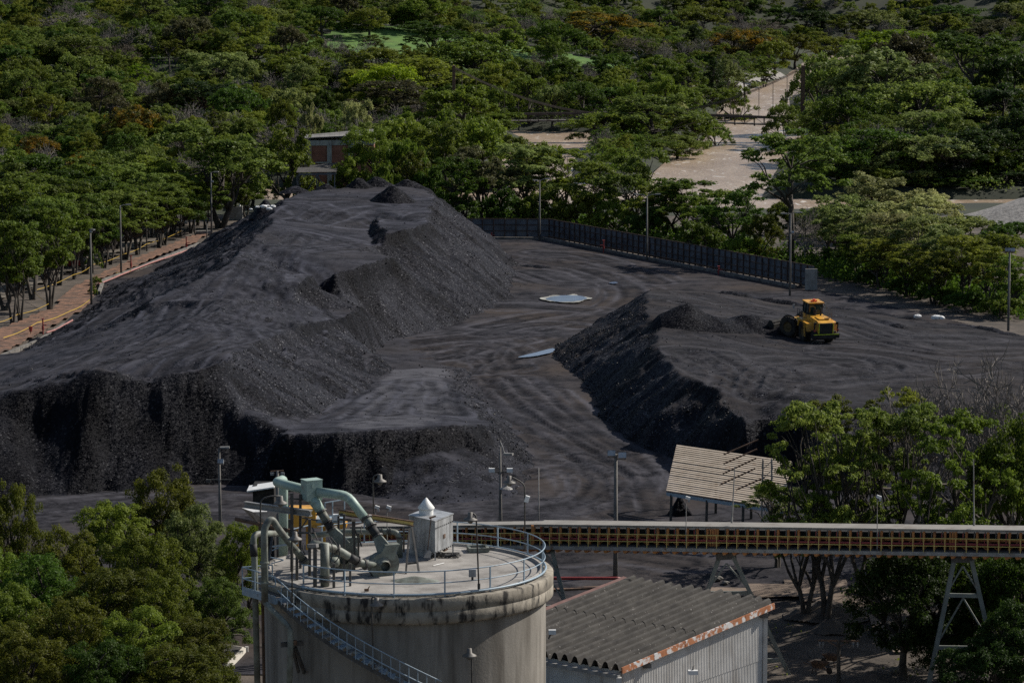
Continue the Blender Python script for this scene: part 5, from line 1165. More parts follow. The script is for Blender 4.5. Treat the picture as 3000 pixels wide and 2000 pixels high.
for a, b_ in (((952, 1472, 156.6), (1000, 1464, 156.9)), ((952, 1472, 156.6), (952, 1500, 156.6)), ((974, 1468, 156.7), (974, 1540, 156.7)), ((1009, 1464, 157), (1009, 1545, 157)), ((952, 1512, 156.6), (1060, 1498, 157.2)), ((860, 1549, 155.5), (905, 1538, 156)), ((797, 1612, 156), (840, 1594, 156)), ((782, 1630, 154), (830, 1639, 153)), ((795, 1650, 152.5), (830, 1640, 152.5))):
    MB().tube([Q(*a), Q(*b_)], .03, 6).build('rail', M['blue_steel'], t)
t = thing('cable_bundle', 'black hoses hanging between the roof pipes', 'hose', Q(955, 1600, 148.5))
for a in (((963, 1576, 148.5), (972, 1590, 148.3), (975, 1620, 148.2), (968, 1645, 148.4)), ((968, 1572, 148.6), (985, 1592, 148.5), (998, 1620, 148.5), (985, 1645, 148.6), (970, 1648, 148.5)), ((890, 1590, 149), (886, 1605, 148.8), (894, 1625, 148.8)), ((905, 1560, 150), (915, 1572, 149.6), (908, 1600, 149)), ((1060, 1540, 150.6), (1056, 1555, 150.4), (1062, 1565, 150.4))):
    MB().tube(bend(path(a), .25, 3), .025, 6).build('hose', M['rubber'], t)
# dust filter
flt = thing('dust_filter', 'grey weathered sheet metal dust filter box with a conical white cap', 'filter', P(1275, 1640, ZD))
c_, l_, r_ = P(1275, 1640, ZD), P(1199, 1622, ZD), P(1327, 1617, ZD); bk = l_ + r_ - c_
hz0, hz1 = Q(1275, 1620, c_.y).z, Q(1275, 1527, c_.y).z
def up(p, z): return V3(p.x, p.y, z)
MB().prism([up(q, hz0) for q in (c_, r_, bk, l_)], (0, 0, hz1 - hz0)).build('casing', M['galv'], flt)
MB().prism([up(q, hz1) + (q - (c_ + bk) / 2) * .04 for q in (c_, r_, bk, l_)], (0, 0, .04)).build('lid', M['galv'], flt)
cen = (c_ + bk) / 2
MB().add([up(q, hz0) for q in (c_, r_, bk, l_)] + [up(cen + (q - cen) * .2, hz0 - .28) for q in (c_, r_, bk, l_)], [(0, 1, 5, 4), (1, 2, 6, 5), (2, 3, 7, 6), (3, 0, 4, 7), (4, 5, 6, 7)]).build('hopper_bottom', M['galv'], flt)
for q in (c_, r_, bk): MB().beam(up(q, ZD), up(q, hz0 + .1), .06).build('leg', M['galv'], flt)
MB().prism([up(l_, ZD), up(l_.lerp(c_, .62), ZD), up(l_.lerp(c_, .62), hz0 + .01), up(l_, hz0 + .01)], (bk - l_) * .5).build('side_casing', M['galv'], flt)
cp = up(cen.lerp(l_, .22), hz1 + .04)
MB().lathe([(.33, 0), (.33, .3)], cp, 24).build('cap_ring', M['white'], flt, True); MB().lathe([(.385, .28), (.385, .33), (.03, .78), (.0, .79)], cp, 24).build('cone_cap', M['white'], flt, True)
fd = (r_ - c_).normalized(); fn_ = V3(fd.y, -fd.x, 0)
for k in range(9):
    for zz in (hz0 + .03, hz1 - .32):
        q = up(c_.lerp(r_, .04 + .92 * k / 8), zz) + fn_ * .012; MB().box(q, (.05, .05, .05)).build('clamp', M['dark_steel'], flt)
q = up(c_.lerp(r_, .5), hz0 + .62) + fn_ * .012; MB().box(q, (.26, .015, .2), Matrix.Rotation(math.atan2(fd.y, fd.x), 3, 'Z')).build('name_plate', M['rust_steel'], flt)
MB().box(up(c_.lerp(bk, .75), hz1 + .06), (.25, .12, .04)).build('brick', M['brick'], flt)
t = thing('shovel', 'long-handled shovel leaning on the shaded side of the dust filter', 'shovel', P(1250, 1636, ZD))
MB().tube([Q(1252, 1620, 153.9), Q(1263, 1515, 154.15)], .022, 6).build('handle', M['rust_steel'], t)
MB().prism([Q(1241, 1633, 153.7), Q(1261, 1634, 153.7), Q(1264, 1618, 153.85), Q(1254, 1606, 153.95), Q(1245, 1618, 153.85)], (0, .02, 0)).build('blade', M['grey_steel'], t)
MB().beam(Q(1258, 1517, 154.15), Q(1276, 1511, 154.3), .07).build('grip', M['rust_steel'], t)
t = thing('roof_hatch', 'square concrete hatch upstand with a thin wire handle on the silo roof', 'hatch', P(1400, 1614, ZD))
hc = P(1400, 1612, ZD); Rh = Matrix.Rotation(.15, 3, 'Z')
for dx, dy, w_, d_ in ((0, -.4, .95, .12), (0, .4, .95, .12), (-.42, 0, .12, .68), (.42, 0, .12, .68)): MB().box(hc + Rh @ V3(dx, dy, .1), (w_, d_, .2), Rh).build('hatch_curb', M['dirty_green'], t)
MB().box(hc + V3(0, 0, .06), (.7, .66, .06), Rh).build('hatch_cover', M['grey_steel'], t)
MB().tube([hc + V3(-.25, .2, .2), hc + V3(-.25, .2, .65), hc + V3(.35, .2, .62), hc + V3(.35, .2, .2)], .012, 5).build('wire_handle', M['dark_steel'], t)
t = thing('coiled_cable', 'tangled heap of black cable on the silo roof by the dust filter', 'cable', P(1318, 1632, ZD))
pc = P(1318, 1630, ZD); pts = []
for k in range(150):
    a = k * .43; rr = .2 + .16 * math.sin(k * .37) + .07 * math.sin(k * 1.7); pts.append(pc + V3(rr * 1.5 * math.cos(a), rr * math.sin(a), .03 + .1 * abs(math.sin(k * .53))))
MB().tube(pts, .022, 5).build('cable', M['rubber'], t)
MB().beam(Q(1300, 1612, 155.2), Q(1310, 1606, 155.4), .12, .08).build('wood_block', M['rust_steel'], t)
o = MB().tube([P(1269, 1656, ZD + .03), P(1301, 1648, ZD + .03)], .018, 6).build('white_stick', M['white']); tag(o, 'white stick lying on the silo roof in front of the dust filter', 'stick')
hp = P(1215, 1702, ZD - .02); o = hill('gravel_heap', hp, 1.15, .55, .26, M['dirty_green'], 40, 31, .06); tag(o, 'flat heap of grey grit on the silo roof in front of the fan', 'gravel heap')
t = thing('hammer', 'small hammer lying on the silo roof near the front railing', 'hammer', P(1077, 1725, ZD))
MB().box(P(1074, 1727, ZD + .05), (.2, .1, .1)).build('hammer_head', M['rust_steel'], t); MB().tube([P(1076, 1727, ZD + .06), P(1083, 1716, ZD + .25)], .02, 6).build('handle', M['rust_steel'], t)
t = thing('junction_box', 'grey electrical box fixed to the front railing post', 'electrical box', cyl(28, 6.3, ZR + .6))
q = Q(1384, 1677, cyl(28, 6.33, 0).y); MB().box(q, (.32, .22, .34)).build('box_body', M['galv'], t); MB().box(q + V3(0, 0, -.24), (.1, .1, .14)).build('gland', M['dark_steel'], t)
MB().box(q + V3(0, -.12, 0), (.28, .02, .3)).build('box_lid', M['galv'], t)
# gooseneck lamps
def goose(base, top, lamp, lab, r=.035, Yt=None):
    t = thing('gooseneck_lamp', lab, 'lamp', base, 'gooseneck lamps round the silo')
    n = (lamp - top); hgt = abs(n.x) + .1
    mid = (top + lamp) / 2 + V3(0, 0, max(.18, n.length * .25))
    MB().tube(bend([base, top, mid, lamp + V3(0, 0, .3)], .25, 4), r, 8).build('stem', M['dark_steel'], t, True)
    MB().tube([base, base + V3(0, 0, .25)], r * 1.8, 8).build('socket', M['dark_steel'], t)
    MB().lathe([(.03, .32), (.1, .3), (.12, .1), (.3, .0), (.32, -.05), (.28, -.05)], lamp, 18).build('lamp_shade', M['lamp_grey'], t, True)
    MB().lathe([(.12, -.02), (.13, -.12), (.05, -.2), (.0, -.2)], lamp, 12).build('bulb_glass', M['lamp_grey'], t, True)
y1 = cyl(32, 6.4, 0).y
goose(Q(1403, 1725, y1), Q(1395, 1510, y1), Q(1378, 1520, y1), 'gooseneck lamp standing on the front right of the silo rim')
y1 = cyl(-16, 7.5, 0).y
goose(Q(1095, 1962, y1), Q(1088, 1750, y1), Q(1103, 1770, y1), 'gooseneck lamp rising from the middle of the silo stairs')
y1 = cyl(24, 7.3, 0).y
goose(Q(1383, 2080, y1), Q(1382, 1925, y1), Q(1375, 1918, y1), 'gooseneck lamp against the silo wall at the bottom edge')
goose(Q(1095, 1560, 157.5), Q(1093, 1395, 157.5), Q(1113, 1408, 157.5), 'gooseneck lamp at the back of the silo roof beyond the green duct')
goose(Q(763, 1600, 149.5), Q(763, 1462, 149.5), Q(822, 1472, 149.7), 'leaning gooseneck lamp at the left side of the silo roof')
goose(Q(856, 1765, 145.9), Q(855, 1560, 145.9), Q(864, 1577, 145.8), 'rusty gooseneck lamp by the top of the stairs')
y1 = cyl(150, 6.6, 0).y
goose(Q(1538, 1610, y1), Q(1537, 1418, y1), Q(1492, 1412, y1), 'tall lamp arm on the right rear of the silo rim')
q = Q(1544, 1461, y1 - .1); o = MB().box(q, (.2, .18, .3), Matrix.Rotation(.3, 3, 'Y')).build('floodlight', M['white']); tag(o, 'white floodlight clamped to the tall lamp arm behind the silo rail', 'floodlight')
def small_lamp(px, yt, yb, Y, lab):
    t = thing('walkway_lamp', lab, 'lamp', Q(px, yb, Y), 'small white walkway lamps')
    MB().tube([Q(px, yb, Y), Q(px, yt, Y)], .03, 6).build('stem', M['grey_steel'], t)
    q = Q(px + 5, yt, Y); MB().box(q, (.34, .2, .2), Matrix.Rotation(.35, 3, 'Y')).build('lamp_head', M['white'], t); MB().box(q + V3(.08, -.02, -.2), (.16, .14, .2)).build('lens', M['galv'], t)
small_lamp(1134, 1485, 1580, 246, 'white conveyor lamp seen left of the dust filter'); small_lamp(1100, 1485, 1560, 246, 'white conveyor lamp behind the rear gooseneck lamp')
# ------------------------------------------------------------------ covered belt conveyor
conv = thing('belt_conveyor', 'long covered conveyor gallery with orange frames and yellow handrail', 'conveyor', V3(20, 240, 5))
def cpt(px, py, Y): return Q(px, py, Y)
GA, GB = Q(1560, 1609, 252.5), Q(3060, 1633, 235.5)             # underside front edge, left and right
GL = Q(1010, 1612, 266)
def gallery(a, b_, nb, skip0=False):
    d = (b_ - a); L = d.length; dn = d.normalized(); back = Vector((-dn.y, dn.x, 0)).normalized(); u = V3(0, 0, 1)
    up_ = lambda t, z, y=0.0: a + d * t + u * z + back * y
    H = 1.86
    # walkway, chords, wall
    MB().beam(up_(0, .16), up_(1, .16), .14, .26).build('walkway_beam', M['grey_steel'], conv)
    MB().prism([up_(0, .30, .05), up_(1, .30, .05), up_(1, .30, 2.9), up_(0, .30, 2.9)], u * .05).build('walkway_floor', M['dark_steel'], conv)
    MB().beam(up_(0, 1.02, 1.0), up_(1, 1.02, 1.0), .1, .2).build('belt_chord', M['orange'], conv)
    MB().prism([up_(0, .5, 1.35), up_(1, .5, 1.35), up_(1, .5, 2.5), up_(0, .5, 2.5)], u * .9).build('belt', M['belt_dark'], conv)
    MB().prism([up_(0, .3, 2.9), up_(1, .3, 2.9), up_(1, H - .2, 2.9), up_(0, H - .2, 2.9)], back * .05).build('back_wall', M['belt_dark'], conv)
    MB().tube([up_(0, .78, .55), up_(1, .78, .55)], .085, 8).build('red_pipe', M['red_pipe'], conv)
    MB().tube([up_(0, 1.27, -.03), up_(1, 1.27, -.03)], .035, 6).build('top_rail', M['yellow'], conv)
    MB().tube([up_(0, .73, -.03), up_(1, .73, -.03)], .028, 6).build('mid_rail', M['yellow'], conv)
    MB().beam(up_(0, H - .11, .62), up_(1, H - .11, .62), .05, .17).build('fascia', M['grey_steel'], conv)
    yaw = math.atan2(d.y, d.x); pit = -math.asin(dn.z)
    um = MB().beam((0, 0, .3), (0, 0, H - .18), .17, .12).mesh('upright', M['orange']); rm = MB().beam((0, 0, .28), (0, 0, 1.27), .045).mesh('rail_post', M['yellow'])
    dm = MB().beam((0, 0, .35), (L / nb * .8, 0, .95), .07).mesh('diagonal', M['orange']); dm2 = MB().beam((L / nb * .8, 0, .35), (0, 0, .95), .07).mesh('diagonal', M['orange'])
    bm_ = MB().prism([(-.2, 0, .02), (.22, 0, .02), (.06, 0, -.2), (-.1, 0, -.2)], (0, .9, 0)).mesh('bracket', M['orange'])
    im = MB().tube([(0, 0, 1.1), (0, 0, 1.55), (.08, 0, 1.68)], .05, 6).mesh('idler_arm', M['grey_steel']); sm = MB().beam((0, 0, .78), (0, 0, H - .3), .06).mesh('sprinkler_pipe', M['red_pipe'])
    rf = MB().prism([(0, 0, 0), (L / nb * 2 - .03, 0, 0), (L / nb * 2 - .03, 1.7, .05), (0, 1.7, .05)], (0, 0, .05)).mesh('roof_panel', M['conv_roof'])
    loc0 = Vector(conv.location)
    def put(nm, me, p): link(nm, me, conv, p - loc0, (0, -math.asin(dn.z) if nm in ('roof_panel', 'diagonal') else 0, yaw), local=True)
    for i in range(nb):
        t = (i + .5) / nb
        put('upright', um, up_(t, 0, .75)); put('rail_post', rm, up_(t + .3 / nb, 0, -.03)); put('bracket', bm_, up_(t, 0, .1))
        put('diagonal', dm if (i // 5) % 2 else dm2, up_(t, 0, .95))
        put('idler_arm', im, up_(t + .55 / nb, 0, 1.2))
        if i % 2: put('sprinkler_pipe', sm, up_(t + .7 / nb, 0, .68))
        if i % 2 == 0: put('roof_panel', rf, up_(i / nb, H - .06 + rng.uniform(-.004, .004), .5))
    return up_, L, nb
upR, LR, nR = gallery(GA, GB, 50)
upL, LLn, nLn = gallery(GL, GA, 20)
for px in (2095, 2790):
    t_ = (px - 1560) / 1500.0; 
    for k in range(3): MB().beam(upR(t_ + k * .0048, .3, .66), upR(t_ + k * .0048, 1.74, .66), .13, .1).build('portal_post', M['orange'], conv)
MB().beam(GA + V3(0, .3, 0), GA + V3(0, .3, 1.78), .2).build('joint_post', M['orange'], conv)
# lamps and thin masts on the conveyor
def clamp_t(px): return (px - 1560) / 1500.0
def conv_lamp(px, yt, lab):
    b_ = upR(clamp_t(px), .3, -.1); small_lamp(px, yt, proj(b_)[1], b_.y, lab)
conv_lamp(2010, 1458, 'white lamp on a stem by the conveyor handrail under the beige roof'); conv_lamp(2570, 1455, 'white lamp on a stem by the conveyor handrail in front of the big trees')
for px, yt, lab in ((2153, 1365, 'thin grey mast on the conveyor roof in front of the beige roof'), (2852, 1345, 'thin grey mast on the conveyor roof before the dark trees at right')):
    b_ = upR(clamp_t(px), 2.05, 1.0); t = thing('thin_mast', lab, 'mast', b_, 'thin masts')
    MB().tube([b_, Q(px, yt, b_.y)], [.06, .03], 6).build('mast_tube', M['grey_steel'], t); MB().tube([b_ + V3(0, 0, 0), b_ + V3(0, 0, .5)], .08, 6).build('socket', M['grey_steel'], t)
# A-frame trestles
def trestle(lab, lt, rt, lb, rb, bars, Y0):
    t = thing('conveyor_trestle', lab, 'trestle', V3(Q(*lb).x, Y0, -3), 'A-frame trestles under the conveyor')
    A, B, C_, D = Q(*lt), Q(*rt), Q(*lb), Q(*rb)
    for p, q in ((A, C_), (B, D)):
        d = (q - p).normalized()
        for o in (-.13, .13): MB().beam(p + V3(0, o, 0), q + V3(0, o, 0), .30, .05, up=(0, 1, 0)).build('leg_flange', M['trestle'], t)
        MB().beam(p, q, .05, .26, up=(0, 1, 0)).build('leg', M['trestle'], t)
    MB().beam(A + V3(-.2, 0, .1), B + V3(.2, 0, .1), .3, .5).build('head_beam', M['dark_steel'], t)
    for f in bars:
        MB().beam(A.lerp(C_, f), B.lerp(D, f + .005), .2, .28).build('cross_beam', M['trestle'], t)
    fs = [0.02] + list(bars) + [1.0]
    for f0, f1 in zip(fs[:-1], fs[1:]):
        m_ = (A.lerp(C_, f0 + .02) + B.lerp(D, f0 + .02)) / 2
        for e in (A.lerp(C_, f1 - .02), B.lerp(D, f1 - .02)):
            MB().beam(m_, e, .12, .1).build('brace', M['trestle'], t)
M['trestle'] = mat('trestle_paint', (0.125, 0.135, 0.120), (0.190, 0.200, 0.178), 1.2, 0.6, c3=(0.10, 0.07, 0.045), s3=1.4, lo3=0.6, hi3=0.75)
trestle('grey-green A-frame trestle behind the corrugated shed', (2106, 1634, 247.3), (2148, 1630, 247.0), (1960, 2060, 246.5), (2352, 2060, 246.0), (.24, .7), 247)
trestle('tall grey-green A-frame trestle standing clear at the lower right', (2795, 1640, 239), (2846, 1640, 238.6), (2708, 2065, 238), (2945, 2065, 237.6), (.24, .6), 238.5)
trestle('dark A-frame trestle leg showing between silo and shed', (1585, 1615, 252.5), (1618, 1615, 252.5), (1560, 1830, 252), (1672, 1830, 252), (.3, .75), 252)
# pipes and kerbs beyond the shed
o = MB().tube(bend([P(1560, 1693, .9), P(1815, 1693, .9), P(1826, 1702, .4)], .3), .13, 10).build('water_pipe', M['red_pipe']); tag(o, 'straight red pipe on the ground between silo and shed roof', 'pipe')
o = MB().tube(bend([P(2207, 1725, -1.4), P(2210, 1698, -.6), P(2360, 1668, -.4), P(2430, 1650, -.2)], .4), .15, 10).build('water_pipe', M['faded_red']); tag(o, 'faded pink pipe with an elbow on the bank behind the A-frame', 'pipe')
o = MB().beam(P(1600, 1730, .1), P(1770, 1722, .1), .6, .3).build('timber_baulk', M['rust_steel']); tag(o, 'long timber baulk on the ground beside the silo', 'timber')
ledge = thing('retaining_wall', 'low concrete retaining wall on the bank below the faded pink pipe', 'wall', P(2300, 1720, -1.5))
for i in range(9):
    a, b_ = P(2180, 1728, -1.5).lerp(P(2440, 1692, -1.2), i / 9), P(2180, 1728, -1.5).lerp(P(2440, 1692, -1.2), (i + .98) / 9)
    MB().beam(a, b_, .5, .8).build('wall_block', M['kerb'], ledge)
sheet('dirt_track', [(30, 246), P(2600, 1790, -1.8), P(2440, 1735, -1.6), P(2250, 1750, -1.6), P(2050, 1760, -1.5), P(2050, 1790, -1.6), P(2300, 1790, -1.9), P(2500, 1830, -2.2)], mat('dirt_track', (.13, .095, .070), (.20, .15, .115), .5, .95, .4, 3.0), 1.0, .22, .08)

# ------------------------------------------------------------------ shed with big fibre-cement corrugations
shed = thing('corrugated_shed', 'shed with big fibre-cement corrugated roof and rust-flaked white barge board', 'shed', (7.2, 222, -3))
uS = Vector((11.2, 13, 0)).normalized(); vS = Vector((-uS.y, uS.x, 0))
B0 = Q(1818, 1968, 222); LS_, LV = 17.0, 13.2; dz_ = 1.75
# u: up the slope, v: along the eaves away from the gable
def rp(s_, t, z=0): return B0 + uS * s_ + vS * t + V3(0, 0, dz_ * s_ / LS_ + z)
nrib = 15; pt = LV / nrib
def rib_profile(): return [(0, 0), (.08, 0), (.26, .46), (.42, .54), (.56, .46), (.78, .02)]
for i in range(nrib):
    for k in range(2):
        s0, s1 = (0, 8.9) if k == 0 else (8.4, LS_ + .15 * (i % 3))
        lift = .05 if k else 0.0
        v = []; pr = rib_profile() + [(pt, .0)]
        for s_ in (s0, s1):
            for t_, h in pr: v.append(rp(s_, i * pt + t_, h + lift + (.012 if i % 2 else 0)))
        n = len(pr)
        f = [(q, q + 1, q + 1 + n, q + n) for q in range(n - 1)]
        for t_, h in pr: pass
        b0_ = len(v)
        for s_ in (s0, s1):
            for t_, h in pr: v.append(rp(s_, i * pt + t_, h + lift + (.012 if i % 2 else 0) - .03))
        f += [(b0_ + q + n, b0_ + q + 1 + n, b0_ + q + 1, b0_ + q) for q in range(n - 1)] + [(q + 1, q, b0_ + q, b0_ + q + 1) for q in range(n - 1)] + [(n + q, n + q + 1, b0_ + n + q + 1, b0_ + n + q) for q in range(n - 1)]
        MB().add(v, f).build('roof_sheet', M['asbestos'], shed)
for i in range(5):
    s0, s1 = LS_ * i / 5, LS_ * (i + .985) / 5
    MB().beam(rp(s0, -.12, .12), rp(s1, -.12, .12), .10, .42).build('barge_board', M['barge'], shed)
for i in range(8):
    s0, s1 = LS_ * i / 8, LS_ * (i + 1.02) / 8
    MB().prism([rp(s0, LV - .1, .32), rp(s1, LV - .1, .32 + .02), rp(s1, LV + .3, .40), rp(s0, LV + .3, .38)], (0, 0, .06)).build('ridge_tile', M['ridge_red'], shed)
    MB().prism([rp(s0, LV + .3, .38), rp(s1, LV + .3, .40), rp(s1, LV + .55, .05), rp(s0, LV + .55, .05)], (0, 0, .05)).build('ridge_tile', M['ridge_red'], shed)
MB().beam(rp(-.28, -.1, -.22), rp(-.28, LV, -.22), .3, .24).build('gutter', M['grey_steel'], shed)
MB().box(rp(-.3, -.1, -.45), (.35, .35, .4)).build('downpipe_head', M['siding'], shed)
def corr_wall(p, q, z0a, z0b, z1a, z1b, nseg, name):
    for i in range(nseg):
        v = []; n = 12
        for k in range(n + 1):
            t = (i + k / n) / nseg; o = (.035 if k % 2 else 0.0)
            d = (q - p).normalized(); nr = V3(d.y, -d.x, 0); c = p.lerp(q, t) + nr * o
            v += [V3(c.x, c.y, z0a + (z0b - z0a) * t), V3(c.x, c.y, z1a + (z1b - z1a) * t)]
        MB().add(v, [(2 * k, 2 * k + 2, 2 * k + 3, 2 * k + 1) for k in range(n)]).build(name, M['siding'], shed)
g0, g1 = rp(.5, .35), rp(LS_ - .6, .35); zb = -3.2
mid = lambda t: 1.1 + t
corr_wall(V3(g0.x, g0.y), V3(g1.x, g1.y), zb, zb, .2, .9, 15, 'wall_sheet')
dsh = V3(uS.y, -uS.x, 0) * .03
corr_wall(V3(g0.x, g0.y) + dsh, V3(g1.x, g1.y) + dsh, .0, .7, g0.z - .1, g1.z - .1, 15, 'wall_sheet')
e1 = rp(.5, LV - .3)
corr_wall(V3(e1.x, e1.y), V3(g0.x, g0.y), zb, zb, e1.z - .1, g0.z - .1, 12, 'wall_sheet')
h1 = rp(LS_ - .6, LV - .3)
corr_wall(V3(g1.x, g1.y), V3(h1.x, h1.y), zb, zb, g1.z - .1, h1.z - .1, 6, 'wall_sheet'); corr_wall(V3(h1.x, h1.y), V3(e1.x, e1.y), zb, zb, h1.z - .1, e1.z - .1, 6, 'wall_sheet')
MB().beam(V3(g1.x, g1.y, zb) + dsh * 4, V3(g1.x, g1.y, g1.z + .1) + dsh * 4, .3).build('corner_trim', M['siding'], shed)
for s_ in (3.0, LS_ - .9): MB().box(rp(s_, .1, -.35), (.5, .4, .35)).build('purlin_end', M['kerb'], shed)
t = thing('wall_lamp', 'white floodlight on a bracket on the white shed wall', 'lamp', rp(4.3, .2, -2.4)); q = Q(2030, 1968, rp(4.2, 0).y - 1.0)
MB().box(q, (.65, .4, .28)).build('lamp_head', M['white'], t); MB().beam(q + V3(0, 0, .2), q + V3(.1, .9, .25), .08).build('bracket', M['dark_steel'], t)
t = thing('wall_lamp', 'small floodlight sitting on the shed roof next to the silo wall', 'lamp', Q(1620, 1848, 231)); q = Q(1618, 1850, 228.2)
MB().box(q, (.5, .3, .3)).build('lamp_head', M['white'], t); MB().beam(q + V3(-.1, 0, -.1), q + V3(-.25, .1, -.5), .08).build('bracket', M['dark_steel'], t)

# ------------------------------------------------------------------ beige tilted shelter roof
sh = thing('tilted_shelter', 'big beige corrugated shelter roof with rust lines, tilted towards the conveyor', 'shelter', P(2130, 1500))
TL, TR, BL = Q(1983, 1304, 300), Q(2318, 1352, 291), Q(1952, 1440, 292)
BR = BL + (TR - TL); nS = 24
nrm_ = (TR - TL).cross(BL - TL).normalized();
if nrm_.z < 0: nrm_ = -nrm_
for i in range(nS):
    a0, a1 = TL.lerp(BL, i / nS), TL.lerp(BL, (i + 1) / nS); b0_, b1_ = TR.lerp(BR, i / nS), TR.lerp(BR, (i + 1) / nS)
    am, bm2 = a0.lerp(a1, .68), b0_.lerp(b1_, .68)
    lift = nrm_ * (.10 + rng.uniform(-.015, .02))
    MB().prism([a0 + lift * .75, b0_ + lift * .75, bm2 + lift, am + lift], -nrm_ * .03).build('roof_sheet', M['beige_sheet'], sh)
    MB().prism([am + nrm_ * .01, bm2 + nrm_ * .01, b1_ + nrm_ * .01, a1 + nrm_ * .01], -nrm_ * .03).build('sheet_valley', M['rust_steel'], sh)
MB().beam(BL - nrm_ * .2, BR - nrm_ * .2, .15, .3).build('eaves_beam', M['blue_steel'], sh)
MB().beam(TL - nrm_ * .2, TR - nrm_ * .2, .15, .3).build('ridge_beam', M['dark_steel'], sh)
for f in (0.04, .35, .66, .97):
    for e, ee in ((BL, BR), (TL, TR)): q = e.lerp(ee, f); MB().beam(V3(q.x, q.y, 0), q - nrm_ * .2, .22).build('post', M['dark_steel'], sh)
for (a, b_) in (((2120, 1331), (2222, 1297)), ((2120, 1358), (2218, 1325)), ((2118, 1387), (2215, 1352)), ((2108, 1420), (2212, 1382)), ((2157, 1434), (2240, 1408))):
    Yb = 290 - (a[1] - 1331) * .045
    MB().beam(Q(a[0], a[1], Yb), Q(b_[0], b_[1], Yb + 1.0) + V3(0, 0, .3), .1).build('stay_rod', M['rust_steel'], sh)
t = thing('lattice_mast', 'slim grey lattice mast standing against the right part of the beige roof', 'mast', P(2248, 1560))
mb_ = Q(2248, 1345, 283)
for dx, dy in ((-.45, -.45), (.45, -.45), (.45, .45), (-.45, .45)): MB().beam(V3(mb_.x + dx, 283 + dy, 0), V3(mb_.x + dx * .8, 283 + dy * .8, mb_.z), .07).build('leg', M['grey_steel'], t)
for k in range(9):
    z0 = mb_.z * k / 9; z1 = mb_.z * (k + 1) / 9; s_ = (-1) ** k
    for a, b_ in (((-.43, -.43), (.43, -.43)), ((.43, -.43), (.43, .43)), ((-.43, .43), (-.43, -.43))):
        MB().beam(V3(mb_.x + a[0], 283 + a[1], z0), V3(mb_.x + b_[0], 283 + b_[1], z1), .045).build('lacing', M['grey_steel'], t)

# ------------------------------------------------------------------ wheel loader (local x forward, y left, z up)
LDp = P(2400, 1000, 4.6); LDp.z = zR(LDp.x, LDp.y)
ld = thing('wheel_loader', 'yellow wheel loader pushing coal with its bucket on top of the right pile', 'wheel loader', (0, 0, 0))
HW = 1.22
M['rim_dirty'] = mat('dusty_rim', (0.060, 0.042, 0.018), (0.135, 0.085, 0.030), 2.0, 0.8)
art = Matrix.Rotation(math.radians(34), 3, 'Z'); pv = V3(1.75, 0, 0)
def AR(v): return pv + art @ (Vector(v) - pv)
def wheel(c, rot, lab=None):
    R0_ = .96
    Rw = Matrix.Rotation(rot, 3, 'Z') @ Matrix.Rotation(math.radians(90), 3, 'X')
    ty = MB().lathe([(.50, -.30), (.80, -.37), (.92, -.34), (R0_, -.26), (R0_, .26), (.92, .34), (.80, .37), (.50, .30)], c, 32, Rw)
    for k in range(22):
        an = 2 * math.pi * k / 22
        for s_ in (-1, 1):
            p0 = Rw @ V3(math.cos(an) * (R0_ + .02), math.sin(an) * (R0_ + .02), s_ * .02); p1 = Rw @ V3(math.cos(an + .14) * (R0_ - .01), math.sin(an + .14) * (R0_ - .01), s_ * .36)
            ty.beam(c + p0, c + p1, .09, .1, up=tuple((p0 + p1).normalized()))
    w = ty.build('wheel', M['tyre'], ld, True)
    rm_ = MB().lathe([(.02, -.16), (.22, -.18), (.26, -.12), (.44, -.14), (.52, -.28)], c, 20, Rw); rm_.lathe([(.52, .28), (.44, .14), (.26, .12), (.22, .18), (.02, .16)], c, 20, Rw)
    rm_.build('rim', M['rim_dirty'], w, True)
for y in (-HW, HW): wheel(V3(0, y, .96), 0)
for y in (-HW, HW): wheel(AR((3.45, y, .96)), math.radians(34))
def bld(mb, nm, m): return mb.build(nm, M[m], ld)
mb = MB(); mb.box((-.1, 0, 1.05), (3.4, 1.0, .6)); mb.box((-1.75, 0, .95), (.9, 2.3, .75)); bld(mb, 'rear_frame', 'loader_dark')
hood = [(-2.35, 0, 1.15), (-2.35, 0, 2.18), (-1.9, 0, 2.34), (.75, 0, 2.42), (.75, 0, 1.15)]
bld(MB().prism([(x, -.78, z) for x, _, z in hood], (0, 1.56, 0)), 'hood', 'loader_yellow')
bld(MB().box((-1.2, 0, 2.42), (1.3, 1.0, .10)), 'hood_hatch', 'loader_yellow')
bld(MB().box((-2.40, 0, 1.68), (.08, 1.35, .95)), 'radiator_grille', 'loader_dark')
for k in range(7): bld(MB().box((-2.455, 0, 1.28 + k * .135), (.02, 1.28, .045)), 'grille_slat', 'rubber')
for y in (-.73, .73): bld(MB().box((-2.455, y, 1.68), (.02, .06, .95)), 'reflective_strip', 'hi_vis')
bld(MB().box((-2.33, 0, .98), (.5, 2.7, .42)), 'counterweight', 'loader_dark')
bld(MB().box((-2.595, 0, 1.14), (.02, 2.6, .06)), 'reflective_strip', 'hi_vis')
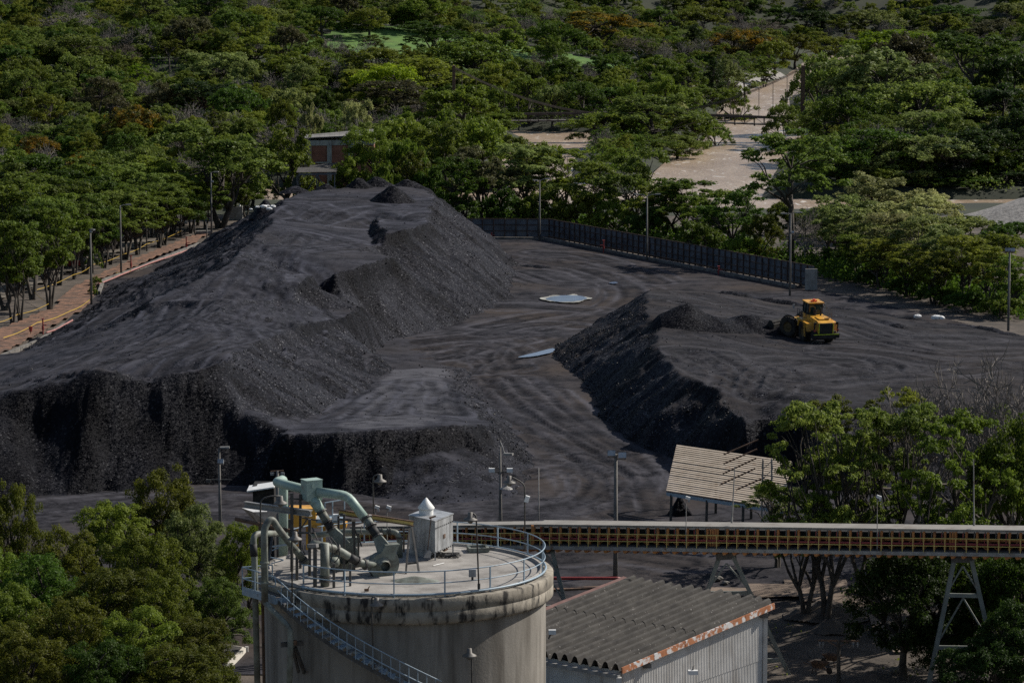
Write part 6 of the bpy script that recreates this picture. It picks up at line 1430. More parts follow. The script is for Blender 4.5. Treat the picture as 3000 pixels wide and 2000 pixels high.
for y in (-1.2, 1.2):
    bld(MB().box((-2.38, y, 1.75), (.1, .1, .9)).box((-2.38, y * .92, 2.15), (.12, .22, .22)), 'tail_lamp_guard', 'loader_dark')
    bld(MB().box((-2.46, y * .98, 1.5), (.05, .2, .2)), 'tail_lamp', 'red_pipe')
    s_ = 1 if y > 0 else -1
    bld(MB().prism([(-1.35, s_ * .80, 1.98), (1.15, s_ * .80, 1.98), (1.25, s_ * .80, 1.3), (1.05, s_ * .80, 1.3), (.85, s_ * .80, 1.88), (-.85, s_ * .80, 1.9), (-1.15, s_ * .80, 1.25), (-1.5, s_ * .80, 1.25)], (0, s_ * .78, 0)), 'fender', 'loader_yellow')
    bld(MB().box((.75, s_ * 1.15, 2.02), (1.5, .75, .06)), 'side_platform', 'loader_yellow')
    bld(MB().box((1.45, s_ * 1.54, 1.98), (.9, .03, .06)), 'reflective_strip', 'hi_vis')
    rails = [((.2, 0), (1.5, 0))]
    for z in (2.45, 2.9): bld(MB().tube([(.05, s_ * 1.5, z), (1.6, s_ * 1.5, z)], .025, 6), 'handrail', 'dark_steel')
    for x in (.05, .55, 1.05, 1.6): bld(MB().tube([(x, s_ * 1.5, 2.03), (x, s_ * 1.5, 2.9)], .025, 6), 'rail_post', 'dark_steel')
    for k in range(5): bld(MB().box((-.62 - .07 * k, s_ * 1.62, 1.85 - .28 * k), (.3, .08, .05)), 'ladder_rung', 'loader_yellow')
    for x in (-.45, -.78): bld(MB().tube([(x + .05, s_ * 1.62, 1.95), (x - .26, s_ * 1.62, .7)], .03, 6), 'ladder_stringer', 'loader_yellow')
    bld(MB().tube([(2.0, s_ * 1.0, 3.0), (2.25, s_ * 1.6, 3.0)], .025, 6), 'mirror_arm', 'dark_steel'); bld(MB().box((2.25, s_ * 1.65, 2.95), (.06, .22, .38)), 'mirror', 'galv')
bld(MB().box((1.35, 0, 2.05), (1.5, 1.5, .7)), 'cab_base', 'loader_yellow')
gl = [(.72, 0, 2.42), (.62, 0, 3.45), (2.02, 0, 3.45), (2.2, 0, 2.42)]
bld(MB().prism([(x, -.68, z) for x, _, z in gl], (0, 1.36, 0)), 'cab_glass', 'cab_glass')
for y in (-.70, .70):
    for (x0, z0), (x1, z1) in (((.72, 2.42), (.62, 3.47)), ((1.45, 2.42), (1.42, 3.47)), ((2.2, 2.42), (2.02, 3.47))): bld(MB().beam((x0, y, z0), (x1, y, z1), .09), 'cab_pillar', 'loader_dark')
    bld(MB().beam((.7, y, 2.46), (2.2, y, 2.46), .07, .12), 'cab_sill', 'loader_dark')
bld(MB().beam((.66, -.7, 3.4), (.66, .7, 3.4), .08, .14), 'cab_header', 'loader_dark')
bld(MB().box((1.32, 0, 3.53), (1.75, 1.66, .11)), 'cab_roof', 'loader_yellow')
bld(MB().lathe([(.0, .24), (.13, .24), (.16, .05), (.14, 0), (.0, 0)], (.9, .1, 3.62), 14), 'beacon', 'beacon'); bld(MB().box((.9, .1, 3.69), (.2, .62, .14)), 'light_bar', 'beacon')
bld(MB().tube([(.1, -.35, 2.4), (.1, -.35, 3.15)], .08, 12), 'exhaust_stack', 'rubber'); bld(MB().tube([(.35, .18, 2.4), (.35, .18, 2.75), (.35, .18, 2.78), (.35, .18, 2.95)], [.16, .16, .2, .2], 14), 'air_intake', 'loader_dark')
bld(MB().box((-1.75, -.3, 2.5), (.08, .5, .09)), 'hood_handle', 'dark_steel')
# front frame, arms, bucket
mb = MB(); mb.prism([AR((1.9, -.45, .75)), AR((4.0, -.45, .75)), AR((3.7, -.45, 1.7)), AR((2.3, -.45, 1.7))], art @ V3(0, .9, 0)); bld(mb, 'front_frame', 'loader_yellow')
for y in (-.52, .52):
    bld(MB().prism([AR((2.6, y, 1.75)), AR((3.9, y, 1.55)), AR((4.9, y, .75)), AR((5.25, y, .35)), AR((4.9, y, .2)), AR((3.7, y, 1.15)), AR((2.6, y, 1.4))], art @ V3(0, .16 * (1 if y > 0 else -1), 0)), 'lift_arm', 'loader_dark')
    bld(MB().tube([AR((2.4, y * .7, .95)), AR((4.1, y * .8, 1.05))], .09, 10), 'lift_cylinder', 'loader_yellow')
bld(MB().beam(AR((2.7, 0, 1.75)), AR((4.4, 0, 1.35)), .2, .25), 'tilt_lever', 'loader_dark')
for y in (-HW, HW):
    pts = [AR((3.45 + 1.08 * math.cos(a), y, .96 + 1.08 * math.sin(a))) for a in [math.radians(30 + 15 * k) for k in range(9)]]
    bld(MB().tube(pts, .05, 4), 'front_fender', 'loader_dark')
bp_ = [(5.0, .1), (5.0, .95), (5.25, 1.3), (5.6, 1.3), (5.15, .95), (5.12, .4), (5.5, .06), (6.35, -.02), (6.4, -.08), (5.4, -.08)]
bld(MB().prism([AR((x, -1.6, z)) for x, z in bp_], art @ V3(0, 3.2, 0)), 'bucket_shell', 'loader_dark')
for y in (-1.6, 1.57): bld(MB().prism([AR((5.0, y, .1)), AR((5.0, y, .95)), AR((5.25, y, 1.3)), AR((5.6, y, 1.3)), AR((6.4, y, -.05)), AR((5.4, y, -.08))], art @ V3(0, .04, 0)), 'bucket_side', 'loader_dark')
bld(MB().box(AR((5.1, 0, 1.15)), (.1, 2.9, .1), art), 'bucket_brace', 'loader_dark')
for k in range(8): bld(MB().box(AR((6.45, -1.4 + .4 * k, -.05)), (.22, .12, .07), art), 'bucket_tooth', 'grey_steel')
YAW = math.atan2(.95, -.27)
off = Matrix.Rotation(YAW, 3, 'Z') @ V3(.6, 0, 0)
rear = P(2392, 996, 4.6)
ld.location = V3(rear.x, rear.y, zR(rear.x, rear.y) - .02); ld.rotation_euler = Euler((0, math.radians(-5), YAW), 'XYZ'); ld.scale = (1.16, 1.16, 1.2)

# ------------------------------------------------------------------ white sacks
def sack(p, s_, lab, name='white_sack', seed=1):
    mb = MB(); R_ = random.Random(seed); n, m_ = 10, 6
    for i in range(m_ + 1):
        th = math.pi * i / m_
        for k in range(n):
            a = 2 * math.pi * k / n; rr = 1 + R_.uniform(-.22, .22)
            mb.v.append((p.x + s_ * rr * math.sin(th) * math.cos(a) * 1.2, p.y + s_ * rr * math.sin(th) * math.sin(a), p.z + s_ * (.55 + .62 * math.cos(th) * (1 + R_.uniform(-.1, .1)))))
    for i in range(m_):
        for k in range(n): a, b_ = i * n + k, i * n + (k + 1) % n; mb.f.append((a, b_, b_ + n, a + n))
    o = mb.build(name, M['bag']); tag(o, lab, 'sack', 'white sacks lying on the coal')
hz_ = 11.3
for i, (px, py, s_, lab) in enumerate(((735, 615, .2, 'small white sack lying apart at the left on the pile shoulder'), (754, 609, .26, 'white sack second from the left on the pile shoulder'), (772, 610, .42, 'bulging white sack in the middle of the sack row on the pile'), (788, 616, .36, 'white sack slumped lowest in the row on the pile'), (799, 610, .4, 'white sack at the right end of the row on the pile'), (782, 607, .3, 'white sack lying behind the others on the pile'))):
    p = P(px, py, 10.9); sack(p, s_, lab, seed=i)
for i, (px, py, s_, lab) in enumerate(((2688, 932, .42, 'low white sack left of two others below the dark bank trees'), (2743, 936, .5, 'upright white sack in the middle by the dark bank trees'), (2757, 936, .42, 'white sack leaning at the right by the dark bank trees'))):
    p = P(px, py, 3.3); sack(p, s_, lab, seed=20 + i)
# ------------------------------------------------------------------ left strip: rubble, path, kerb, pipe, tape, cars
sheet('rubble_strip', [P(-60, 985), P(0, 966), P(147, 905), P(215, 842), P(300, 800), P(430, 745), P(540, 700), P(606, 684), P(640, 672), P(580, 714), P(480, 750), P(405, 785), P(300, 822), P(285, 850), P(262, 905), P(190, 945), P(118, 985), P(0, 1046), P(-60, 1075)], M['mulch'], .6, .30, .16)
sheet('concrete_path', [P(-80, 905), P(40, 872), P(170, 820), P(300, 765), P(420, 722), P(520, 690), P(560, 672), P(540, 660), P(440, 690), P(330, 722), P(200, 762), P(80, 800), P(-60, 840)], M['path'], 1.0, .28, .03)
lk_ = thing('concrete_kerb', 'broken concrete kerb between rubble strip and coal road at left', 'kerb', P(300, 830))
kp = [P(-40, 1068, .1), P(118, 1002, .1), P(190, 955, .1)], [P(290, 862, .1), P(303, 826, .1), P(405, 790, .1), P(500, 752, .1), P(585, 718, .1)]
for seg in kp:
    for a, b_ in zip(seg[:-1], seg[1:]):
        n = max(1, int((b_ - a).length / 4))
        for i in range(n):
            p, q = a.lerp(b_, i / n), a.lerp(b_, (i + .96) / n); MB().beam(p + V3(0, rng.uniform(-.1, .1), .2), q + V3(0, 0, .2), .4, .5).build('kerb_stone', M['kerb'], lk_)
o = MB().tube(bend([P(134, 984, .1), P(136, 974, .7), P(165, 965, .7), P(212, 938, .7)], .3), .12, 8).build('water_pipe', M['faded_red']); tag(o, 'short pink pipe with an elbow on the rubble at the left edge of the pile', 'pipe')
o = MB().tube([P(290, 832, .5), P(352, 806, .5), P(440, 771, .5), P(580, 722, .5)], .11, 8).build('water_pipe', M['faded_red']); tag(o, 'long pink pipe along the kerb beyond the nearest left lamp post', 'pipe')
hydrant(P(384, 795), 2.3, 'dark red hydrant beside the middle lamp post of the left row', 3.6); hydrant(P(546, 735), 2.1, 'dark red hydrant near the far end of the rubble strip', .4)
hydrant(P(126, 980), 2.0, 'rusty hydrant standpipe on the rubble by the short pink pipe', -.5)
t = thing('litter_bin', 'small red bin on a post on the rubble at left', 'bin', P(90, 983)); p = P(90, 983)
MB().tube([p, p + V3(0, 0, .8)], .05, 6).build('post', M['rust_steel'], t); MB().lathe([(.16, .5), (.26, 1.15), (.2, 1.15), (.0, .6)], p, 12).build('basket', M['red_pipe'], t)
def tape(pts, lab, h=1.1, w=.07):
    ps = [P(a, b_, h) for a, b_ in pts]; out = []
    for p, q in zip(ps[:-1], ps[1:]):
        for k in range(6): tt = k / 6; out.append(p.lerp(q, tt) - V3(0, 0, .22 * math.sin(math.pi * tt)))
    out.append(ps[-1]); mb = MB()
    v = []
    for q in out: v += [q, q + V3(0, 0, w), q + V3(0, .02, w), q + V3(0, .02, 0)]
    f = []
    for i in range(len(out) - 1):
        for k in range(4): f.append((4 * i + k, 4 * i + (k + 1) % 4, 4 * i + 4 + (k + 1) % 4, 4 * i + 4 + k))
    mb.add(v, f); o = mb.build('barrier_tape', M['tape']); tag(o, lab, 'barrier tape', 'yellow barrier tapes')
tape([(-20, 947), (50, 922), (147, 888)], 'yellow barrier tape at the left edge tied to the slim trunk'); tape([(147, 888), (100, 857)], 'yellow barrier tape slanting back to the thick park trunk')
tape([(105, 850), (216, 805), (270, 778)], 'yellow barrier tape between the park trunks left of the nearest lamp post'); tape([(270, 776), (362, 745), (430, 715), (531, 677)], 'yellow barrier tape running along the park trees to the far post')
tape([(10, 990), (110, 945), (205, 912), (264, 878)], 'pale yellow tape sagging across the rubble to the lamp post', .7, .1)
tape([(340, 798), (352, 797), (384, 793)], 'short yellow tape between the middle lamp post and the hydrant', .6, .1)
def car(px, py, yaw, m, lab, s_=1.0):
    p = P(px, py); t = thing('parked_car', lab, 'car', p); R = Matrix.Rotation(yaw, 3, 'Z')
    def pr(prof, w, nm, mm): MB().prism([p + R @ V3(x * s_, -w / 2 * s_, z * s_) for x, z in prof], R @ V3(0, w * s_, 0)).build(nm, M[mm], t)
    pr([(-2.1, .35), (-2.15, .85), (-1.2, .95), (1.0, .95), (2.05, .78), (2.1, .35)], 1.7, 'body', m); pr([(-1.25, .95), (-.95, 1.42), (.35, 1.45), (1.0, .95)], 1.45, 'windows', 'glass'); pr([(-1.0, 1.40), (-.95, 1.46), (.33, 1.48), (.42, 1.40)], 1.5, 'roof', m)
    for x in (-1.35, 1.3):
        for y in (-.75, .75): MB().lathe([(.02, -.1), (.32, -.1), (.34, 0), (.32, .1), (.02, .1)], p + R @ V3(x * s_, y * s_, .34 * s_), 14, R @ Matrix.Rotation(math.pi / 2, 3, 'X')).build('wheel', M['tyre'], t)
    for y in (-.6, .6): MB().box(p + R @ V3(2.08 * s_, y * s_, .68 * s_), (.06, .3, .14), R).build('headlight', M['white'], t)
car(195, 785, .25, 'car_red', 'red car parked in the shade of the park trees', 1.2); car(352, 705, .3, 'car_silver', 'silver car parked behind the trunks left of the middle lamp post'); car(400, 685, .3, 'white', 'white car parked among the park trees')
car(512, 662, .2, 'car_silver', 'silver car parked near the far end of the yellow tape'); car(470, 655, .2, 'white', 'white car half hidden behind far park trunks')
t = thing('board_stack', 'stack of grey boards at the right end of the rubble strip', 'boards', P(597, 690)); 
for k in range(5): MB().box(P(597, 690) + V3(rng.uniform(-.2, .2), 0, .1 + .16 * k), (2.6, 1.0, .12), Matrix.Rotation(.2 + rng.uniform(-.1, .1), 3, 'Z')).build('board', M['grey_steel'], t)
q = P(680, 645); o = MB().prism([q + V3(-1.6, 0, 0), q + V3(1.8, 0, 0), q + V3(1.8, 0, 2.4), q + V3(-.8, 0, 1.9), q + V3(-1.6, 0, .9)], (0, 1.2, 0)).build('concrete_block', M['concrete']); tag(o, 'pale slanted concrete block between trees and the far left pile slope', 'concrete block')

# ------------------------------------------------------------------ brick building and canopy beyond the pile
YB = 612.0
bb = thing('brick_building', 'red brick building with grey rendered top band and sloping roof behind the pile', 'building', V3(Q(950, 600, YB).x, YB, 0))
xl, xr, xc = Q(888, 500, YB).x, Q(1090, 500, YB - 6).x, Q(902, 500, YB).x
def z_at(py, Y): return Q(1000, py, Y).z
zt = z_at(412, YB); zm = z_at(427, YB)
A_, B_ = V3(xc, YB), V3(xr, YB + 2.5)
dB = (B_ - A_).normalized(); nB = V3(dB.y, -dB.x, 0)
brk = M['brick']
# brick courses as thin raised bands: single bricks are far below a pixel here
MB().prism([A_, B_, B_ + V3(0, 9, 0), A_ + V3(0, 9, 0)], V3(0, 0, zm)).build('brick_wall', brk, bb)
MB().prism([A_ - dB * .15 + nB * .15 + V3(0, 0, zm), B_ + nB * .15 + V3(0, 0, zm), B_ + V3(0, 9.1, zm), A_ - dB * .15 + V3(0, 9.1, zm)], V3(0, 0, zt - zm)).build('rendered_band', M['plaster'], bb)
for f in (.0, .30, .62): q = A_ + dB * (f * (B_ - A_).length); MB().box(q + nB * .06 + V3(.3, 0, zm / 2), (.8, .3, zm)).build('pilaster', M['plaster'] if f else M['tan_wall'], bb)
SW = V3(Q(868, 500, YB + 8).x, YB + 8.5)
MB().prism([A_ + V3(-.1, .1, 0), SW, SW + V3(1, 2, 0), A_ + V3(.4, 3, 0)], V3(0, 0, zm)).build('side_wall', M['tan_wall'], bb)
for f in (.35, .7):
    q = (A_ + V3(-.1, .1, 0)).lerp(SW, f) + V3(-.06, -.05, z_at(483, YB + 4)); MB().box(q, (.12, 1.1, 2.0)).build('side_window', M['glass'], bb)
wc = Q(941, 488, YB) ; wy = A_.y + (wc.x - A_.x) * dB.y / dB.x
w = MB().box((wc.x, wy - .05, wc.z), (1.9, .16, 1.1)).build('window', M['glass'], bb)
MB().box((wc.x, wy - .12, wc.z + .68), (2.3, .2, .24)).build('lintel', M['plaster'], w); MB().box((wc.x, wy - .12, wc.z - .6), (2.1, .2, .12)).build('sill', M['plaster'], w)
RA, RB_ = Q(893, 406, YB - .6), Q(1095, 396, YB + 1.5); RC, RD = Q(893, 397, YB + 10), Q(1095, 380, YB + 12)
for i in range(14):
    a, b_, c, d = RA.lerp(RB_, i / 14), RA.lerp(RB_, (i + .98) / 14), RC.lerp(RD, (i + .98) / 14), RC.lerp(RD, i / 14)
    MB().prism([a, b_, c, d], (0, 0, .12)).build('roof_sheet', M['grey_roof'], bb)
MB().tube([Q(893, 396, YB + 3), Q(893, 372, YB + 3)], .05, 5).build('antenna', M['grey_steel'], bb)
cn = thing('steel_canopy', 'low corrugated canopy on blue steel posts in front of the brick building', 'canopy', V3(Q(915, 560, 588).x, 588, 0))
ca, cb = Q(868, 507, 586), Q(985, 505, 586)
for i in range(16):
    a, b_ = ca.lerp(cb, i / 16), ca.lerp(cb, (i + .96) / 16); MB().prism([a, b_, b_ + V3(0, 5, .5), a + V3(0, 5, .5)], (0, 0, .1)).build('canopy_sheet', M['asbestos'], cn)
MB().beam(ca + V3(.3, .2, -.25), cb + V3(0, .2, -.25), .15, .3).build('front_beam', M['fence_sheet'], cn)
MB().beam(ca + V3(.3, 4.8, .2), cb + V3(0, 4.8, .2), .15, .3).build('rear_beam', M['fence_sheet'], cn)
for px in (870, 928, 980):
    for dy in (0.2, 4.8): q = Q(px, 510, 586) + V3(0, dy, -.2 + dy * .08); MB().beam(V3(q.x, q.y, 0), q, .18).build('post', M['fence_sheet'], cn)
for s_ in (-1, 1): q = Q(929, 513, 586); MB().beam(q, q + V3(s_ * 1.7, 0, -2.6), .12).build('knee_brace', M['fence_sheet'], cn)
ca2, cb2 = Q(905, 499, 592), Q(985, 492, 592)
for i in range(10): a, b_ = ca2.lerp(cb2, i / 10), ca2.lerp(cb2, (i + .96) / 10); MB().prism([a, b_, b_ + V3(0, 3, .6), a + V3(0, 3, .6)], (0, 0, .1)).build('upper_sheet', M['asbestos'], cn)

# ------------------------------------------------------------------ suspension bridge over the river
br = thing('suspension_bridge', 'rusty steel truss footbridge hung from cables across the brown river', 'bridge', V3(30, 821, -3))
YR = 821.0
def deckz(x): return 1.35 + 1.5 * math.exp(-((x - 30) / 45) ** 2) - .012 * (x - 30)
bx0, bx1, nbay = -22, 82, 44
for side, dy in (('near', 0), ('far', 2.6)):
    for i in range(nbay):
        x0, x1 = bx0 + (bx1 - bx0) * i / nbay, bx0 + (bx1 - bx0) * (i + 1) / nbay
        z0, z1 = deckz(x0), deckz(x1)
        MB().beam((x0, YR + dy, z0 + 1.75), (x1, YR + dy, z1 + 1.75), .22, .5).build('top_chord', M['bridge_steel'], br); MB().beam((x0, YR + dy, z0), (x1, YR + dy, z1), .16, .22).build('bottom_chord', M['bridge_steel'], br)
        MB().beam((x0, YR + dy, z0), (x0, YR + dy, z0 + 1.75), .15).build('vertical', M['bridge_steel'], br)
        a, b_ = ((x0, YR + dy, z0 + .05), (x1, YR + dy, z1 + 1.7)) if i % 2 else ((x0, YR + dy, z0 + 1.7), (x1, YR + dy, z1 + .05))
        MB().beam(a, b_, .10).build('diagonal', M['bridge_steel'], br)
    def cz(x): return 4.0 + 11.5 * ((x - 28) / 42.0) ** 2
    for o in (0, .3):
        MB().tube([(x, YR + dy, cz(x) + o) for x in np.linspace(-14, 70, 40)], .055, 5).build('main_cable', M['bridge_steel'], br)
    for x in np.arange(-12, 70, 3.4):
        if abs(x - 28) > 6: MB().tube([(x, YR + dy, deckz(x) + 1.8), (x, YR + dy, cz(x))], .04, 4).build('hanger', M['bridge_steel'], br)
    for x in (-14, 70): MB().beam((x, YR + dy, -3), (x, YR + dy, cz(x) + .6), .7, .5).build('tower_leg', M['rust_steel'], br)
for i in range(nbay):
    x0, x1 = bx0 + (bx1 - bx0) * i / nbay, bx0 + (bx1 - bx0) * (i + .95) / nbay
    MB().box(((x0 + x1) / 2, YR + 1.3, deckz((x0 + x1) / 2) + .18), (x1 - x0, 2.4, .1)).build('deck_plank', M['bridge_deck'], br)
    if i % 2 == 0: MB().beam((x0, YR - .4, deckz(x0) - .25), (x0, YR + 3, deckz(x0) - .25), .2, .25).build('floor_beam', M['bridge_steel'], br)
for x in (-14, 70): MB().beam((x, YR - .3, cz(x) + .3), (x, YR + 2.9, cz(x) + .3), .4, .6).build('tower_cap', M['rust_steel'], br)

# ------------------------------------------------------------------ lower right: service pole, barrows, odds and ends
b_ = P(2457, 2010, -3); t = thing('service_pole', 'short wooden pole with a red crossarm and insulators under the trees', 'utility pole', b_)
tp = Q(2457, 1872, b_.y); MB().tube([b_, tp], [.16, .12], 10).build('post', M['bark'], t); MB().beam(Q(2397, 1874, b_.y), Q(2518, 1877, b_.y), .1, .12).build('crossarm', M['rust_steel'], t)
for px in (2402, 2411, 2500, 2513): q = Q(px, 1880, b_.y - .1); MB().lathe([(.02, 0), (.09, 0), (.05, -.1), (.09, -.12), (.05, -.22), (.02, -.4)], q, 8).build('insulator', M['galv'], t)
for s_ in (-1, 1): MB().beam(Q(2457 + 30 * s_, 1878, b_.y), Q(2457, 1895, b_.y), .05).build('brace', M['rust_steel'], t)
def barrow(px, py, yaw, lab):
    p = P(px, py, -3); p.z = T(p.x, p.y); t = thing('wheelbarrow', lab, 'wheelbarrow', p); R = Matrix.Rotation(yaw, 3, 'Z')
    top = [p + R @ V3(x, y, .85) for x, y in ((-.5, -.4), (.75, -.42), (.75, .42), (-.5, .4))]; bot = [p + R @ V3(x, y, .42) for x, y in ((-.3, -.25), (.35, -.25), (.35, .25), (-.3, .25))]
    MB().add(top + bot, [(0, 1, 5, 4), (1, 2, 6, 5), (2, 3, 7, 6), (3, 0, 4, 7), (4, 5, 6, 7)]).build('tray', M['rust_steel'], t)
    MB().lathe([(.02, -.05), (.22, -.06), (.25, 0), (.22, .06), (.02, .05)], p + R @ V3(.85, 0, .25), 14, R @ Matrix.Rotation(math.pi / 2, 3, 'X')).build('wheel', M['tyre'], t)
    for s_ in (-.3, .3): MB().tube([p + R @ V3(.85, s_ * .4, .25), p + R @ V3(.2, s_, .42), p + R @ V3(-1.1, s_ * 1.1, .75)], .03, 6).build('handle', M['rust_steel'], t); MB().tube([p + R @ V3(-.3, s_, .45), p + R @ V3(-.4, s_, 0)], .03, 6).build('leg', M['rust_steel'], t)
barrow(2398, 1970, -.5, 'rusty red wheelbarrow left of the service pole'); barrow(2440, 1950, 2.4, 'rusty wheelbarrow standing right beside the service pole')
o = MB().beam(P(2510, 1803, -1.8), P(2530, 1790, -1.6), .14).build('white_pipe', M['white']); tag(o, 'short white pipe piece lying on the bare earth under the trees', 'pipe')
for px, py, w_, h_, lab, sd_ in ((2420, 1835, 260, 1.2, 'brown earth mound at the foot of the forked tree', 41), (2560, 1990, 260, 1.0, 'grey earth mound at the bottom edge under the trees', 42), (2440, 1860, 150, .9, 'dark heap of earth and roots behind the service pole', 43)):
    p = P(px, py, -2.6); o = hill('earth_mound', (p.x, p.y, T(p.x, p.y) - .1), w_ * .0125, w_ * .012, h_, M['soil'], 40, sd_, .3); tag(o, lab, 'earth mound')
for i, (px, py, s_) in enumerate(((2102, 1690, .35), (2125, 1696, .25), (2620, 1955, .4), (2642, 1950, .42), (2385, 1762, .3))):
    p = P(px, py, 0 if py < 1700 else -2.5); p.z = T(p.x, p.y) + .1; sack(p, s_, 'x', 'boulder', 50 + i)
    o = [q for q in COL.objects if q.name.startswith('boulder')][-1]; o.data.materials[0] = M['kerb']
    tag(o, ('larger round stone on the ground behind the shed', 'smaller round stone on the ground behind the shed', 'left one of two boulders by the right A-frame', 'right one of two boulders by the right A-frame', 'stone on the dirt track under the conveyor')[i], 'boulder', 'loose stones')
# white outbuilding at the bottom left of the silo
wb = thing('white_outbuilding', 'corner of a cream-white flat-roofed outbuilding between tree and silo', 'building', P(700, 1990))
wa, wbk = Q(663, 1960, 232), Q(722, 1890, 240)
zt_ = Q(722, 1893, 240).z
pA, pB = V3(Q(664, 1950, 233).x, 233), V3(Q(722, 1900, 240).x, 240); pC = V3(pA.x - 6, pA.y + 6); pD = V3(pB.x - 6, pB.y + 4)
MB().prism([pA + V3(-.5, .2, 0), pB + V3(-.4, 0, 0), pD, pC], V3(0, 0, zt_ - 1.6)).build('wall', M['tan_wall'], wb)
MB().prism([pA, pB, pD, pC], V3(0, 0, 1.3)).build('fascia', M['white'], wb); bpy.data.objects['fascia'] 
o = [q for q in wb.children if q.name.startswith('fascia')][0]; o.location.z += zt_ - 1.35; o.data.materials[0] = mat('cream_paint', (.52, .48, .41), (.62, .58, .50), 1.0, .7)
MB().prism([pA + V3(-.3, .3, zt_ - .1), pB + V3(-.3, -.2, zt_ - .1), pD, pC][:2] + [pD + V3(0, 0, zt_ - .1), pC + V3(0, 0, zt_ - .1)], V3(0, 0, .12)).build('flat_roof', M['dark_steel'], wb)
MB().beam(pB + V3(.02, 0, zt_), pB + V3(.02, 0, zt_ - 1.9), .22).build('downpipe', M['siding'], wb)
# ------------------------------------------------------------------ trees: grown prototypes (about 10 m wide), then every tree its own copy
def leaf_quads(P_, N_, size, R_, aspect=0.62):
    n = len(P_)
    N_ = N_ / (np.linalg.norm(N_, axis=1, keepdims=True) + 1e-9)
    A = R_.normal(size=(n, 3)); U = np.cross(N_, A); U /= (np.linalg.norm(U, axis=1, keepdims=True) + 1e-9); Vv = np.cross(N_, U)
    s = size * (0.6 + 0.8 * R_.rand(n, 1))
    U, Vv = U * s * 0.5, Vv * s * 0.5 * aspect
    V = np.stack([P_ - U, P_ - Vv * 1.0, P_ + U, P_ + Vv], 1).reshape(-1, 3)
    F_ = np.arange(4 * n).reshape(-1, 4)
    return V, F_
def clump_leaves(clumps, n, size, R_, shell=0.55, upb=0.35, jit=0.55, droop=0.0):
    """clumps: (center, radii xyz). Leaves lie in each clump's outer shell, facing outwards and up."""
    C = np.array([c for c, r in clumps]); Rr = np.array([r for c, r in clumps])
    w = (Rr[:, 0] * Rr[:, 1] + Rr[:, 0] * Rr[:, 2] + Rr[:, 1] * Rr[:, 2]); w = w / w.sum()
    k = R_.choice(len(C), n, p=w)
    d = R_.normal(size=(n, 3)); d /= np.linalg.norm(d, axis=1, keepdims=True)
    d[:, 2] = np.where(d[:, 2] < -0.3, -d[:, 2], d[:, 2])
    rr = shell + (1 - shell) * R_.rand(n, 1) ** 0.6
    lump = 1 + 0.22 * np.sin(d[:, :1] * 5 + k[:, None] * 1.7) * np.cos(d[:, 1:2] * 6 + k[:, None]) 
    Pp = C[k] + d * Rr[k] * rr * lump
    Nn = d / Rr[k] * Rr[k].min(axis=1, keepdims=True) + np.array([0, 0, upb]) + R_.normal(size=(n, 3)) * jit
    Pp[:, 2] -= droop * R_.rand(n)
    return leaf_quads(Pp, Nn, size, R_)
def limbs(base_h, trunk_r, targets, R_, stems=1, spread=0.5, sag=0.15, n=6):
    mb = MB()
    for s_ in range(stems):
        a = 2 * math.pi * s_ / max(stems, 1) + R_.rand()
        fx, fy = (spread * math.cos(a), spread * math.sin(a)) if stems > 1 else (0, 0)
        top = Vector((fx * 1.2, fy * 1.2, base_h)); r_ = trunk_r / math.sqrt(stems)
        mb.tube([(fx * .2, fy * .2, -.6), (fx * .35, fy * .35, .25), (fx * .7 + R_.normal() * .06, fy * .7, base_h * .5), top], [r_ * 1.6, r_ * 1.1, r_ * .9, r_ * .75], 7)
        mine = [Vector(t) for i, t in enumerate(targets) if stems == 1 or i % stems == s_]
        mains = [top.lerp(mine[int(R_.rand() * len(mine))], .5) + Vector((R_.normal() * .2, R_.normal() * .2, .1)) for _ in range(5)] if mine else []
        for q in mains:
            mb.tube([top - Vector((0, 0, .25)), top.lerp(q, .5) + Vector((R_.normal() * .1, R_.normal() * .1, .1)), q], [r_ * .62, r_ * .48, r_ * .36], 5, False)
        for t in mine:
            q = min(mains, key=lambda m_: (m_ - t).length); L = (t - q).length; rb = r_ * .34 * (.6 + .5 * R_.rand())
            mb.tube([q, q.lerp(t, .5) + Vector((R_.normal() * .08 * L, R_.normal() * .08 * L, .12 * L)), t], [rb, rb * .65, rb * .25], 4, False)
        for t in ():
            L = (t - top).length
            m1 = top.lerp(t, .45) + Vector((R_.normal() * .06 * L, R_.normal() * .06 * L, sag * L))
            rb = r_ * .62 * (0.5 + R_.rand() * .5)
            mb.tube([top - Vector((0, 0, .25)), top.lerp(m1, .5) + Vector((0, 0, .05 * L)), m1, t], [rb, rb * .75, rb * .5, rb * .16], 5, False)
    return mb
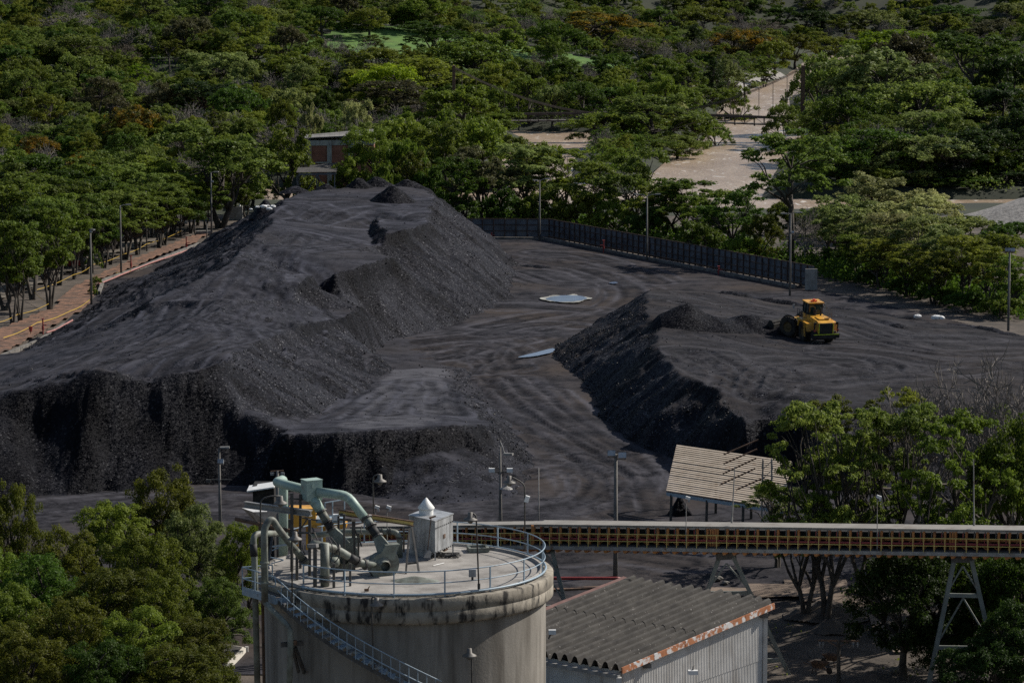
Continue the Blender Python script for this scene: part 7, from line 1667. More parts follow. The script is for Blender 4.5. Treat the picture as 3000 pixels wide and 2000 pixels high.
def twigs(base_h, trunk_r, width, height, R_, depth=5, flat=1.0):
    mb = MB(); mt = MB()
    def grow(p, d, L, r_, k):
        r_ = max(r_, .030)
        e = p + d * L
        m_ = p.lerp(e, .5) + Vector((R_.normal(), R_.normal(), R_.normal() * .5)) * L * .07
        (mt if k >= depth - 1 else mb).tube([p, m_, e], [r_, r_ * .8, r_ * .55], 5 if k >= depth - 1 else 3, False)
        if k == 0: return
        for _ in range(3 if R_.rand() < .75 or k > 2 else 2):
            nd = (d + Vector((R_.normal(), R_.normal(), R_.normal() * .6 + .12 * flat)) * .62).normalized()
            grow(e if R_.rand() < .7 else m_, nd, L * (.62 + .25 * R_.rand()), r_ * .6, k - 1)
    top = Vector((0, 0, base_h)); mt.tube([(0, 0, -.5), (0, 0, base_h * .5), top], [trunk_r * 1.4, trunk_r, trunk_r * .9], 7)
    for i in range(5):
        a = 2 * math.pi * i / 5 + R_.rand(); s_ = .55 + .5 * R_.rand()
        grow(top, Vector((math.cos(a) * s_, math.sin(a) * s_, 1.0)).normalized(), height * .30, trunk_r * .62, depth)
    return mt, mb
PROTO = {}
def mk(name, fn, seeds, nleaf, lsize, **kw):
    PROTO[name] = []
    for sd_ in seeds:
        R_ = np.random.RandomState(sd_); cl, targets, base_h, tr, W_, H_, lk_ = fn(R_, **kw)
        V, F_ = clump_leaves(cl, nleaf, lsize, R_, **lk_)
        ext = np.percentile(np.abs(V[:, :2]), 98); ztop = np.percentile(V[:, 2], 97.5); zlo = np.percentile(V[:, 2], 3)
        stems = kw.get('stems', 1)
        tmb = limbs(base_h, tr, targets, R_, stems, .55 if stems > 1 else 0)
        cm = np_mesh(name, V, F_, LEAF['mid green'], False); cm.materials.clear(); cm.materials.append(None)
        PROTO[name].append((tmb.mesh('trunk', M['bark'], True), cm, ext * 2, ztop, zlo))
def lobes(R_, L, per, s0, s1, flat, shell, upb, jit=.55, droop=0.0, base_h=2.0, tr=.3, h=9.0, top=.9):
    """L: lobes (x, y, z, r, flatness); every lobe is a heap of leaf clumps on its upper side"""
    cl = []
    for (x, y, z, r, fl) in L:
        for i in range(per):
            d = R_.normal(size=3); d /= np.linalg.norm(d)
            if d[2] < -.25: d[2] = -d[2]
            q = r * (.55 + .5 * R_.rand()); s_ = r * (s0 + (s1 - s0) * R_.rand())
            cl.append(((x + d[0] * q, y + d[1] * q, z + d[2] * q * fl), (s_, s_, s_ * flat)))
    tg = [(x, y, z) for (x, y, z, r, fl) in L] + [c for c, _ in cl[::7]]
    return cl, tg, base_h, tr, 10, h, dict(shell=shell, upb=upb, jit=jit, droop=droop)
def scatter(R_, n, rad, zf, r0, r1, fl):
    L = []
    for i in range(n):
        a = i * 2.399 + R_.rand() * .8; u = math.sqrt((i + .35 + .3 * R_.rand()) / n); r = rad * u
        L.append((r * math.cos(a), r * math.sin(a), zf(u), r0 + (r1 - r0) * R_.rand(), fl))
    return L
def f_dome(R_, h=8.5, n=13, stems=1):
    L = scatter(R_, n, 3.5, lambda u: h * (.30 + .48 * math.sqrt(max(0, 1 - u * u * .95)) * (.75 + .3 * R_.rand())), 1.3, 1.9, .75) + [(2.6 * math.cos(a), 2.6 * math.sin(a), h * .24, 1.5, .7) for a in (0.3, 1.9, 3.4, 5.0)]
    return lobes(R_, L, 8, .26, .5, .9, .3, .25, h=h, base_h=h * .22)
def f_lumpy(R_, h=8.5, n=18, stems=1):
    L = [(0, 0, h * .5, 2.6, 1)]
    for i in range(n):
        a = i * 2.399 + R_.rand() * .5; t = (i + .5) / n; z = h * (.14 + .74 * t); r = 3.5 * math.sqrt(max(.03, 1 - (max(0, t - .2) / .81) ** 2)) * (.75 + .3 * R_.rand())
        L.append((r * math.cos(a), r * math.sin(a), z, 1.1 + .7 * R_.rand(), .9))
    return lobes(R_, L, 8, .28, .46, .85, .5, .4, .5, h=h, base_h=h * .18, tr=.35)
def f_umbrella(R_, h=6.8, n=17, stems=1):
    L = scatter(R_, n, 4.0, lambda u: h - 1.3 - 2.0 * u ** 2 - 1.2 * R_.rand() ** 2, 1.1, 1.8, .5) + [(2.7 * math.cos(a), 2.7 * math.sin(a), h * (.28 + .2 * R_.rand()), 1.6, .6) for a in (0.3, 1.5, 2.7, 3.9, 5.2)]
    return lobes(R_, L, 8, .28, .55, .62, .15, .5, .55, h=h, base_h=h * .26)
def f_feather(R_, h=8.2, n=16, stems=1):
    L = scatter(R_, n, 3.7, lambda u: h * (.20 + .62 * math.sqrt(max(0, 1 - u * u * .93)) * (.55 + .5 * R_.rand())), 1.0, 1.8, .8) + [(3.0 * math.cos(a), 3.0 * math.sin(a), h * .16, 1.3, .7) for a in (0.1, 1.3, 2.4, 3.6, 4.9, 5.7)]
    return lobes(R_, L, 9, .2, .5, .8, .1, .25, .8, .35, h=h, base_h=h * .2, tr=.25)
def f_slender(R_, h=13.0, n=15, stems=3):
    L = []
    for i in range(n):
        t = (i + .5) / n; a = i * 2.399; r = 3.1 * math.sin(math.pi * (.15 + .75 * t)) * (.5 + .55 * R_.rand()); L.append((r * math.cos(a), r * math.sin(a), h * (.36 + .55 * t), 1.1 + .8 * R_.rand(), .8))
    return lobes(R_, L, 8, .25, .5, .85, .25, .3, .6, h=h, base_h=h * .26)
def f_open(R_, h=11.5, n=20, stems=1):
    L = scatter(R_, n, 3.7, lambda u: h * .92 - 1.4 * u * u - 3.4 * R_.rand(), 1.0, 1.7, .6)
    c = lobes(R_, L, 8, .24, .5, .6, .15, .6, h=h, base_h=h * .42, tr=.26)
    return (c[0], c[1][:n]) + c[2:]
def f_cone(R_, h=13.0, n=26, stems=1):
    L = []
    for i in range(n):
        t = (i + .5) / n; a = i * 2.4; r = (1 - t) ** .7 * 3.2 * (.6 + .4 * R_.rand()); L.append((r * math.cos(a), r * math.sin(a), h * (.06 + .86 * t), 1.2 + .6 * R_.rand(), 1.1))
    return lobes(R_, L, 6, .28, .5, 1.1, .4, .3, h=h, base_h=h * .3)
def f_spread(R_, h=10.0, n=15, stems=2):
    L = []
    for i in range(n):
        a = i * 2.399 + R_.rand(); t = R_.rand(); r = 3.6 * math.sqrt(R_.rand()) * (.55 + .45 * math.sin(math.pi * (.12 + .8 * t))); L.append((r * math.cos(a), r * math.sin(a), h * (.24 + .64 * t), 1.1 + 1.0 * R_.rand(), .75))
    L += [(3.2 * math.cos(a), 3.2 * math.sin(a), h * (.42 + .15 * R_.rand()), 1.3, .7) for a in (0.2, 1.4, 2.6, 3.9, 5.2)]
    return lobes(R_, L, 9, .2, .46, .85, .15, .25, .7, h=h, base_h=h * .18, tr=.32)
def f_airy(R_, h=10.0, n=30, stems=2):
    L = []
    for i in range(n):
        a = i * 2.399 + R_.rand(); t = R_.rand() ** .7; r = 4.1 * math.sqrt(R_.rand()) * (.5 + .5 * math.sin(math.pi * (.15 + .7 * t))); L.append((r * math.cos(a), r * math.sin(a), h * (.34 + .58 * t), .8 + .75 * R_.rand(), .55))
    return lobes(R_, L, 6, .25, .5, .5, .15, .6, .6, h=h, base_h=h * .2, tr=.34)
def f_shrub(R_, h=5.0, n=12, stems=1):
    L = scatter(R_, n, 3.6, lambda u: .8 + (h - 2.2) * (1 - u * u) * (.5 + .5 * R_.rand()), 1.1, 1.7, .85)
    return lobes(R_, L, 7, .28, .5, .8, .3, .5, h=h, base_h=h * .12, tr=.14)
mk('dome', f_dome, (1, 2, 3), 12000, .28); mk('lumpy', f_lumpy, (4, 5), 14000, .26); mk('umbrella', f_umbrella, (6, 7, 8), 10000, .28); mk('feather', f_feather, (9, 10, 11), 13000, .24)
mk('slender', f_slender, (12, 13, 14), 12000, .27, stems=3); mk('open', f_open, (15, 16), 9000, .27); mk('cone', f_cone, (17, 18), 10000, .30); mk('spread', f_spread, (19, 20, 21), 14000, .25, stems=2); mk('shrub', f_shrub, (22, 23), 8000, .27)
# near trees carry many small leaves
mk('near_lumpy', f_lumpy, (31, 32, 33), 34000, .165, n=26); mk('near_spread', f_airy, (34, 35), 19000, .185, n=30, stems=2); mk('near_dome', f_dome, (36,), 28000, .19, n=24)
PROTO['bare'] = []
for sd_ in (41, 42, 43):
    R_ = np.random.RandomState(sd_); mt_, mb_ = twigs(2.0, .26, 10, 7.5, R_, 5); me = mb_.mesh('twig_crown', M['dead_twig'])
    V = np.array(mb_.v); PROTO['bare'].append((mt_.mesh('trunk', M['pale_bark']), me, np.percentile(np.abs(V[:, :2]), 97) * 2, V[:, 2].max(), np.percentile(V[:, 2], 5)))
def palm_proto():
    mb = MB(); R_ = np.random.RandomState(5)
    V = []; F_ = []
    for i in range(22):
        a = i * 2.4; el = .9 - 1.3 * (i / 22); L = 4.6; pts = []
        for k in range(9):
            t = k / 8; x = L * t * math.cos(el * (1 - t * .2)); z = 8 + L * t * math.sin(el) - 2.4 * t * t
            pts.append(Vector((x * math.cos(a), x * math.sin(a), z)))
        sd2 = Vector((-math.sin(a), math.cos(a), 0))
        for k in range(8):
            for s_ in (-1, 1):
                for q in range(3):
                    p = pts[k].lerp(pts[k + 1], q / 3); e = p + sd2 * s_ * .9 * math.sin(math.pi * (.12 + .8 * k / 8)) + Vector((0, 0, -.35)) + (pts[k + 1] - pts[k]) * .6
                    d = (pts[k + 1] - pts[k]) * .16; b0 = len(V); V += [p, p + d, e, e - d * .2]; F_.append((b0, b0 + 1, b0 + 2, b0 + 3))
    me = np_mesh('palm_crown', np.array([tuple(v) for v in V]), np.array(F_), LEAF['dark green']); me.materials.clear(); me.materials.append(None)
    t = MB().tube([(0, 0, -.5), (.1, 0, 4), (0, 0, 8)], [.35, .24, .22], 8).mesh('trunk', M['bark'])
    PROTO['palm'] = [(t, me, 9.0, 10.5, 6.0)]
palm_proto()

SHAPE = {'dome': 'round', 'lumpy': 'dense lumpy', 'umbrella': 'umbrella', 'feather': 'feathery', 'slender': 'multi-stemmed', 'open': 'open-crowned', 'cone': 'cone-shaped', 'spread': 'spreading', 'shrub': 'shrubby', 'near_lumpy': 'dense lumpy', 'near_spread': 'broad spreading', 'near_dome': 'round leafy', 'bare': 'leafless', 'palm': 'palm'}
TREES = []
cnt = {}
def tree(kind, x, y, zb, width, ztop, colour, label=None, name='tree', group='trees around the coal yard'):
    i = cnt.get(kind, 0); cnt[kind] = i + 1
    tm, cm, W_, zt_p, zlo = PROTO[kind][i % len(PROTO[kind])]
    sx = width / W_; sz = max(.2, (ztop - zb) / zt_p)
    r = bpy.data.objects.new(name, None); COL.objects.link(r); r.location = (x, y, zb); r.empty_display_size = .5
    r.scale = (sx, sx, sz); r.rotation_euler = (0, 0, rng.uniform(0, 6.28))
    a = bpy.data.objects.new('trunk', tm); COL.objects.link(a); a.parent = r
    c = bpy.data.objects.new('crown', cm); COL.objects.link(c); c.parent = r; c['kind'] = 'stuff'
    c.material_slots[0].link = 'OBJECT'; c.material_slots[0].material = LEAF[colour]
    if colour == 'bare brown': c.material_slots[0].material = M['brown_twig']
    r['category'] = 'tree' if name != 'bush' else 'bush'; r['group'] = group
    TREES.append([r, kind, colour, label, proj((x, y, (zb + ztop) / 2 + (ztop - zb) * .15)), width])
    return r
M['brown_twig'] = mat('brown_twig', (0.060, 0.046, 0.034), (0.120, 0.094, 0.070), 0.8, 0.95, obj=True)
def tc(px, py, w, kind, colour, h=9.0, label=None, Y=None, tall=1.0, name='tree'):
    """a tree whose crown centre shows at (px, py) and is w photo pixels wide; h = height of the crown centre over the ground"""
    p = Q(px, py, Y) if Y else meet(px, py, h)
    dist = (p - Vector((0, 0, CAM_H))).length; width = w * dist / FPX
    zb = T(p.x, p.y); hc = p.z - zb
    tm, cm, W_, zt_p, zlo = PROTO[kind][cnt.get(kind, 0) % len(PROTO[kind])]
    ztop = zb + hc * zt_p / ((zt_p * .62 + zlo * .38)) * tall
    return tree(kind, p.x, p.y, zb, width, ztop, colour, label, name)
def tb(px, pyb, pyt, w, kind, colour, label=None, z=0.0, name='tree', dY=0.0):
    """a tree whose foot shows at (px, pyb) and whose top shows at pyt"""
    p = P(px, pyb, z); zb = T(p.x, p.y) if z == 0 else z
    top = Q(px, pyt, p.y + dY); width = w * (p - Vector((0, 0, CAM_H))).length / FPX
    return tree(kind, p.x, p.y, zb, width, top.z, colour, label, name)

# --- trees that stand out in the photo, far wood first
far = [
 (204, 50, 185, 'bare', 'bare grey', 'wide leafless grey-brown dome tree near the top left corner'), (210, 134, 200, 'umbrella', 'feathery green', 'wide feathery umbrella tree below the leafless dome at top left'), (232, 208, 190, 'feather', 'feathery green', 'pale feathery tree in the left wood, second below the leafless dome'),
 (590, 285, 300, 'lumpy', 'deep green', 'huge dark green dome tree, largest crown of the left wood'), (405, 207, 70, 'open', 'lime green', 'small lime-green tree left above the huge dark dome'), (400, 352, 175, 'umbrella', 'yellow-blossomed', 'orange-yellow flowering tree left below the huge dark dome'),
 (620, 192, 200, 'spread', 'grey-green', 'pale grey-green tree right behind the huge dark dome'), (372, 425, 120, 'dome', 'dark green', 'dark round tree just below the orange-yellow flowering tree'), (287, 280, 170, 'feather', 'brownish', None), (140, 308, 150, 'umbrella', 'olive', None),
 (110, 425, 120, 'umbrella', 'yellow-blossomed', 'yellow flowering tree near the left edge'), (672, 50, 95, 'umbrella', 'bright green', None), (495, 132, 85, 'open', 'yellow-green', None), (352, 140, 125, 'bare', 'bare brown', None), (657, 108, 65, 'umbrella', 'bright green', None), (64, 70, 95, 'dome', 'yellow-green', None),
 (30, 170, 140, 'dome', 'dark green', None), (628, 345, 75, 'open', 'yellow-green', 'pale yellow-tipped tree at the lower right of the huge dark dome'), (560, 395, 130, 'dome', 'mid green', None), (480, 290, 120, 'feather', 'brownish', None), (60, 250, 140, 'feather', 'feathery green', None), (430, 90, 130, 'dome', 'dark green', None),
 (1082, 46, 120, 'umbrella', 'olive', 'lone olive umbrella tree standing on the bright meadow'), (970, 122, 95, 'bare', 'bare grey', 'leafless grey tree at the left end of the meadow'), (1100, 118, 88, 'open', 'bright green', 'small green tree in the middle of the bright meadow'), (1275, 92, 190, 'spread', 'dark green', 'dark spreading tree at the right end of the meadow'),
 (1450, 88, 150, 'bare', 'bare brown', 'leafless grey-brown tree right of the meadow'), (1388, 34, 85, 'palm', 'dark green', 'lone palm rising from the wood at the top'), (1388, 155, 250, 'umbrella', 'mid green', 'wide flat-topped green tree right below the meadow'), (1117, 174, 230, 'umbrella', 'olive', 'wide olive umbrella tree directly below the meadow'),
 (1205, 205, 330, 'spread', 'olive', 'very wide pale olive tree in the middle of the wood'), (1138, 228, 200, 'umbrella', 'lime green', 'bright lime flat tree in the middle of the wood'), (1165, 284, 280, 'spread', 'brownish', 'brown-olive spreading tree right above the brick building'), (1345, 305, 220, 'dome', 'mid green', None),
 (862, 192, 230, 'umbrella', 'mid green', None), (878, 235, 130, 'feather', 'grey-green', None), (830, 352, 90, 'feather', 'yellow-green', 'drooping yellow-green tree left behind the brick building'), (855, 303, 160, 'dome', 'grey-green', None), (948, 309, 90, 'dome', 'dark green', None), (909, 356, 80, 'shrub', 'pale-leaved', None),
 (1015, 16, 90, 'dome', 'brownish', None), (941, 45, 140, 'dome', 'dark green', None), (846, 112, 100, 'dome', 'brownish', None), (1046, 352, 110, 'feather', 'pale-leaved', None), (760, 60, 120, 'feather', 'olive', None), (745, 130, 130, 'umbrella', 'olive', None), (720, 210, 110, 'dome', 'grey-green', None),
 (1755, 62, 250, 'spread', 'yellow-blossomed', 'wide orange-yellow flowering tree near the top centre right'), (1618, 145, 105, 'lumpy', 'mid green', 'small round green tree left below the wide flowering tree'), (1628, 100, 175, 'feather', 'dark green', None), (1873, 120, 180, 'bare', 'bare brown', 'leafless brown dome tree right below the wide flowering tree'),
 (2033, 112, 80, 'cone', 'deep green', 'dark vine-covered column tree upper right of centre'), (2170, 114, 200, 'umbrella', 'yellow-blossomed', 'dull yellow umbrella tree left of the upper river bend'), (2200, 64, 170, 'bare', 'bare brown', None), (2090, 223, 90, 'cone', 'deep green', 'dark cone tree left of the upper river bend'),
 (1787, 191, 160, 'dome', 'dark green', None), (1644, 207, 140, 'dome', 'dark green', None), (1930, 198, 130, 'dome', 'mid green', None), (1548, 271, 140, 'feather', 'mid green', None), (1618, 287, 110, 'dome', 'grey-green', None), (1707, 278, 120, 'dome', 'dark green', None), (1850, 300, 120, 'feather', 'mid green', None), (2010, 223, 110, 'dome', 'mid green', None), (1950, 270, 110, 'feather', 'mid green', None), (1530, 200, 130, 'umbrella', 'mid green', None), (1460, 230, 140, 'feather', 'olive', None), (1440, 290, 120, 'dome', 'mid green', None),
 (2182, 226, 115, 'open', 'grey-green', None), (2240, 190, 90, 'slender', 'mid green', None), (2130, 210, 90, 'dome', 'grey-green', None),
 (2617, 115, 270, 'umbrella', 'lime green', 'wide yellow-green flat tree above the huge grey-green one'), 
 (2288, 38, 100, 'dome', 'dark green', None), (2387, 54, 120, 'dome', 'deep green', None), (2569, 57, 160, 'dome', 'grey-green', None), (2760, 66, 130, 'dome', 'olive', None), (2792, 35, 170, 'umbrella', 'dark green', None), (2920, 82, 180, 'umbrella', 'brownish', None), (2967, 32, 120, 'dome', 'grey-green', None), (2440, 130, 140, 'umbrella', 'olive', None), (2330, 130, 120, 'dome', 'yellow-green', None), (2480, 60, 110, 'spread', 'yellow-green', None), (2060, 40, 150, 'umbrella', 'olive', None), (1930, 50, 120, 'dome', 'dark green', None), (2270, 150, 110, 'dome', 'olive', None),
]
for px, py, w, k, c, lab in far: tc(px, py, w, k, c, 8.5 if w < 200 else 10, lab)
def tt(px, pyt, w, Y, kind, colour, label=None, name='tree'):
    """a tree whose top shows at (px, pyt) and that stands Y metres from the camera"""
    top = Q(px, pyt, Y); zb = T(top.x, Y)
    return tree(kind, top.x, Y, zb, w * Y / FPX * 1.06, top.z, colour, label, name)
for a in (
 # river island and banks
 (1915, 285, 330, 796, 'feather', 'feathery green', 'huge feathery tree on the river island in front of the bridge'), (1765, 335, 220, 792, 'feather', 'mid green', 'left half of the island trees before the bridge'), (2030, 335, 130, 800, 'feather', 'mid green'), (1860, 395, 190, 765, 'feather', 'mid green'), (1985, 400, 150, 770, 'dome', 'feathery green'),
 (1982, 288, 62, 850, 'lumpy', 'pale-leaved', 'small whitish tree behind the island tree'), (2098, 365, 95, 812, 'feather', 'feathery green', 'drooping feathery tree in front of the right bridge span'), (2150, 262, 120, 905, 'feather', 'mid green'), (2300, 310, 120, 800, 'feather', 'feathery green', 'feathery tree hiding the right end of the bridge'),
 (1440, 330, 170, 815, 'dome', 'mid green'), (1400, 350, 150, 700, 'dome', 'mid green'), (1500, 405, 130, 690, 'dome', 'mid green'), (1590, 425, 130, 700, 'feather', 'mid green'), (1540, 235, 130, 880, 'dome', 'dark green'), (1690, 245, 130, 900, 'dome', 'dark green'), (1620, 265, 120, 890, 'feather', 'mid green'), (1800, 260, 130, 880, 'dome', 'dark green'), (1880, 255, 120, 885, 'feather', 'mid green'), (2060, 255, 110, 900, 'dome', 'mid green'), (2000, 262, 110, 880, 'dome', 'mid green'),
 # right bank
 (2569, 150, 330, 820, 'lumpy', 'grey-green', 'huge grey-green tree mass right of the upper river bend'), (2400, 170, 170, 850, 'feather', 'feathery green'), (2640, 112, 230, 870, 'dome', 'brownish'), (2856, 105, 250, 850, 'open', 'dark green', 'dark tree with bare spreading limbs near the upper right edge'),
 (2680, 250, 330, 760, 'feather', 'feathery green', 'broad feathery tree below the huge grey-green mass'), (2735, 330, 300, 735, 'feather', 'grey-green'), (2500, 285, 210, 750, 'feather', 'dark green'), (2935, 255, 220, 770, 'dome', 'deep green'), (2967, 175, 180, 830, 'dome', 'deep green'), (2800, 240, 200, 780, 'dome', 'dark green'), (2420, 300, 150, 760, 'feather', 'feathery green'),
 (2560, 385, 280, 678, 'feather', 'dark green'), (2690, 405, 290, 676, 'feather', 'grey-green'), (2455, 400, 170, 682, 'feather', 'feathery green'), (2790, 415, 260, 678, 'dome', 'deep green'), (2900, 385, 260, 684, 'dome', 'deep green'), (2985, 330, 200, 692, 'dome', 'deep green'), (2470, 490, 130, 674, 'shrub', 'dark green'), (2620, 510, 150, 670, 'shrub', 'dark green'), (2760, 520, 150, 670, 'shrub', 'dark green'),
 (2385, 470, 120, 672, 'feather', 'dark green'), (2350, 540, 90, 690, 'shrub', 'mid green'), (2420, 545, 110, 697, 'shrub', 'dark green'), (2520, 545, 120, 694, 'shrub', 'feathery green'), (2700, 555, 130, 696, 'shrub', 'dark green'), (2850, 520, 160, 672, 'shrub', 'dark green'), (2950, 500, 150, 676, 'dome', 'deep green'),
 (2290, 600, 120, 560, 'shrub', 'mid green'), (2360, 620, 130, 560, 'shrub', 'dark green'), (2410, 600, 140, 556, 'shrub', 'grey-green'),
 # between the brick building and the fence
 (1088, 385, 185, 596, 'near_lumpy', 'mid green', 'large mango-like tree immediately right of the brick building'), (1292, 372, 240, 600, 'lumpy', 'mid green', 'wide mango-like tree second right of the brick building'), (1210, 455, 130, 580, 'lumpy', 'yellow-green', 'low yellow-green tree at the right end of the far pile crest'), (838, 378, 175, 600, 'lumpy', 'mid green', 'lumpy tree with crooked trunks left of the brick building'),
 (1180, 360, 170, 625, 'dome', 'mid green'), (1400, 365, 190, 640, 'dome', 'mid green'), (1290, 340, 180, 645, 'dome', 'mid green'), (1010, 470, 90, 590, 'lumpy', 'mid green'), (1120, 490, 130, 576, 'shrub', 'mid green'), (1250, 500, 130, 577, 'shrub', 'dark green'), (1190, 420, 120, 590, 'dome', 'mid green'),
 (1350, 470, 150, 566, 'spread', 'dark green'), (1420, 442, 190, 572, 'spread', 'brownish', 'dull brown-green tree behind the left stretch of fence'), (1530, 430, 190, 576, 'slender', 'grey-green'), (1640, 440, 190, 580, 'slender', 'mid green'), (1745, 480, 170, 568, 'slender', 'mid green'), (1850, 448, 215, 562, 'spread', 'bright green', 'bright green open tree behind the slanting fence'), (1920, 545, 140, 552, 'spread', 'olive'),
 (1990, 530, 200, 549, 'slender', 'dark green'), (2075, 565, 160, 539, 'spread', 'mid green'), (2145, 558, 180, 531, 'spread', 'dark green'), (2235, 640, 120, 513, 'feather', 'yellow-green', 'sunlit yellow-green bush tree left of the slender riverside tree'),
 (1480, 560, 150, 567, 'shrub', 'dark green'), (1580, 560, 150, 566, 'shrub', 'mid green'), (1690, 575, 150, 561, 'shrub', 'olive'), (1800, 590, 140, 555, 'shrub', 'mid green'), (1900, 620, 140, 545, 'shrub', 'dark green'), (2050, 650, 150, 524, 'shrub', 'mid green'), (2170, 690, 120, 511, 'shrub', 'mid green'),
 # right bank above the coal
 (2560, 520, 260, 548, 'lumpy', 'pale-leaved', 'silvery pale bushy tree at the top of the right bank trees'), (2700, 565, 200, 545, 'dome', 'pale-leaved', 'second silvery tree at the top of the right bank trees'), (2440, 575, 150, 524, 'spread', 'grey-green'), (2500, 600, 200, 514, 'spread', 'grey-green'), (2655, 585, 260, 508, 'spread', 'pale-leaved', 'widest silvery spreading tree on the right bank above the coal'), (2775, 635, 230, 496, 'spread', 'grey-green'), (2885, 685, 220, 480, 'spread', 'olive'),
 (2845, 640, 150, 536, 'dome', 'bright green', 'bright green bush tree in front of the gravel mound'), (2960, 655, 150, 522, 'dome', 'dark green'), (2470, 610, 130, 507, 'slender', 'grey-green'), (2540, 620, 160, 497, 'slender', 'grey-green'), (2610, 630, 170, 486, 'slender', 'pale-leaved'), (2690, 640, 170, 477, 'slender', 'grey-green'), (2760, 665, 160, 468, 'slender', 'grey-green'), (2830, 695, 170, 461, 'slender', 'olive'), (2900, 725, 160, 454, 'slender', 'olive'), (2970, 755, 160, 447, 'slender', 'mid green'), (2580, 700, 140, 479, 'slender', 'olive'), (2660, 720, 150, 468, 'slender', 'olive'), (2735, 745, 140, 459, 'slender', 'olive'), (2510, 690, 120, 492, 'slender', 'mid green'),
 (2450, 730, 110, 503, 'shrub', 'dark green'), (2560, 790, 120, 482, 'shrub', 'dark green'), (2650, 815, 120, 468, 'shrub', 'dark green'), (2740, 840, 120, 458, 'shrub', 'dark green'), (2830, 855, 120, 450, 'shrub', 'dark green'), (2930, 865, 130, 443, 'shrub', 'mid green'),
): tt(*a)
tb(2316, 770, 385, 310, 'open', 'bright green', 'slender tall riverside tree with a long bare trunk behind the fence end')
tb(2358, 778, 600, 110, 'bare', 'bare grey', 'crooked half-dead tree right of the slender riverside tree')
# --- park trees on the left: trunks stand on the strip
park = [(14, 909, 640, 190), (37, 951, 660, 150), (60, 944, 655, 140), (96, 877, 600, 190), (145, 912, 610, 170), (140, 850, 590, 180), (175, 836, 585, 170), (217, 818, 600, 120), (250, 802, 570, 190), (306, 786, 600, 110), (324, 776, 590, 110), (367, 761, 560, 170), (403, 746, 555, 180), (466, 722, 560, 130), (480, 716, 550, 140), (531, 694, 545, 140), (558, 684, 540, 140), (600, 672, 540, 120),
        (40, 840, 560, 190), (110, 810, 545, 180), (190, 790, 540, 190), (280, 745, 525, 180), (340, 735, 530, 160), (440, 700, 520, 160), (505, 690, 510, 150), (0, 800, 540, 180), (85, 770, 510, 200), (180, 745, 500, 190), (270, 715, 490, 190), (360, 690, 490, 180), (450, 668, 490, 170), (540, 655, 490, 150), (20, 745, 490, 200), (130, 715, 470, 200), (235, 695, 465, 190), (330, 668, 460, 190), (60, 700, 455, 200), (430, 645, 465, 180)]
for i, (px, yb, yt, w) in enumerate(park):
    tb(px, yb, yt + rng.uniform(-12, 12), w * rng.uniform(.9, 1.12), 'slender' if i % 5 else 'spread', ('mid green', 'mid green', 'bright green', 'dark green', 'mid green', 'feathery green')[i % 6])
tb(648, 668, 372, 335, 'spread', 'feathery green', 'great feathery spreading tree with a visible forked trunk left of the pile crest')
for px, yb, yt, w, k, c in ((690, 640, 470, 110, 'dome', 'yellow-green'), (740, 600, 470, 120, 'lumpy', 'mid green'), (720, 640, 520, 100, 'spread', 'mid green'), (580, 660, 500, 130, 'dome', 'mid green')): tb(px, yb, yt, w, k, c)
tb(266, 800, 690, 60, 'shrub', 'bright green', 'small bright sapling in front of the red car', name='bush'); tb(280, 840, 812, 38, 'shrub', 'bright green', 'small green bush at the foot of the nearest left lamp post', name='bush'); tb(272, 868, 838, 30, 'shrub', 'mid green', 'smaller green bush below the other at the nearest left lamp post', name='bush')

# --- foreground left, wall of lumpy trees
fl = [(480, 1475, 250, 262, 'yellow-green', 'tall leafy tree whose top stands up in front of the black coal face', 1395), (560, 1580, 260, 250, 'grey-green', 'pale-tipped leafy tree between the tall tree and the silo', 1500), (330, 1560, 260, 256, 'mid green', None, 1490), (40, 1560, 190, 248, 'yellow-green', 'tree at the left edge rising highest before the coal road', 1440), (200, 1640, 250, 243, 'yellow-green', None, 1565), (700, 1620, 150, 246, 'mid green', 'narrow tree right beside the silo pipes', 1545),
      (430, 1660, 300, 240, 'yellow-green', None, 1575), (120, 1720, 300, 234, 'dark green', None, 1640), (320, 1750, 310, 231, 'yellow-green', None, 1680), (630, 1770, 210, 238, 'bright green', 'bright green mango tree directly left of the silo wall', 1705), (480, 1770, 230, 229, 'yellow-green', None, 1700), (40, 1800, 240, 226, 'mid green', None, 1730), (200, 1850, 300, 222, 'yellow-green', None, 1770), (400, 1880, 300, 220, 'mid green', None, 1795), (560, 1880, 240, 224, 'yellow-green', None, 1820), (90, 1950, 300, 214, 'yellow-green', None, 1870), (300, 1970, 300, 212, 'dark green', None, 1890), (500, 1980, 300, 213, 'yellow-green', None, 1900), (640, 1985, 170, 216, 'yellow-green', 'low leafy tree in front of the white outbuilding at the bottom edge', 1950), (-40, 1680, 260, 238, 'mid green', None, 1600), (-30, 1900, 260, 218, 'yellow-green', None, 1830)]
for px, py, w, Y, c, lab, yt in fl:
    c0 = Q(px, py, Y); w_ = w * Y / FPX * 1.02; top = Q(px, yt, Y)
    tree('near_lumpy', c0.x, Y, 0.0, w_, top.z, c, lab, group='leafy trees left of the silo')
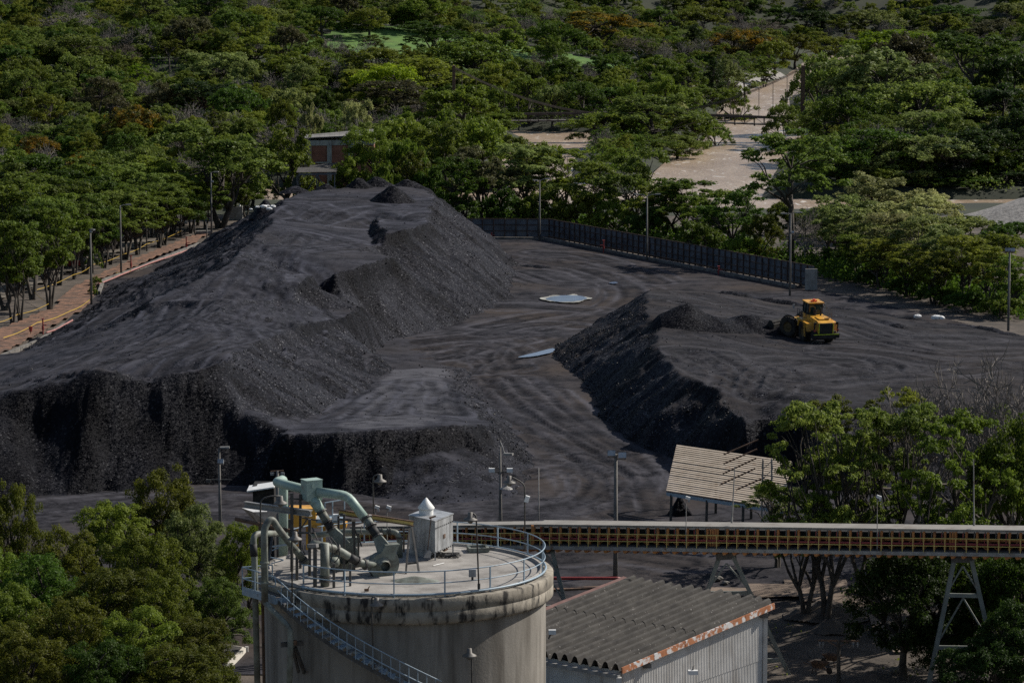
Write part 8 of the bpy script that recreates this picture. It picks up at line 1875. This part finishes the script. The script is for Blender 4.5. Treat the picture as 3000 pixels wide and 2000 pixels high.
# --- right foreground, around and behind the conveyor
tb(2418, 1825, 1195, 330, 'near_spread', 'feathery green', 'broad forked tree overlapping the beige tilted roof', z=-1.8)
tb(2360, 1815, 1330, 260, 'near_spread', 'mid green', 'lower leaning tree in front of the beige roof posts', z=-1.8)
for px, py, w, Y, c, k, yt, lab in ((2640, 1330, 330, 262, 'feathery green', 'near_spread', 1190, 'broad leafy tree above the middle of the conveyor at right'), (2800, 1400, 340, 256, 'mid green', 'near_spread', 1235, None), (2960, 1380, 300, 262, 'mid green', 'near_dome', 1260, None), (2520, 1420, 240, 266, 'mid green', 'near_spread', 1290, None), (2480, 1260, 260, 285, 'yellow-green', 'near_spread', 1175, 'yellow-flecked tree top behind the broad forked tree'), (2280, 1475, 200, 272, 'grey-green', 'near_spread', 1425, 'low pale bushy tree under the beige roof'),
    (2650, 1760, 330, 244, 'deep green', 'near_dome', 1600, None), (2830, 1760, 330, 247, 'dark green', 'near_dome', 1590, None), (2960, 1790, 300, 244, 'dark green', 'near_dome', 1620, None), (2980, 1920, 260, 236, 'deep green', 'near_dome', 1780, None), (2760, 1900, 240, 243, 'deep green', 'near_dome', 1790, None), (2880, 1980, 260, 234, 'deep green', 'near_dome', 1880, None), (2640, 1230, 200, 290, 'olive', 'near_spread', 1150, None), (2890, 1280, 220, 285, 'mid green', 'near_spread', 1190, None)):
    c0 = Q(px, py, Y); tree(k, c0.x, Y, T(c0.x, Y), w * Y / FPX, Q(px, yt, Y).z, c, lab, group='trees by the conveyor')
for px, yt, Y, w, lab in ((2700, 1090, 288, 260, 'leafless grey bush tree left of the others above the right trees'), (2820, 1040, 284, 300, 'leafless grey tree in the middle above the right trees'), (2940, 990, 276, 340, 'tallest leafless grey tree at the right edge'), (2985, 1150, 268, 280, 'leafless grey tree lower at the right edge before the coal'), (2580, 1150, 292, 180, 'small leafless twiggy tree at the left of the right tree group')):
    c0 = Q(px, yt, Y); tree('bare', c0.x, Y, 0, w * Y / FPX, Q(px, yt, Y).z, 'bare grey', lab, group='leafless trees at the right')

# --- fill the far wood so that no floor shows except at the meadow and along the river
occ = [(t_[0].location.x, t_[0].location.y, t_[5]) for t_ in TREES]
RW = random.Random(99)
kinds = [('dome', 3), ('umbrella', 3), ('feather', 3), ('spread', 3), ('bare', .8), ('open', .7), ('cone', .4)]
cols = [('mid green', 3), ('dark green', 3.4), ('olive', 1.8), ('feathery green', 2.6), ('grey-green', .9), ('brownish', 1.0), ('deep green', 1.5), ('yellow-green', .7), ('bright green', 1.0), ('yellow-blossomed', .35), ('pale-leaved', .3)]
def pick(l): return RW.choices([a for a, _ in l], [b for _, b in l])[0]
mk_ = blob_keep([(-62, 1000), (-8, 990), (22, 1000), (50, 1030), (46, 1100), (0, 1140), (-45, 1140), (-66, 1110)])
mk2 = blob_keep([(-36, 985), (2, 985), (2, 1040), (-36, 1040)])
nfill = 0; tries = 0
NMAX = 330
while len(TREES) < NMAX and tries < 9000:
    tries += 1
    py = RW.uniform(-10, 470) ** 1.0; px = RW.uniform(-40, 3040)
    Y_ = 600 + (1330 - 600) * RW.random() ** .8
    hw = Y_ * .158; x = RW.uniform(-hw, hw)
    rd = float(river_depth(np.array([x]), np.array([Y_]))[0])
    if rd < 5 or (Y_ < 645 and -48 < x < 140): continue
    if bool(mk_(np.array([x]), np.array([Y_]))) : continue
    if 575 < Y_ < 660 and -70 < x < -20 : continue
    w_ = RW.uniform(8, 14.5) * (1 + (Y_ - 600) / 2600)
    if any((x - ox) ** 2 + ((Y_ - oy) * .8) ** 2 < (.40 * (w_ + ow)) ** 2 for ox, oy, ow in occ): continue
    zb = T(x, Y_); k = pick(kinds)
    pxl, pyl = proj((x, Y_, zb + 5))
    if k == 'bare': c = RW.choice(['bare grey', 'bare brown'])
    else: c = pick(cols)
    h_ = w_ * RW.uniform(.72, .98) * (1.25 if k == 'cone' else 1)
    # keep sight lines to bridge and open water
    q = proj((x, Y_, zb + h_ * .9))
    if (1500 < q[0] < 1735 and 340 < q[1] < 425) or (2070 < q[0] < 2300 and 255 < q[1] < 640 and Y_ < 1080) or (1650 < q[0] < 2400 and 470 < q[1] < 700): continue
    tree(k, x, Y_, zb, w_, zb + h_, c); occ.append((x, Y_, w_)); nfill += 1
print('trees', len(TREES), 'filled', nfill)

# undergrowth: shrubs and saplings nobody could count
def undergrowth(name, n, seed, region, size, colour, label, zf=None, hh=1.6, rep=26, rr=1.0):
    R_ = np.random.RandomState(seed); x, y = region(R_, n); n = len(x)
    z = Tz(x, y); r_ = (.7 + 1.5 * R_.rand(n)) * rr
    X = np.repeat(x, rep) + R_.normal(size=n * rep) * np.repeat(r_, rep) * .55; Yy = np.repeat(y, rep) + R_.normal(size=n * rep) * np.repeat(r_, rep) * .55
    d = np.hypot(X - np.repeat(x, rep), Yy - np.repeat(y, rep)) / np.repeat(r_, rep)
    Z = np.repeat(z, rep) + np.repeat(r_, rep) * hh * np.clip(1.1 - d * .6, .05, 1) * R_.rand(n * rep) ** .5
    N_ = np.stack([X - np.repeat(x, rep), Yy - np.repeat(y, rep), np.full(n * rep, .7)], -1) + R_.normal(size=(n * rep, 3)) * .6
    V, F_ = leaf_quads(np.stack([X, Yy, Z], -1), N_, size, R_)
    o = link(name, np_mesh(name, V, F_, LEAF[colour])); o['kind'] = 'stuff'; o['label'] = label; return o
def reg_far(R_, n):
    y = 610 + 700 * R_.rand(n * 2); x = (R_.rand(n * 2) * 2 - 1) * y * .16
    k = (river_depth(x, y) > 3.5) & ~mk_(x, y) & ~((y < 640) & (x > -45)) ; return x[k][:n], y[k][:n]
undergrowth('undergrowth', 3600, 3, reg_far, .5, 'dark green', 'dark shrubs filling the floor of the far wood', hh=1.9, rep=30, rr=1.7)
# the rest of the wood, past the trees one can count: crowns set out on points, one object
wc_ = bpy.data.collections.new('wood_crowns'); got = []
want = [('dome', 'mid green'), ('feather', 'feathery green'), ('spread', 'olive'), ('dome', 'dark green'), ('lumpy', 'mid green'), ('feather', 'mid green'), ('spread', 'mid green'), ('dome', 'grey-green'), ('umbrella', 'mid green'), ('feather', 'olive'), ('umbrella', 'olive'), ('feather', 'dark green'), ('dome', 'olive'), ('spread', 'feathery green'), ('bare', 'bare grey')]
for t_ in TREES:
    if (t_[1], t_[2]) in want and (t_[1], t_[2]) not in got:
        got.append((t_[1], t_[2])); wc_.objects.link([c for c in t_[0].children if c.name.startswith('crown')][0])
R_ = np.random.RandomState(77); NW = 8600
yy = 604 + 1900 * R_.rand(NW) ** 1.25; xx = (R_.rand(NW) * 2 - 1) * (yy * .165 + 8)
k = (river_depth(xx, yy) > 5.5) & ~mk_(xx, yy) & ~((yy < 645) & (xx > -52)) & ~((yy < 700) & (xx > -25) & (xx < 60))
xx, yy = xx[k], yy[k]; zz = Tz(xx, yy)
sc_ = (.62 + .55 * R_.rand(len(xx))) * np.where(river_depth(xx, yy) < 14, .72, 1.0)
qx = np.array([proj(p_) for p_ in zip(xx, yy, zz + 7 * sc_)])
hide = ((qx[:, 0] > 1490) & (qx[:, 0] < 1735) & (qx[:, 1] > 335) & (qx[:, 1] < 430)) | ((qx[:, 0] > 2060) & (qx[:, 0] < 2330) & (qx[:, 1] > 250) & (qx[:, 1] < 640) & (yy < 1075)) | ((qx[:, 0] > 870) & (qx[:, 0] < 1010) & (qx[:, 1] > 385) & (qx[:, 1] < 560) & (yy < 640))
xx, yy, zz, sc_ = xx[~hide], yy[~hide], zz[~hide], sc_[~hide]
me = bpy.data.meshes.new('far_wood'); me.vertices.add(len(xx)); me.vertices.foreach_set('co', np.stack([xx, yy, zz - .4], -1).astype(np.float32).ravel()); me.update()
for nm, tp, v in (('size', 'FLOAT', sc_), ('turn', 'FLOAT', R_.rand(len(xx)) * 6.28), ('which', 'INT', (len(got) * R_.rand(len(xx)) ** 1.25).astype(np.int32))):
    at = me.attributes.new(nm, tp, 'POINT'); at.data.foreach_set('value', v.astype(np.int32 if tp == 'INT' else np.float32))
fw = link('far_wood', me); fw['kind'] = 'stuff'; fw['label'] = 'green crowns packed behind each other in the far wood'
ng = bpy.data.node_groups.new('wood_points', 'GeometryNodeTree')
ng.interface.new_socket('Geometry', in_out='INPUT', socket_type='NodeSocketGeometry'); ng.interface.new_socket('Geometry', in_out='OUTPUT', socket_type='NodeSocketGeometry')
gi, go = ng.nodes.new('NodeGroupInput'), ng.nodes.new('NodeGroupOutput'); ip = ng.nodes.new('GeometryNodeInstanceOnPoints'); ci = ng.nodes.new('GeometryNodeCollectionInfo')
ci.inputs['Collection'].default_value = wc_; ci.inputs['Separate Children'].default_value = True; ci.inputs['Reset Children'].default_value = True
def attr(nm, tp):
    q = ng.nodes.new('GeometryNodeInputNamedAttribute'); q.data_type = tp; q.inputs['Name'].default_value = nm; return q.outputs['Attribute']
cr = ng.nodes.new('ShaderNodeCombineXYZ'); ng.links.new(attr('turn', 'FLOAT'), cr.inputs[2])
e2r = ng.nodes.new('FunctionNodeEulerToRotation'); ng.links.new(cr.outputs[0], e2r.inputs[0])
ip.inputs['Pick Instance'].default_value = True
for a_, b_ in ((gi.outputs[0], ip.inputs['Points']), (ci.outputs[0], ip.inputs['Instance']), (attr('which', 'INT'), ip.inputs['Instance Index']), (e2r.outputs[0], ip.inputs['Rotation']), (attr('size', 'FLOAT'), ip.inputs['Scale']), (ip.outputs[0], go.inputs[0])): ng.links.new(a_, b_)
fw.modifiers.new('wood_points', 'NODES').node_group = ng
def reg_bank(R_, n):
    t = R_.rand(n); a = np.array([(-10, 562), (8, 558), (44, 486), (50, 480), (58, 452), (66, 436), (86, 420)]); 
    i = (t * 5.999).astype(int); f = t * 6 - i; x = a[i, 0] * (1 - f) + a[i + 1, 0] * f + R_.rand(n) * 9; y = a[i, 1] * (1 - f) + a[i + 1, 1] * f + 3 + R_.rand(n) * 26
    k = river_depth(x, y) > 2; return x[k], y[k]
undergrowth('undergrowth', 2300, 5, reg_bank, .5, 'dark green', 'shrubs along the outside of the metal fence and right bank', hh=1.5)
def reg_se(R_, n):
    x = 14 + R_.rand(n) * 34; y = 236 + R_.rand(n) * 30; k = fbm(x / 4, y / 4, 8, 3) > .28; return x[k], y[k]
undergrowth('weeds', 420, 6, reg_se, .22, 'olive', 'weeds and litter leaves on the bare earth under the trees', hh=.35)
def reg_shore(R_, n):
    x = R_.rand(n) * 110 - 10; y = 640 + R_.rand(n) * 480; d = river_depth(x, y); k = (d > 3) & (d < 9) & ((y > 700) | (x > 60)); return x[k], y[k]
undergrowth('undergrowth', 3000, 7, reg_shore, .6, 'feathery green', 'bushes lining the river banks', hh=1.6)

# ------------------------------------------------------------------ a label of its own for every remaining tree
MARK = [('the brick building', 930, 430), ('the left bridge span', 1600, 360), ('the right bridge span', 2180, 362), ('the bright meadow', 1110, 130), ('the river bend', 2150, 470), ('the wide flowering tree', 1755, 57), ('the fence corner', 1610, 660), ('the fence end', 2370, 800), ('the huge dark dome tree', 590, 285), ('the leafless dome at top left', 204, 45), ('the nearest left lamp post', 262, 770), ('the middle left lamp post', 352, 700), ('the lone floodlight pole', 2955, 840), ('the silo stairs', 900, 1800), ('the outbuilding', 690, 1940), ('the camera pole', 645, 1420), ('the right A-frame', 2820, 1800), ('the beige roof', 2120, 1390), ('the lone palm', 1388, 32), ('the huge grey-green tree', 2569, 223), ('the gravel mound', 2850, 600), ('the limbed dark tree', 2856, 170), ('the island tree', 1915, 385), ('the flowering tree at left', 400, 350), ('the service pole', 2457, 1900), ('the twin cone trees', 2060, 170)]
ORD = ['nearest', 'second nearest', 'third nearest', 'fourth nearest', 'fifth nearest', 'sixth nearest', 'seventh nearest', 'eighth nearest', 'ninth nearest', 'tenth nearest', 'eleventh nearest', 'twelfth nearest']
buck = {}
for r, kind, colour, lab, (px, py), w in TREES:
    if lab: r['label'] = lab; continue
    L, lx, ly = min(MARK, key=lambda q: math.hypot(q[1] - px, (q[2] - py) * 1.6))
    dx, dy = px - lx, py - ly
    D = ('left of' if dx < 0 else 'right of') if abs(dx) > abs(dy) * 1.1 else ('above' if dy < 0 else 'below')
    ph = (colour + ' leafless tree') if kind == 'bare' else (colour + ' ' + SHAPE[kind] + ' tree')
    if kind == 'bare': ph = ph.replace('bare grey leafless', 'leafless grey').replace('bare brown leafless', 'leafless brown')
    buck.setdefault((ph, D, L), []).append((math.hypot(dx, dy), r))
for (ph, D, L), rs in buck.items():
    rs.sort(key=lambda q: q[0])
    for i, (_, r) in enumerate(rs):
        r['label'] = f'{ph} {D} {L}' if len(rs) == 1 else f'{ph}, {ORD[i]} such {D} {L}'
